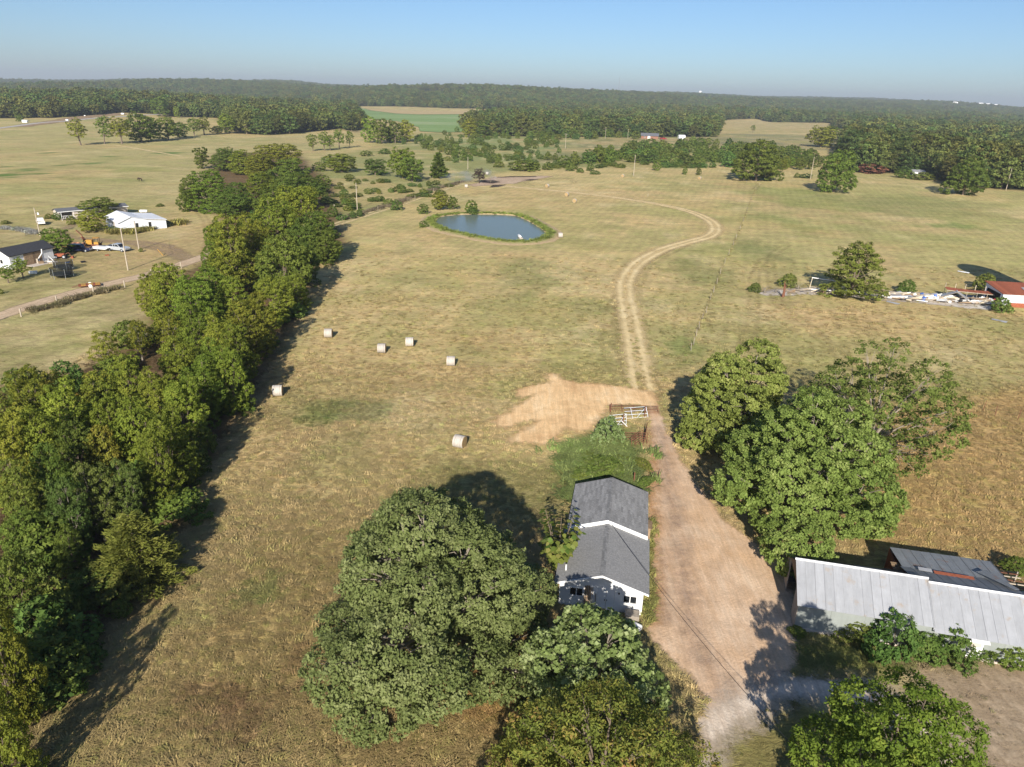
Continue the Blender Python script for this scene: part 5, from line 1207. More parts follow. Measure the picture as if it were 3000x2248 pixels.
# ---- generic gabled shell, ridge along local x
def shell(root, L, prof, wallm, roofm, pw=None, ends=(1, 1), ov=0.3, th=0.08, opens=()):
    ys = [q[0] for q in prof]; zs = [q[1] for q in prof]
    for e, x in zip(ends, (0.0, L)):
        if e: MB().prism([(ys[0], 0)] + [(a, b) for a, b in prof] + [(ys[-1], 0)], 'x', x - (0 if x == 0 else 0.1), x + (0.1 if x == 0 else 0)).build('wall', M[wallm], root)
    for y, z in (prof[0], prof[-1]):
        MB().box(0.102, min(y, y + (0.1 if y == ys[0] else -0.1)), 0, L - 0.102, max(y, y + (0.1 if y == ys[0] else -0.1)), z).build('wall', M[wallm], root)
    for i, ((ya, za), (yb, zb)) in enumerate(zip(prof[:-1], prof[1:])):
        s = (zb - za) / (yb - ya)
        a0, z0 = (ya - ov, za - s * ov) if i == 0 else (ya, za)
        b0, z1 = (yb + ov, zb + s * ov) if i == len(prof) - 2 else (yb, zb)
        xs = np.arange(-ov, L + ov + 0.01, pw) if pw else np.array([-ov, L + ov])
        if xs[-1] < L + ov - 0.05: xs = np.append(xs, L + ov)
        for x0_, x1_ in zip(xs[:-1], xs[1:]):
            MB().slab((x0_, a0, z0 + 0.10), (x1_ - (0.01 if pw else 0), a0, z0 + 0.10), (x1_ - (0.01 if pw else 0), b0, z1 + 0.10), (x0_, b0, z1 + 0.10), th).build('roof_panel' if pw else 'roof', M[roofm], root)

WA = 0.745
wb = thing('metal_building', (-109.24, 196.05, 0), WA + math.pi / 2, 'white metal building with low gable and two dark windows across the road', 'building')
shell(wb, 13.0, [(-12.4, 2.4), (-6.8, 3.0), (-3.3, 3.85), (0.0, 2.5)], 'whitemetal', 'whiteroof', 1.3)
for y in (-4.6, -8.0): f_ = MB().box(-0.06, y - 0.45, 0.7, -0.005, y + 0.45, 2.2).build('window', M['trim'], wb); MB().box(-0.09, y - 0.36, 0.8, -0.065, y + 0.36, 2.1).build('pane', M['glass'], f_)
MB().box(4.0, 0.005, 0.1, 5.0, 0.05, 2.1).build('door', M['greywood'], wb)
MB().slab((-0.36, -12.4, 2.42), (-0.36, -6.8, 3.02), (-0.31, -6.8, 3.02), (-0.31, -12.4, 2.42), 0.08).build('trim', M['greywood'], wb)
mh = thing('mobile_home', (-135.42, 211.99, 0), 0.839, 'long beige mobile home with grey roof and a corner porch', 'house')
shell(mh, 19.4, [(0.0, 2.35), (2.3, 3.05), (4.6, 2.35)], 'beige', 'grroof', None, ov=0.35)
MB().box(-0.35, -0.40, 2.26, 19.75, -0.36, 2.44).build('gutter', M['trim'], mh)
for x in (6.2, 14.8, 16.0): f_ = MB().box(x - 0.45, -0.05, 1.1, x + 0.45, -0.004, 1.9).build('window', M['trim'], mh); MB().box(x - 0.36, -0.08, 1.18, x + 0.36, -0.055, 1.82).build('pane', M['glass'], f_)
po = MB().box(0.3, -0.03, 0.5, 3.6, -0.005, 2.2).build('porch', M['dark'], mh)  # flat dark panel on the wall, shade of the porch recess as colour
MB().box(0.3, -1.2, 0.35, 3.6, -0.04, 0.45).build('porch_deck', M['greywood'], mh)
for i in range(8): MB().box(0.3 + i * 0.46, -1.2, 0.45, 0.38 + i * 0.46, -1.14, 1.25).build('baluster', M['trim'], mh)
MB().box(0.3, -1.22, 1.25, 3.7, -1.12, 1.32).build('porch_rail', M['trim'], mh)
for x in (0.3, 3.6): MB().box(x, -1.2, 0.0, x + 0.1, -1.1, 2.3).build('porch_post', M['trim'], mh)
sh = thing('workshop', (-109.59, 151.49, 0), 1.277, 'white workshop with charcoal roof and big brown sliding doors', 'workshop')
shell(sh, 10.8, [(0.0, 2.85), (2.6, 4.15), (5.2, 2.85)], 'white', 'char', None, ov=0.35)
for x0_, x1_ in ((3.4, 5.55), (5.57, 7.7)):
    dr = MB().box(x0_, -0.09, 0.05, x1_, -0.005, 2.6).build('sliding_door', M['wood'], sh)
    for i in range(4): MB().box(x0_ + 0.02 + i * 0.53, -0.12, 0.07, x0_ + 0.51 + i * 0.53, -0.092, 2.58).build('plank', M['wood'], dr)
d_ = MB().box(1.3, -0.07, 0.05, 2.2, -0.005, 2.05).build('door', M['trim'], sh); MB().box(1.4, -0.10, 0.4, 2.1, -0.075, 1.95).build('pane', M['glass'], d_)
f_ = MB().box(-0.05, 1.9, 0.9, -0.005, 2.8, 1.9).build('window', M['trim'], sh); MB().box(-0.08, 2.0, 1.0, -0.055, 2.7, 1.8).build('pane', M['glass'], f_)
MB().box(0.0, -0.2, 2.62, 11.0, -0.12, 2.78).build('door_track', M['dark'], sh)
MB().box(3.2, -2.6, 0.0, 9.5, -0.15, 0.06).build('slab', M['concrete'], sh)
SHM = Matrix.Translation((-109.59, 151.49, 0)) @ Matrix.Rotation(1.277, 4, 'Z')
def shp(x, y, z=0): v = SHM @ Vector((x, y, z)); return (v.x, v.y, v.z)

def height_at(f, x, yb, yt, kpx):
    p = f(x, yb); a = nat(*[0, 0]) if False else None
    return (yb - yt) / kpx * depth(p) / FPX / math.cos(PITCH - math.atan2(0, 1)) 
# ---- pickups and other machines
def wheel(parent, x, y, r, w_, name='wheel'):
    t_ = MB().tube([(x, y - w_ / 2, r), (x, y + w_ / 2, r)], r, 14).build(name, M['black'], parent, False)
    MB().tube([(x, y - w_ / 2 - 0.01, r), (x, y + w_ / 2 + 0.01, r)], r * 0.55, 10).build('rim', M['silver'], t_)
def pickup(p, rz, label, paint, suv=False, s=1.0):
    r = thing('suv' if suv else 'pickup_truck', (p[0], p[1], 0), rz, label, 'car' if suv else 'pickup', None, s)
    prof = [(-2.75, 0.55), (-2.75, 1.05), (-0.75, 1.10), (1.25, 1.12), (2.45, 1.02), (2.75, 0.85), (2.75, 0.5), (2.3, 0.38), (-2.4, 0.42)]
    MB().prism(prof, 'y', -0.95, 0.95).build('body', paint, r)
    back = -2.6 if suv else -0.95
    cab = MB(); i = [(back, 1.1), (back + (0.2 if not suv else 0.35), 1.78), (0.55, 1.80), (1.3, 1.12)]
    cab.prism(i, 'y', -0.80, 0.80); cab.build('cab', paint, r)
    MB().prism([(0.62, 1.70), (0.66, 1.72), (1.30, 1.16), (1.22, 1.16)], 'y', -0.72, 0.72).build('windscreen', M['glass'], r)
    MB().prism([(0.60, 1.735), (0.66, 1.735), (1.335, 1.13), (1.28, 1.13)], 'y', -0.74, 0.74).build('windscreen', M['glass'], r)
    for y in (-0.815, 0.80):
        MB().prism([(back + 0.25, 1.2), (back + 0.32, 1.68), (-0.25 if not suv else -0.6, 1.70), (-0.2 if not suv else -0.6, 1.2)], 'y', y, y + 0.015).build('side_window', M['glass'], r)
        MB().prism([(-0.08, 1.2), (-0.12, 1.70), (0.45, 1.70), (1.0, 1.2)], 'y', y, y + 0.015).build('side_window', M['glass'], r)
    if not suv:
        MB().box(-2.62, -0.78, 1.06, -1.05, 0.78, 1.115).build('bed', M['dark'], r)
        for a in ((-2.70, -0.93, 1.06, -0.95, -0.80, 1.2), (-2.70, 0.80, 1.06, -0.95, 0.93, 1.2), (-2.74, -0.80, 1.06, -2.64, 0.80, 1.2)): MB().box(*a).build('bed_rail', paint, r)
    for x in (-1.75, 1.75):
        for y in (-0.86, 0.86): wheel(r, x, y, 0.38, 0.26)
    MB().box(2.755, -0.85, 0.5, 2.80, 0.85, 0.7).build('bumper', M['silver'], r)
    for y in (-0.75, 0.75): MB().box(2.752, y - 0.14, 0.78, 2.772, y + 0.14, 0.92).build('headlight', M['trim'], r)
    return r
pickup((-97.3, 172.6), -0.25, 'silver extended-cab pickup parked behind the wooden pole', M['silver'])
pickup(cL(475, 385), 2.2, 'white pickup parked near the mobile home porch', M['plastic'])
pickup(cL(925, 700), 0.1, 'dark blue car in the shade of the yard tree', plain('dark_blue_paint', (0.015, 0.02, 0.06), 0.3, 0.5), True)
bo = thing('utility_trailer', cL(1180, 690), -0.2, 'white boat-shaped trailer hitched behind the silver pickup', 'trailer')
MB().prism([(-1.9, 0.5), (-1.9, 1.0), (1.4, 1.05), (2.4, 0.85), (1.6, 0.5)], 'y', -0.8, 0.8).build('hull', M['plastic'], bo); MB().tube([(1.6, 0, 0.5), (3.2, 0, 0.45)], 0.06, 5).build('hitch', M['black'], bo)
for y in (-0.85, 0.85): wheel(bo, -0.4, y, 0.32, 0.2)
ex = thing('excavator', cL(1085, 668), 0.15, 'old yellow excavator with its arm raised on the left', 'excavator')
for y in (-1.0, 1.0): MB().prism([(-1.6, 0.15), (-1.3, 0), (1.3, 0), (1.6, 0.15), (1.6, 0.55), (1.3, 0.7), (-1.3, 0.7), (-1.6, 0.55)], 'y', y - 0.25, y + 0.25).build('track', M['rustpipe'], ex)
MB().box(-1.1, -1.0, 0.8, 1.7, 1.0, 1.25).build('turntable', M['rustpipe'], ex)
MB().box(-1.2, -0.95, 1.25, 0.2, 0.3, 2.3).build('engine_cover', M['yellow'], ex)
cabx = MB().box(0.6, -0.9, 1.25, 1.6, 0.0, 1.75); cabx.build('seat_box', M['yellow'], ex)
for a in ((0.5, -0.9), (1.6, -0.9), (0.5, 0.1), (1.6, 0.1)): MB().box(a[0], a[1], 1.25, a[0] + 0.07, a[1] + 0.07, 2.75).build('canopy_post', M['black'], ex)
MB().box(0.4, -1.0, 2.76, 1.8, 0.25, 2.84).build('canopy', M['yellow'], ex)
MB().slab((-1.1, 0.35, 1.3), (-1.1, 0.75, 1.3), (-2.3, 0.75, 3.0), (-2.3, 0.35, 3.0), 0.35).build('boom', M['rust'], ex)
MB().slab((-2.2, 0.42, 3.2), (-2.2, 0.68, 3.2), (-3.4, 0.68, 4.6), (-3.4, 0.42, 4.6), 0.22).build('stick', M['rustpipe'], ex)
MB().prism([(-2.6, 0.1), (-2.0, 0.0), (-1.9, 0.9), (-2.4, 1.0)], 'y', 0.2, 0.9).build('bucket', M['rust'], ex); MB().tube([(-2.2, 0.55, 0.9), (-2.3, 0.55, 3.0)], 0.09, 6).build('hydraulic_ram', M['rustpipe'], ex)
o = MB(); o.tube([cL(870, 640), cL(930, 632)], 0.02); 
mo = MB()
for i in range(9):
    a = i / 9 * 6.28; mo.tube([(2.4 * math.cos(a) * 1.6, 1.6 * math.sin(a), 0), (1.2 * math.cos(a), 0.8 * math.sin(a), 0.45)], [0.9, 0.5], 6)
o = mo.build('dirt_mound', plain('red_dirt', (0.42, 0.22, 0.13), 0.95, 0.1, var=0.2), None, True); o.location = tuple(cL(930, 640)); tag(o, 'low mound of reddish dirt left of the excavator', 'dirt pile')
bk = thing('backhoe', cL(700, 780), 0.3, 'small rusty orange machine under the yard tree', 'tractor')
MB().box(-0.9, -0.5, 0.5, 1.0, 0.5, 1.15).build('body', M['rust'], bk)
for x in (-0.8, 0.9):
    for y in (-0.65, 0.65): wheel(bk, x, y, 0.45, 0.25)
MB().tube([(1.0, 0, 0.9), (1.9, 0, 1.3), (2.4, 0, 0.3)], 0.09, 5).build('loader_arm', M['rustpipe'], bk); MB().tube([(-0.2, 0, 1.1), (-0.2, 0, 1.7)], 0.04, 5).build('exhaust', M['black'], bk)
MB().prism([(2.3, 0.0), (2.8, 0.0), (2.7, 0.5), (2.3, 0.4)], 'y', -0.5, 0.5).build('bucket', M['rust'], bk)
def tramp(p, label, r=2.1):
    t_ = thing('trampoline', (p[0], p[1], 0), 0.3, label, 'trampoline')
    n = 24; c_ = [(math.cos(i / n * 6.283), math.sin(i / n * 6.283)) for i in range(n)]
    MB().prism([(a * (r - 0.25), b * (r - 0.25)) for a, b in c_], 'z', 0.84, 0.86).build('mat', M['black'], t_)
    MB().tube([(a * r, b * r, 0.85) for a, b in c_ + c_[:1]], 0.09, 5).build('frame', M['black'], t_)
    for i in range(0, n, 4): a, b = c_[i]; MB().tube([(a * r, b * r, 0), (a * r, b * r, 0.8)], 0.035, 4).build('leg', M['silver'], t_)
    for i in range(0, n, 4): a, b = c_[i]; MB().tube([(a * (r + .06), b * (r + .06), 0.8), (a * (r + .06), b * (r + .06), 2.15)], 0.03, 4).build('net_pole', M['silver'], t_)
    m_ = MB()
    for i in range(n): a, b = c_[i], c_[(i + 1) % n]; m_.face([(a[0] * r, a[1] * r, 0.9), (b[0] * r, b[1] * r, 0.9), (b[0] * r * .97, b[1] * r * .97, 2.1), (a[0] * r * .97, a[1] * r * .97, 2.1)])
    m_.build('safety_net', M['net'], t_)
    MB().tube([(a * r * .97, b * r * .97, 2.1) for a, b in c_ + c_[:1]], 0.04, 4).build('top_ring', M['black'], t_)
    return t_
tramp(cL(725, 1000), 'nearer netted trampoline on the lawn'); tramp(cL(745, 915), 'farther trampoline half hidden behind the nearer one', 1.9)
tl = thing('flat_trailer', cL(1040, 1105), 0.55, 'yellowish flat trailer with a white wheel lying by the gravel road', 'trailer')
for i in range(9): MB().box(-1.9 + i * 0.42, -0.9, 0.45, -1.5 + i * 0.42, 0.9, 0.52).build('deck_plank', M['rust'] if i % 3 == 0 else M['yellow'], tl)
MB().box(-1.95, -0.95, 0.33, 1.95, 0.95, 0.44).build('frame', M['rustpipe'], tl); MB().tube([(-1.9, 0, 0.4), (-3.1, 0, 0.15)], 0.07, 5).build('drawbar', M['rustpipe'], tl)
for y in (-1.05, 1.05):
    w__ = MB().tube([(0.1, y - 0.1, 0.33), (0.1, y + 0.1, 0.33)], 0.33, 14).build('wheel', M['plastic'], tl)
for i, (x, y, lab) in enumerate([(515, 830, 'white zigzag steel brace standing by the workshop doors'), (590, 820, 'white A-shaped brace beside the zigzag one')]):
    p = cL(x, y); b_ = MB()
    if i == 0: b_.tube([(0, 0, 3.1), (-0.1, 0, 2.2), (-1.0, 0, 1.0), (-0.9, 0, 0.4), (-0.2, 0, 0)], 0.11, 6)
    else: b_.tube([(-0.6, 0, 0), (-0.3, 0, 1.4), (0.7, 0, 0.05)], 0.11, 6).tube([(-0.6, 0, 0.05), (0.7, 0, 0.05)], 0.09, 6)
    o = b_.build('steel_brace', M['trim'], None); o.location = tuple(p); o.rotation_euler = (0, 0, 0.3); tag(o, lab, 'brace')
for x, y, dx, m_, cat, lab in [(385, 955, (1.5, 0.7, 0.45), 'plastic', 'crate', 'white lidded bin on the lawn between the small trees'), (435, 835, (0.6, 0.6, 1.0), 'greywood', 'box', 'grey bin at the left of the steel braces'), (965, 828, (0.9, 0.6, 0.3), 'black', 'box', 'black plastic tub on the yard grass'), (780, 830, (0.8, 0.4, 0.15), 'blue', 'box', 'pale blue lid on the worn yard'), (480, 840, (1.0, 0.6, 0.5), 'wood', 'crate', 'brown crate on the slab before the sliding doors'), (1240, 748, (0.8, 0.5, 0.2), 'rust', 'box', 'reddish scrap on the grass below the silver pickup'), (620, 835, (1.6, 0.5, 0.12), 'palewood', 'board', 'pale boards stacked beside the white A-shaped brace')]:
    o = MB().box(-dx[0] / 2, -dx[1] / 2, 0.02, dx[0] / 2, dx[1] / 2, dx[2]).box(-dx[0] / 2 - .03, -dx[1] / 2 - .03, dx[2] + .002, dx[0] / 2 + .03, dx[1] / 2 + .03, dx[2] + 0.06).build(cat, M[m_], None); o.location = tuple(cL(x, y)); o.rotation_euler = (0, 0, random.uniform(0, 1)); tag(o, lab, cat)
for x, y, m_, cat, lab in [(1665, 262, 'plastic', 'gas tank', 'white propane tank behind the white metal building')]:
    p = cL(x, y); r_ = thing('propane_tank', p, 0.2, lab, 'tank'); MB().tube([(-1.2, 0, 0.8), (-1.0, 0, 0.8), (1.0, 0, 0.8), (1.2, 0, 0.8)], [0.2, 0.42, 0.42, 0.2], 12).build('vessel', M[m_], r_, True)
    for q in (-0.7, 0.7): MB().box(q - 0.1, -0.3, 0, q + 0.1, 0.3, 0.45).build('foot', M['concrete'], r_)
# yard trees
for f, x, yb, yt, hw, kd, lab in [(cL, 680, 745, 440, 165, 'a', 'rounded dark tree at the end of the workshop'), (cL, 1085, 470, 235, 165, 'a', 'broad olive bush-like tree in front of the mobile home'), (cL, 100, 1065, 850, 90, 't', 'small bare-stemmed orchard tree at the left edge'), (cL, 270, 1010, 760, 100, 't', 'small leaning orchard tree before the workshop'),
                                  (cL, 670, 335, 250, 50, 'r', 'bush at the porch corner of the mobile home'), (cL, 830, 385, 290, 60, 'r', 'shrub before the beige wall of the mobile home'), (cL, 570, 320, 265, 50, 'r', 'low bush left of the mobile home'), (cL, 1320, 480, 410, 60, 'r', 'weedy bush at the corner of the white metal building'), (cL, 1635, 705, 665, 25, 'r', 'tuft of shrub at the foot of the right pole'), (cL, 10, 1190, 1140, 30, 'r', 'shrub cut by the left edge near the road'), (cL, 1860, 180, 150, 45, 'r', 'small tawny bush behind the white building'), (cL, 60, 380, 345, 50, 'r', 'low brown brush at the left edge behind the white pickup')]:
    t_ = based(f, x, yb, yt, hw * 1.05, 3.95, kd, lab, 'tree' if kd != 'r' else 'bush')
t_ = based(cL, 1160, 290, 85, 205, 3.95, 'a', 'dark cedar-like tree overhanging the mobile home roof'); 
for ch in t_.children:
    if ch.name.startswith('crown'): ch.data = ch.data.copy(); ch.data.materials[0] = LEAF['hedged']

# ---- poles
def hpole(f, x, yb, xt, yt, lab, arm=0, lamp=0, grp='wooden utility poles', r=0.15, mat='pole', extra=0, kk=3.95):
    p = f(x, yb)
    best, h = 1e9, 5
    ox, oy, kq = {cL: (0, 560, 3.95), c2: (800, 200, 2.765), c5: (1500, 200, 2.765), c6: (2200, 200, 2.765), c4: (1350, 1000, 3.16), cR: (2200, 750, 2.765)}[f]
    ty = oy + yt / kq
    for q in np.arange(0.8, 16, 0.1):
        v = np.array([p[0], p[1], q - CAM_H]); c_ = v @ F0; py = 1124 - FPX * (v @ CU) / c_
        if abs(py - ty) < best: best, h = abs(py - ty), q
    r_ = thing('utility_pole', p, 0.2, lab, 'pole', grp)
    MB().tube([(0, 0, -0.1), (0, 0, h)], [r, r * 0.75], 8).build('shaft', M[mat], r_)
    if arm: MB().box(-1.2, -0.06, h - 0.5, 1.2, 0.06, h - 0.38).build('crossarm', M['pole'], r_); [MB().tube([(q, 0, h - .38), (q, 0, h - .2)], 0.05, 6).build('insulator', M['trim'], r_) for q in (-1.1, 0, 1.1)]
    if lamp: MB().tube([(0, 0, h * .80), (0.7, 0, h * .84)], 0.04, 5).build('bracket', M['silver'], r_); MB().tube([(0.7, 0, h * .84), (0.7, 0, h * .76)], [0.12, 0.26], 8).build('lamp', M['trim'], r_)
    return r_, (p[0], p[1], h)
PL = [hpole(cL, 1482, 918, 1362, 430, 'tall bare pole by the gravel road in front of the silver pickup'), hpole(cL, 1610, 680, 1548, 350, 'pole standing before the gable of the white metal building'), hpole(cL, 465, 520, 378, 195, 'pole with a yard lamp beside the white pickup', lamp=1),
      hpole(c2, 683, 1150, 667, 930, 'pole right of the hedgerow above the fence lane'), hpole(c2, 500, 1190, 490, 1105, 'short pole just behind the hedgerow'), hpole(c2, 1578, 820, 1577, 720, 'pole behind the charred tree'), hpole(c5, 432, 655, 436, 530, 'pole with a crossarm on the far slope', arm=1), hpole(c5, 755, 573, 758, 478, 'left pole near the far brick house'), hpole(c5, 937, 573, 941, 493, 'right pole near the far brick house'),
      hpole(c5, 985, 872, 1003, 703, 'pole on the far edge of the hay field'), hpole(c6, 482, 898, 515, 718, 'leaning-looking pole left of the round meadow oak'), hpole(c6, 2065, 990, 2115, 812, 'pole by the right wood at the right edge', lamp=0)]
def wire(name, a, b, sag, lab, r=0.02, n=14):
    pts = [tuple(lerp(np.array(a, float), np.array(b, float), i / n) - np.array([0, 0, sag * 4 * (i / n) * (1 - i / n)])) for i in range(n + 1)]
    return tag(MB().tube(pts, r, 4, False).build(name, M['black'], None), lab, 'cable')
wire('power_line', PL[9][1], PL[10][1], 1.2, 'thin power line along the far field edge', 0.05); wire('power_line', PL[10][1], PL[11][1], 1.0, 'thin power line across the right meadow', 0.05)
wire('power_line', PL[0][1], PL[1][1], 0.4, 'thin power line between the two poles before the white building', 0.03)
wire('power_line', hbp(3.4, 7.0, 3.9), nat(2420, 2290, 5.0), 0.7, 'black cable running from the outbuilding roof over the drive', 0.022, 20)
o = MB().tube([cL(1890, 750), cL(1820, 672, 1.6)], 0.07, 6).build('guy_guard', M['yellow'], None); tag(o, 'yellow guy-wire guard slanting out of the lawn', 'guy guard')

# ---- fences
def fence(name, pts, hgt_, lab, mat='pole', r=0.07, wires=(0.4, 0.7, 0.95), tilt=0.0, wr=0.007):
    p0 = np.array(pts[0], float); rt = thing(name, (p0[0], p0[1], 0), 0, lab, 'fence')
    me_ = MB().tube([(0, 0, -0.1), (0, 0, hgt_)], r, 6).mesh('post', M[mat])
    for p in pts: o = link('post', me_, rt); o.location = (p[0] - p0[0], p[1] - p0[1], 0); o.rotation_euler = (random.uniform(-.05, .05) + tilt, random.uniform(-.05, .05), random.random())
    for w_ in wires: MB().tube([(p[0] - p0[0], p[1] - p0[1], w_ * hgt_) for p in pts], wr, 3, False).build('wire', M['rustpipe'], rt)
    return rt
fence('wire_fence', [cL(*q) for q in [(-60, 1520), (248, 1455), (660, 1305), (1085, 1190), (1445, 1118), (1760, 985), (2100, 895)]], 1.5, 'fence of pale posts along the near side of the gravel road', r=0.13)
ft = crp(1900, 700, 4.145)
fence('wire_fence', [ft(*q) for q in [(515, 1360), (545, 1290), (578, 1185), (613, 1095), (655, 990), (700, 900), (750, 740), (790, 650), (830, 550), (870, 430), (925, 300), (975, 190), (1030, 80), (1062, 0), (1110, -110), (1150, -210), (1200, -340), (1245, -470), (1300, -600)]], 1.4, 'wire fence with thin posts dividing the hay field from the right meadow', 'greywood', 0.05)
fence('wire_fence', [c2(*q) for q in [(560, 1235), (700, 1195), (850, 1150), (1000, 1105), (1150, 1058), (1300, 998), (1425, 965), (1520, 935)]], 1.3, 'fence beside the lane between hedgerow and smoke', 'pole', 0.06)
fence('wire_fence', [cR(*q) for q in [(1880, 1255), (1975, 1300), (2160, 1330), (2300, 1360)]], 1.5, 'thin wire fence at the right edge above the dry ground', 'rustpipe', 0.04)
fence('wire_fence', [c5(*q) for q in [(1100, 1040), (1900, 930), (2005, 950)]] , 1.2, 'short run of fence at the far field corner', 'greywood', 0.06)

# ---- gates and pipe panels behind the outbuilding
def gate(p, rz, L, H_, lab, mat, bars, diag=True, tilt=0.35, r=0.03, cat='gate', verts=(0.0, 0.5, 1.0)):
    g_ = thing('farm_gate' if cat == 'gate' else 'pipe_panel', p, rz, lab, cat)
    g_.rotation_euler = (tilt, 0, rz)
    for i in range(bars): z = 0.1 + (H_ - 0.1) * i / (bars - 1); MB().tube([(0, 0, z), (L, 0, z)], r, 6).build('rail', M[mat], g_)
    for v_ in verts: MB().tube([(L * v_, 0.0, 0.0), (L * v_, 0.0, H_)], r * 1.1, 6).build('upright', M[mat], g_)
    if diag: MB().tube([(L * 0.5, 0.04, 0.1), (L, 0.04, H_)], r * .8, 5).build('brace', M[mat], g_)
    return g_
gate(c4(1530, 722), 0.22, 3.0, 1.5, 'white tube gate lying propped by the drive entrance', 'whitemetal', 4, True, -0.75, verts=(0.3, 1.0))
gate(c4(1375, 790), 0.30, 2.3, 1.4, 'white tube gate standing left of the propped one', 'whitemetal', 4, True, -0.2, verts=(0, 1.0))
o = MB().tube([c4(1490, 740, 1.0), c4(1540, 790, 0.1)], 0.06, 6).build('strut', M['trim'], None); tag(o, 'white strut slanting down from the left white gate', 'strut')
gate(c4(1380, 655), -0.02, 6.3, 1.1, 'long rusty pipe panel lying above the white gates', 'rustpipe', 5, False, -0.9, 0.035, 'panel', (0, 0.25, 0.5, 0.75, 1.0))
gate(c4(1490, 960), 0.05, 3.0, 1.5, 'rusty red pipe panel behind the thicket', 'rustpipe', 6, False, -0.15, 0.035, 'panel', (0, 0.5, 1.0))
gate(c4(1580, 1000), 0.9, 2.6, 1.5, 'rusty pipe panel set at an angle to the thicket one', 'rustpipe', 6, False, -0.1, 0.035, 'panel', (0, 1.0))
gate(c4(1690, 960), 1.35, 3.6, 1.3, 'dark pipe panel along the edge of the drive', 'rustpipe', 4, False, 0.1, 0.04, 'panel', (0, 0.5, 1.0))
for i in range(4):
    o = MB().tube([(0, 0, 0), (0, 0, 1.5)], 0.07, 6).build('gate_post', M['rustpipe'], None); o.location = tuple([c4(1500, 775), c4(1700, 700), c4(1385, 670), c4(1600, 1330)][i]); tag(o, ['rusty post at the hinge of the left white gate', 'post at the drive end of the propped white gate', 'post at the left end of the long rusty panel', 'dark post at the back corner of the outbuilding'][i], 'post')

# ---- round bales
bl = thing('round_bale', (0, 0, 0), 0, '', 'hay bale', 'net-wrapped round bales')
n = 24; pr = [(0.76 * math.cos(i / n * 6.283), 0.74 + 0.76 * math.sin(i / n * 6.283) * 0.97) for i in range(n)]
MB().prism(pr, 'x', -0.6, 0.6).build('wrap', M['bale'], bl)
for sx in (-1, 1): MB().prism([(a * 0.94, 0.74 + (b - 0.74) * 0.94) for a, b in pr], 'x', sx * 0.601, sx * 0.63).build('hay_face', M['hay'], bl)
for sx in (-0.35, 0.35): MB().tube([(sx, a * 1.012, 0.74 + (b - 0.74) * 1.012) for a, b in pr + pr[:1]], 0.02, 4, False).build('seam', M['greywood'], bl)
BLS = [(993, 966, -0.35, 'nearest and largest looking round bale, above the oak'), (601, 855, 0.15, 'round bale in the hedgerow shadow edge'), (710, 729, 0.10, 'farthest left of the pasture bales, near the hedgerow'), (825, 762, 0.05, 'left bale of the middle pair'), (885, 748, 0.08, 'right bale of the middle pair'), (974, 790, 0.02, 'bale standing alone right of the middle pair'),
       (1210, 514, 0.1, 'bale beside the right end of the pond'), (1241, 438, 1.3, 'end-on bale nearest below the looping track'), (1224, 424, 1.2, 'end-on bale just above the nearest one by the looping track'), (1182, 405, 1.0, 'bale inside the far bend of the wheel tracks'), (1345, 383, 1.2, 'bale near the pole at the far field edge'), (1511, 388, 1.0, 'bale by the saplings at the far field edge'), (1052, 378, 0.1, 'bale beyond the smoking brush'), (1007, 406, 0.1, 'bale by the lane below the charred tree')]
for i, (x, y, rz, lab) in enumerate(BLS):
    p = dsp(x, y)
    if i == 0: bl.location = tuple(p); bl.rotation_euler = (0, 0, rz); bl['label'] = lab
    else: dup(bl, p, rz, 1.0, lab)

# ---- float in the pond, horse in the pasture
pf = thing('pump_float', cP(1440, 660), 1.75, 'white cylindrical float pointing out from the near pond bank', 'float')
MB().tube([(0.3, 0, 0.3), (0.6, 0, 0.3), (3.2, 0, 0.3), (3.5, 0, 0.3)], [0.25, 0.42, 0.42, 0.2], 12).build('drum', M['plastic'], pf, True)
MB().box(-0.9, -0.5, 0.02, 0.4, 0.5, 0.3).build('raft', M['greywood'], pf)
def horse(p, rz, lab):
    h_ = thing('horse', (p[0], p[1], p[2] - 0.02), rz, lab, 'horse')
    V_ = [(-0.75, 0, 1.25), (-0.35, 0, 1.22), (0.15, 0, 1.2), (0.6, 0, 1.28), (0.95, 0, 1.45), (1.25, 0, 1.15), (1.5, 0, 0.72), (1.68, 0, 0.5),
          (-0.72, 0.17, 0.95), (-0.86, 0.17, 0.5), (-0.80, 0.17, 0.03), (-0.72, -0.17, 0.95), (-0.70, -0.17, 0.5), (-0.66, -0.17, 0.03), (0.6, 0.15, 0.85), (0.6, 0.15, 0.45), (0.6, 0.15, 0.03), (0.6, -0.15, 0.85), (0.72, -0.15, 0.45), (0.70, -0.15, 0.03), (-0.95, 0, 1.15), (-1.05, 0, 0.65)]
    E_ = [(0, 1), (1, 2), (2, 3), (3, 4), (4, 5), (5, 6), (6, 7), (0, 8), (8, 9), (9, 10), (0, 11), (11, 12), (12, 13), (3, 14), (14, 15), (15, 16), (3, 17), (17, 18), (18, 19), (0, 20), (20, 21)]
    R_ = [0.30, 0.30, 0.30, 0.30, 0.20, 0.16, 0.13, 0.08, 0.15, 0.07, 0.06, 0.15, 0.07, 0.06, 0.12, 0.06, 0.055, 0.12, 0.06, 0.055, 0.06, 0.05]
    me = bpy.data.meshes.new('body'); me.from_pydata(V_, E_, []); me.materials.append(plain('dark_bay_coat', (0.035, 0.02, 0.014), 0.6, 0.3))
    o = link('body', me, h_); sk = o.modifiers.new('skin', 'SKIN')
    for i, r_ in enumerate(R_): me.skin_vertices[0].data[i].radius = (r_, r_)
    me.skin_vertices[0].data[0].use_root = True
    o.modifiers.new('sub', 'SUBSURF').levels = 1
    return h_
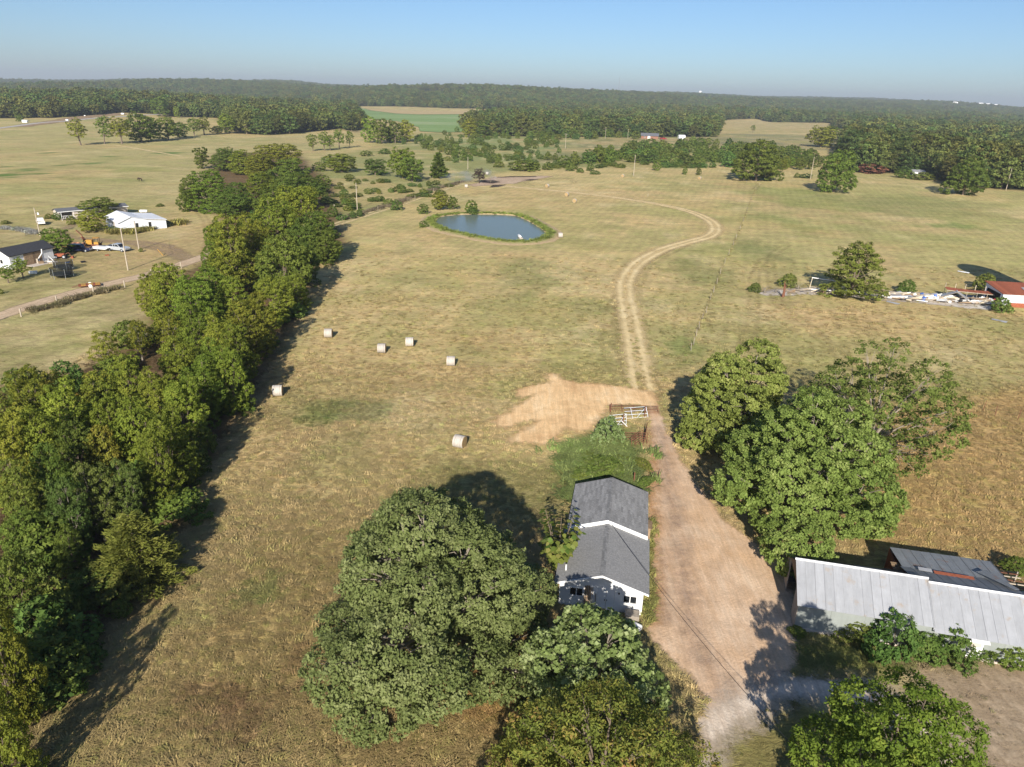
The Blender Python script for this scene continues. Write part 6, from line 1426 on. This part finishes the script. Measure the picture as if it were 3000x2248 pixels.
horse(c1(1138, 918), 2.8, 'dark horse grazing alone in the left pasture')
# ---- far brick house and its car
fh = thing('brick_house', c5(1045, 570), -0.15, 'far red brick house with grey roof below the middle wood', 'house')
shell(fh, 17.0, [(0, 2.9), (4, 5.2), (8, 2.9)], 'brick', 'grroof', None, ov=0.6)
for x in (3.5,): f_ = MB().box(x - 0.6, -0.06, 1.0, x + 0.6, -0.005, 2.2).build('window', M['trim'], fh); MB().box(x - 0.5, -0.09, 1.1, x + 0.5, -0.065, 2.1).build('pane', M['glass'], fh if False else f_)
MB().box(6.5, -0.3, 0, 9.0, -0.005, 2.6).build('porch', M['trim'], fh)
pickup(c5(1225, 580), 0.2, 'red car parked by the far brick house', M['red'], True, 1.3)
fs = thing('white_shed', c5(1353, 576), 0.1, 'small white shed right of the far brick house', 'shed'); shell(fs, 6.5, [(0, 2.8), (2.5, 4.0), (5, 2.8)], 'white', 'whiteroof', None, ov=0.2); MB().box(6.6, 1, 0, 6.65, 3.4, 2.2).build('door', M['dark'], fs)
s2 = thing('small_shed', c6(1305, 872), -0.35, 'small white open shed at the foot of the right wood', 'shed'); shell(s2, 6.2, [(0, 2.4), (5.0, 3.1)], 'white', 'galv', None, (1, 1), ov=0.4); MB().box(2.9, -0.08, 0, 5.9, -0.01, 2.1).build('opening_shade', M['dark'], s2)  # dark panel on the closed front wall paints the shade of the open shed
# ---- rusty shed and the silo whose shadow crosses the meadow
rs = thing('rusty_shed', (100.3, 142.9, 0), -0.12, 'shed with red rusty roof and white front at the right edge', 'shed')
shell(rs, 8.5, [(0.0, 2.7), (7.5, 3.4)], 'whitemetal', 'rust', 0.9, ov=0.35)
MB().prism([(1.0, 0.02), (1.0, 0.5), (1.8, 0.9), (4.6, 0.95), (5.6, 0.5), (5.6, 0.02)], 'y', -0.14, -0.08).build('loose_panel', M['rust'], rs)
MB().box(-0.05, 1.0, 0, -0.01, 6.5, 2.4).build('opening_shade', M['dark'], rs)  # dark panel on the solid end wall, interior shade put in as colour
MB().slab((5.0, 2.5, 3.15), (8.0, 2.5, 3.15), (8.2, 4.2, 3.31), (5.2, 4.2, 3.31), 0.02).build('patch_sheet', M['galv'], rs)
si = thing('silo', (112.6, 137.0, 0), 0, 'tall domed silo just outside the right edge', 'silo'); n = 28
MB().tube([(0, 0, 0), (0, 0, 20.0)], 4.3, n).build('wall', M['concrete'], si)
MB().tube([(0, 0, 20.0 + 4.3 * math.sin(i * math.pi / 14) * 0.9) for i in range(8)], [max(0.05, 4.35 * math.cos(i * math.pi / 14)) for i in range(8)], n).build('dome', M['galv'], si)
# ---- the collapsed building
RD = np.random.default_rng(17)
RUB = [cR(*q) for q in [(60, 300), (200, 270), (460, 255), (700, 280), (900, 300), (1150, 285), (1500, 305), (1960, 330), (1960, 440), (1700, 420), (1400, 385), (1100, 365), (880, 340), (600, 310), (300, 320), (100, 320)]]
sheet('rubble_ground', lambda a, b: poly_sd(RUB, a, b), bb(RUB, 3), 0.5, dirt_mat('pale_rubble', [(0.30, 0.25, 0.20), (0.48, 0.42, 0.35), (0.66, 0.62, 0.56)], 1.2, 0.5, 0, 1.3, 2.0), 0.012)
def deb(u, v): return cR(880 + (1960 - 880) * u, 318 + 62 * u + 34 * v)
for i in range(150):
    p = deb(RD.random() if i < 125 else RD.uniform(-0.6, 0.0), RD.uniform(-0.6, 0.8)); L_ = RD.uniform(1.5, 5.0); a = RD.normal(-0.35, 0.35)
    o = MB().slab((-L_ / 2, -0.09, 0.1), (L_ / 2, -0.09, 0.1 + RD.uniform(0, 0.9)), (L_ / 2, 0.09, 0.1 + RD.uniform(0, 0.7)), (-L_ / 2, 0.09, 0.12), 0.06).build('fallen_board', M[['palewood', 'greywood', 'palewood', 'trim', 'wood'][i % 5]], None)
    o.location = (p[0], p[1], RD.uniform(0.02, 0.25)); o.rotation_euler = (0, 0, a); tag(o, 'board lying in the long debris heap of the collapsed building', 'board', 'fallen boards in the debris heap')
for i in range(22):
    p = deb(RD.random() ** 0.8, RD.uniform(-0.7, 0.8)); L_, W_ = RD.uniform(1.2, 3.2), RD.uniform(0.7, 1.3)
    o = MB().slab((-L_ / 2, -W_ / 2, 0.2), (L_ / 2, -W_ / 2, 0.3 + RD.uniform(-.1, .4)), (L_ / 2, W_ / 2, 0.3 + RD.uniform(-.1, .4)), (-L_ / 2, W_ / 2, 0.3), 0.03).build('sheet', M[['galvd', 'galv', 'plastic', 'greywood', 'galv'][i % 5]], None)
    o.location = (p[0], p[1], RD.uniform(0.05, 0.3)); o.rotation_euler = (0, 0, RD.uniform(-.6, .4)); tag(o, 'crumpled sheet lying in the long debris heap of the collapsed building', 'metal sheet', 'sheets in the debris heap')
for i in range(26):
    u = RD.random(); p = deb(u, RD.uniform(-0.6, 0.7)); c_ = RD.uniform(0.25, 0.5); mt = ['plastic', 'black', 'trim', 'blue', 'red', 'plastic', 'black', 'greywood'][i % 8]
    o = (MB().tube([(0, 0, 0), (0, 0, c_ * 2)], [c_ * .8, c_], 8) if i % 2 else MB().box(-c_, -c_, 0, c_, c_ * .7, c_ * 1.6)).build('pail' if i % 2 else 'appliance', M[mt], None)
    o.location = (p[0], p[1], 0.1); o.rotation_euler = (RD.uniform(-.3, .3), RD.uniform(-.6, .6), RD.uniform(0, 3)); cl = {'plastic': 'white', 'trim': 'white', 'black': 'black', 'blue': 'blue', 'red': 'red', 'greywood': 'grey'}[mt]
    tag(o, f'{cl} {"pail" if i % 2 else "box-shaped item"} lying in the debris heap', 'pail' if i % 2 else 'box', f'{cl} {"pails" if i % 2 else "boxes"} in the debris heap')
wl_ = thing('fallen_wall', deb(0.12, -0.9), -0.35, 'large pale wall panel leaning at the back of the debris heap', 'wall panel')
for i in range(5): MB().slab((i * 0.8, 0, 0.9 - i * .1), (i * 0.8 + 0.78, 0, 0.85 - i * .1), (i * 0.8 + 0.78, 1.6, 0.25), (i * 0.8, 1.6, 0.3), 0.05).build('plank', M['palewood'], wl_)
ro = thing('collapsed_roof', deb(0.70, 0.0), -0.30, 'grey peaked roof piece resting on the debris heap', 'roof piece')
MB().slab((-2.2, -0.2, 0.6), (0.2, -0.6, 1.9), (0.8, 2.0, 1.9), (-1.8, 2.2, 0.7), 0.05).build('roof_sheet', M['galv'], ro); MB().slab((0.2, -0.6, 1.9), (2.6, -1.4, 0.4), (3.0, 1.2, 0.5), (0.8, 2.0, 1.9), 0.05).build('roof_sheet', M['galv'], ro)
MB().tube([(-2.6, -0.4, 0.5), (0.2, -0.7, 1.95), (2.7, -1.5, 0.4)], 0.07, 4).build('edge_beam', M['greywood'], ro)
rr = thing('sagging_roof', deb(0.86, -0.15), -0.28, 'long sagging red rusty roof on thin posts beside the rusty shed', 'roof')
for i in range(9): z_ = 1.9 - 0.35 * math.sin(i / 9 * 3.1) * 0.6; MB().slab((-5.5 + i * 1.1, 0.2, z_), (-4.42 + i * 1.1, 0.2, z_ - 0.02), (-4.42 + i * 1.1, 2.4, z_ + 0.1), (-5.5 + i * 1.1, 2.4, z_ + 0.12), 0.03).build('roof_sheet', M['rust'], rr)
for i in range(6): MB().tube([(-5.4 + i * 1.9, 2.3, 0), (-5.4 + i * 1.9, 2.3, 2.9)], 0.06, 5).build('post', M['palewood'], rr); MB().tube([(-5.4 + i * 1.9, 0.3, 0), (-5.4 + i * 1.9, 0.3, 1.8)], 0.06, 5).build('post', M['greywood'], rr)
MB().tube([(-5.6, 0.1, 1.75), (4.6, 0.1, 1.6)], 0.06, 4).build('beam', M['palewood'], rr)
wf = thing('timber_frame', cR(475, 262), -0.3, 'white-railed timber frame left of the feathery tree', 'frame')
MB().tube([(0, 0, 0), (0.2, 0, 2.4)], 0.09, 5).build('post', M['palewood'], wf); MB().tube([(0.1, 0, 2.4), (6.2, -0.6, 2.2)], 0.10, 5).build('rail', M['trim'], wf); MB().tube([(3.0, 0.5, 0), (4.2, 0.3, 2.6)], 0.07, 5).build('brace', M['greywood'], wf)
MB().tube([(4.0, -0.3, 0), (4.0, -0.3, 2.8)], 0.07, 5).build('post', M['greywood'], wf); MB().tube([(0, 0.2, 0.3), (6.5, -0.6, 0.25)], 0.09, 5).build('rail', M['greywood'], wf)
for i, (x, y, s_, lab) in enumerate([(110, 300, 1.2, 'brush pile at the left end of the debris'), (200, 300, 1.0, 'tangle of grey branches by the dead stump'), (380, 275, 1.2, 'heap of dry brush left of the timber frame'), (330, 310, 0.8, 'small tangle in front of the dry brush heap')]):
    tree('brush_pile', DEADM, cR(x, y), i * 1.3, lab, 'brush pile', None, (s_ * 1.3, s_ * 1.1, s_ * 0.42))
o = MB().tube([(0, 0, 0), (0.1, 0, 1.2), (0.0, 0.1, 2.6), (-0.1, 0.1, 3.6)], [0.35, 0.25, 0.15, 0.03], 7).tube([(0, 0, 1.5), (0.5, 0.2, 2.6)], [0.12, 0.03], 5).build('dead_stump', M['rustpipe'], None); o.location = tuple(cR(258, 335)); tag(o, 'dark splintered dead stump in the brush at the left of the debris', 'stump')
for x, y, s_, lab in [(300, 248, 0.9, 'bright green bush behind the dead stump'), (1260, 300, 0.9, 'olive bush growing through the debris heap'), (2010, 450, 0.9, 'bush at the corner of the rusty shed'), (1890, 270, 1.1, 'bush behind the sagging red roof'), (30, 290, 0.6, 'small bush at the left tip of the brush piles')]:
    tree('bush', BUSH[1], cR(x, y), x, lab, 'bush', None, s_)
for x, y, m_, lab in [(1150, 385, 'galv', 'grey strip of metal in the grass below the debris'), (2010, 530, 'galv', 'pale sheet of metal in the grass below the rusty shed'), (1720, 135, 'plastic', 'white bag-like object at the edge of the long shadow')]:
    o = MB().slab((-1.3, -0.3, 0.15), (1.3, -0.35, 0.1), (1.3, 0.35, 0.25), (-1.3, 0.3, 0.2), 0.03).build('scrap_sheet', M[m_], None); o.location = tuple(cR(x, y)); o.rotation_euler = (0, 0, -0.9); tag(o, lab, 'scrap')
# ---- specks beside the country road, town and towers on the skyline
for x, y, s_, lab in [(205, 440, 4.5, 'white roadside box farthest left on the country road'), (545, 425, 2.4, 'small white box by the leaning pasture tree'), (688, 388, 1.6, 'tiny white post box above the road'), (995, 375, 3.2, 'white box on the clay bank'), (1085, 380, 1.8, 'tiny white box right of the clay bank'), (1397, 358, 2.6, 'white box near the light green roadside tree'), (878, 358, 1.8, 'tiny white box against the wood edge')]:
    p = c1(x, y); o = MB().prism([(-s_ / 2, 0), (s_ / 2, 0), (s_ / 2, s_ * .35), (s_ * .3, s_ * .48), (-s_ / 2, s_ * .48)], 'y', -s_ * .25, s_ * .25).build('roadside_box', M['trim'], None); o.location = tuple(p); tag(o, lab, 'box')
def sky_at(px, r, dz=0): x = (px - 1500) / 2247 * r; return (x, r, float(hz(x, r)) + dz)
wt = thing('water_tower', sky_at(2026, 4400), 0, 'white water tower on the skyline, right of centre', 'water tower'); MB().tube([(0, 0, 0), (0, 0, 26)], 5, 12).build('stem', M['trim'], wt); MB().tube([(0, 0, 24), (0, 0, 27), (0, 0, 36), (0, 0, 39)], [5, 9, 9, 3], 14).build('tank', M['trim'], wt)
rm = thing('radio_mast', sky_at(1788, 4400), 0, 'slim radio mast on the skyline', 'mast')
for i in range(9): MB().tube([(0, 0, i * 10.5), (0, 0, i * 10.5 + 10.3)], 0.9, 3).build('section', M['galvd'], rm)
for i, (px, w_, h_) in enumerate([(1135, 34, 24), (1152, 22, 30), (1124, 20, 20)]):
    t_ = thing('silo_block', sky_at(px, 4500), 0, ['wide white elevator block on the skyline above the crop field', 'taller white elevator block on the skyline', 'low white block at the left of the skyline elevators'][i], 'elevator'); MB().box(-w_ / 2, -8, 0, w_ / 2, 8, h_).build('wall', M['trim'], t_); MB().box(-w_ / 4, -5, h_, w_ / 8, 5, h_ + 6).build('head_house', M['trim'], t_)
for i, (px, r_) in enumerate([(1845, 3300), (1868, 3320), (1880, 3340), (2775, 3600), (2850, 3650), (2872, 3700), (2895, 3720), (108, 3300)]):
    t_ = thing('far_building', sky_at(px, r_, 7), 0.1, 'white building among the distant woods', 'building', 'tiny white buildings in the distance'); MB().prism([(0, 0), (9, 0), (9, 9), (4.5, 12), (0, 9)], 'x', -11, 11).build('wall', M['trim'], t_)

# ---- smoke over the burning brush
k = K('smoke'); v = k.n('ShaderNodeVolumePrincipled'); v.inputs['Color'].default_value = (0.72, 0.78, 0.88, 1)
nz = k.noise(k.pos(), 0.28, 4, 0.6); v.inputs['Anisotropy'].default_value = 0.1
k.put(v.inputs['Density'], k.mr(nz, 0.45, 0.75, 0.0, 0.20))
o_ = k.n('ShaderNodeOutputMaterial'); k.t.links.new(v.outputs[0], o_.inputs['Volume']); SMK = k.m
m_ = MB()
q = [cF(x, y) for x, y in [(860, 300), (760, 300), (640, 300), (450, 300), (200, 330), (-50, 350)]]
m_.tube([(a[0], a[1], z) for a, z in zip(q, (1.5, 3.2, 3.6, 3.2, 3.0, 3.0))], [0.6, 2.6, 3.2, 2.8, 2.2, 0.8], 10)
tag(m_.build('smoke', SMK, None, True), 'thin bluish smoke drifting left from the burning brush', None, None, 'stuff')
for x, y, lab in [(760, 300, 'charred brush heap under the smoke'), (880, 295, 'pale ashy branches right of the charred heap')]:
    tree('burnt_brush', DEADM, cF(x, y), 1.0, lab, 'brush pile', None, (1.6, 1.2, 0.5))
# ================================================================== GRASS TUFTS
k = K('tuft'); tc = k.attr('tint', 'INSTANCER').outputs['Color']; r = k.rand()
c = k.mul(tc, k.mr(r, 0, 1, 0.82, 1.14)); c = k.mix(k.mr(k.math('FRACT', k.math('MULTIPLY', r, 7.7)), 0.6, 1, 0, 0.5), c, k.mix(1.0, c, (0.72, 1.05, 0.55), 'MULTIPLY'))
MAT_TUFT = k.out(k.bsdf(c, 0.85, 0.15))
def tuft(seed, n, h, spread, w_, lean):
    R_ = np.random.default_rng(seed); V_ = []
    ln = R_.uniform(0, 6.28)
    for i in range(n):
        a = R_.uniform(0, 6.28); b = R_.normal(ln, 0.8); x, y = math.cos(a) * spread * R_.random(), math.sin(a) * spread * R_.random()
        hh = h * R_.uniform(0.5, 1.2); l = hh * lean * R_.uniform(0.5, 1.4); s = np.array([-math.sin(b), math.cos(b), 0]) * w_ * R_.uniform(.6, 1.3); o = np.array([x, y, 0]); d_ = np.array([math.cos(b), math.sin(b), 0])
        m1 = o + d_ * l * 0.4 + np.array([0, 0, hh * 0.7]); e = o + d_ * l + np.array([0, 0, hh * 0.75])
        V_ += [o - s, o + s, m1 + s * .9, m1 - s * .9, m1 - s * .9, m1 + s * .9, e + s * .25, e - s * .25]
    return quads_mesh('tuft', np.array(V_), MAT_TUFT)
TUFTS = [tuft(1, 22, 0.24, 0.40, 0.022, 2.2), tuft(2, 22, 0.20, 0.46, 0.022, 2.8), tuft(3, 20, 0.30, 0.34, 0.022, 1.5), tuft(4, 24, 0.16, 0.50, 0.024, 3.0)]
R = np.random.default_rng(5)
def pts_band(y0, y1, dens, n_max):
    n = min(n_max, int((y1 - y0) * (y1 * 0.80 * 2 + 10) * dens)); y = R.uniform(y0, y1, n); x = R.uniform(-1, 1, n) * (y * 0.80 + 5); return x, y
bx, by = zip(*[pts_band(28, 60, 5.5, 40000), pts_band(60, 100, 3.0, 50000), pts_band(100, 140, 0.8, 60000), pts_band(140, 180, 0.25, 60000)])
bx, by = np.concatenate(bx), np.concatenate(by)
clear = poly_sd(DRIVE, bx, by) > 0.1
for q in (GRAV, SAND): clear &= poly_sd(q, bx, by) > 0.0
clear &= poly_sd(POND, bx, by) > 4.5
clear &= (poly_sd(OPEN, bx, by) < 0) & (poly_sd(BARE, bx, by) > 0) & ((R.random(len(bx)) < 1 - 0.5 * sstep(220, 330, by)))
clear &= np.abs(line_d(TRACK, bx, by) - 1.15) > 0.55
clear &= line_d(ROAD, bx, by) > 1.7
hbl = lambda M_, x, y: (M_.inverted())
def loc_in(Mx, X_, Y_, x0, x1, y0, y1):
    I = Mx.inverted(); lx = I[0][0] * X_ + I[0][1] * Y_ + I[0][3]; ly = I[1][0] * X_ + I[1][1] * Y_ + I[1][3]
    return (lx > x0) & (lx < x1) & (ly > y0) & (ly < y1)
clear &= ~loc_in(HBM, bx, by, -0.1, 6.7, -0.1, 14.4) & ~loc_in(BAM, bx, by, -0.2, 27, -0.2, 6.4)
YL = Z([(-300, 460), (130, 470), (450, 480), (445, 565), (320, 600), (330, 690), (130, 795), (0, 830), (-500, 1100)])
lawn = poly_sd(YL, bx, by) < 0
LW = Z([(1540, 1700), (1560, 1600), (1640, 1530), (1760, 1510), (1900, 1450), (2300, 1420), (2500, 1900)])
lawn |= poly_sd(LW, bx, by) < 0
clear &= ~lawn | (R.random(len(bx)) < 0.25)
bx, by, lawn = bx[clear], by[clear], lawn[clear]
tn = tint_at(bx, by); n = len(bx)
patch = vnoise(bx, by, 2.2, 31) * .6 + vnoise(bx, by, 6, 32) * .4
tn = tn * (0.84 + 0.16 * patch[:, None])
s = (0.65 + 0.8 * patch) * R.uniform(0.7, 1.3, n) * np.where(lawn, 0.4, 1.0) * (0.85 + 0.25 * sstep(90, 250, by))
flow_a = (vnoise(bx, by, 7, 41) - 0.5) * 9
instancer('rough_grass', np.stack([bx, by, 0 * bx - 0.01], 1), TUFTS, np.stack([s, s, s * R.uniform(0.8, 1.2, n)], 1), np.stack([0 * bx, 0 * bx, flow_a + R.normal(0, 0.5, n)], 1), tn, 3, 'rough dry pasture grass in tufts')
print('tufts', n)
# weeds: pond rim, tall reeds by the white building, fence lines
def weed_band(name, line, w_, dens, hs, col, lab, seed):
    R_ = np.random.default_rng(seed); line = [np.asarray(q)[:2] for q in line]; P_ = []
    for a, b in zip(line[:-1], line[1:]):
        L_ = np.linalg.norm(b - a); m = int(L_ * w_ * dens) + 1; t = R_.random(m)[:, None]; d_ = (b - a) / (L_ + 1e-9); nn = np.array([-d_[1], d_[0]])
        P_.append(a + (b - a) * t + nn * R_.normal(0, w_ * .4, (m, 1)))
    P_ = np.concatenate(P_); m = len(P_); s_ = R_.uniform(0.6, 1.3, m) * hs
    cc = np.array(col) * R_.uniform(0.75, 1.25, (m, 1))
    instancer(name, np.stack([P_[:, 0], P_[:, 1], 0 * s_ + (0.25 if 'pond' in name else 0)], 1), TUFTS[:3], np.stack([s_, s_, s_ * 1.5], 1), np.stack([0 * s_, 0 * s_, R_.uniform(0, 6.28, m)], 1), cc, seed, lab)
rim = [np.array(q[:2]) for q in ring(1.6, 0)]; rim.append(rim[0])
weed_band('pond_reeds', rim, 1.7, 4.0, 1.5, (0.20, 0.235, 0.05), 'yellow-green reeds round the pond', 51)
weed_band('tall_reeds', [cL(*q) for q in [(1250, 490), (1480, 485), (1640, 465), (1800, 410), (1990, 380), (2180, 370)]], 2.5, 5.0, 3.2, (0.30, 0.26, 0.075), 'tall tawny reeds along the white metal building', 52)
weed_band('road_weeds', [cL(*q) for q in [(340, 1400), (500, 1370), (660, 1330), (850, 1260), (1050, 1200), (1400, 1120)]], 1.4, 5.0, 2.0, (0.20, 0.16, 0.085), 'brown weeds along the road fence', 53)
weed_band('fence_weeds', [ft(*q) for q in [(430, 1330), (500, 1300), (560, 1190), (610, 1100), (655, 990), (700, 880), (750, 740), (830, 550), (925, 300), (1030, 80), (1110, -110), (1200, -340), (1300, -600)]], 0.4, 2.0, 0.9, (0.32, 0.27, 0.12), 'weeds along the wire fence', 54)
weed_band('lane_weeds', [c2(*q) for q in [(560, 1225), (1000, 1095), (1300, 985), (1540, 920)]], 2.5, 2.0, 2.0, (0.20, 0.16, 0.10), 'brown weeds along the fence lane', 55)
weed_band('yard_weeds', [cL(*q) for q in [(0, 430), (150, 440), (330, 470), (440, 500)]], 2.5, 3.0, 1.8, (0.30, 0.29, 0.26), 'pale weeds left of the lamp pole', 56)
weed_band('wall_weeds', [hbp(*q) for q in [(7.0, -1.5), (7.1, 4.0), (7.2, 9.0), (7.4, 14)]], 0.6, 12.0, 1.2, (0.26, 0.24, 0.08), 'weeds along the drive side of the outbuilding', 57)
weed_band('thicket_weeds', [dsp(*q) for q in [(1250, 960), (1260, 1020), (1290, 1000), (1330, 960), (1320, 1030), (1350, 1020), (1300, 1050), (1240, 1090)]], 4.0, 6.0, 2.0, (0.155, 0.19, 0.06), 'lush green weeds behind the outbuilding', 58)
# ================================================================== AIR
k = K('haze')
v = k.n('ShaderNodeVolumePrincipled'); v.inputs['Color'].default_value = (0.84, 0.91, 1.0, 1); v.inputs['Density'].default_value = 0.00014; v.inputs['Anisotropy'].default_value = 0.2
o = k.n('ShaderNodeOutputMaterial'); k.t.links.new(v.outputs[0], o.inputs['Volume'])
mb = MB().box(-9400, -500, -3.0, 9400, 9600, 150.0)
tag(mb.build('haze', k.m), kind='stuff')
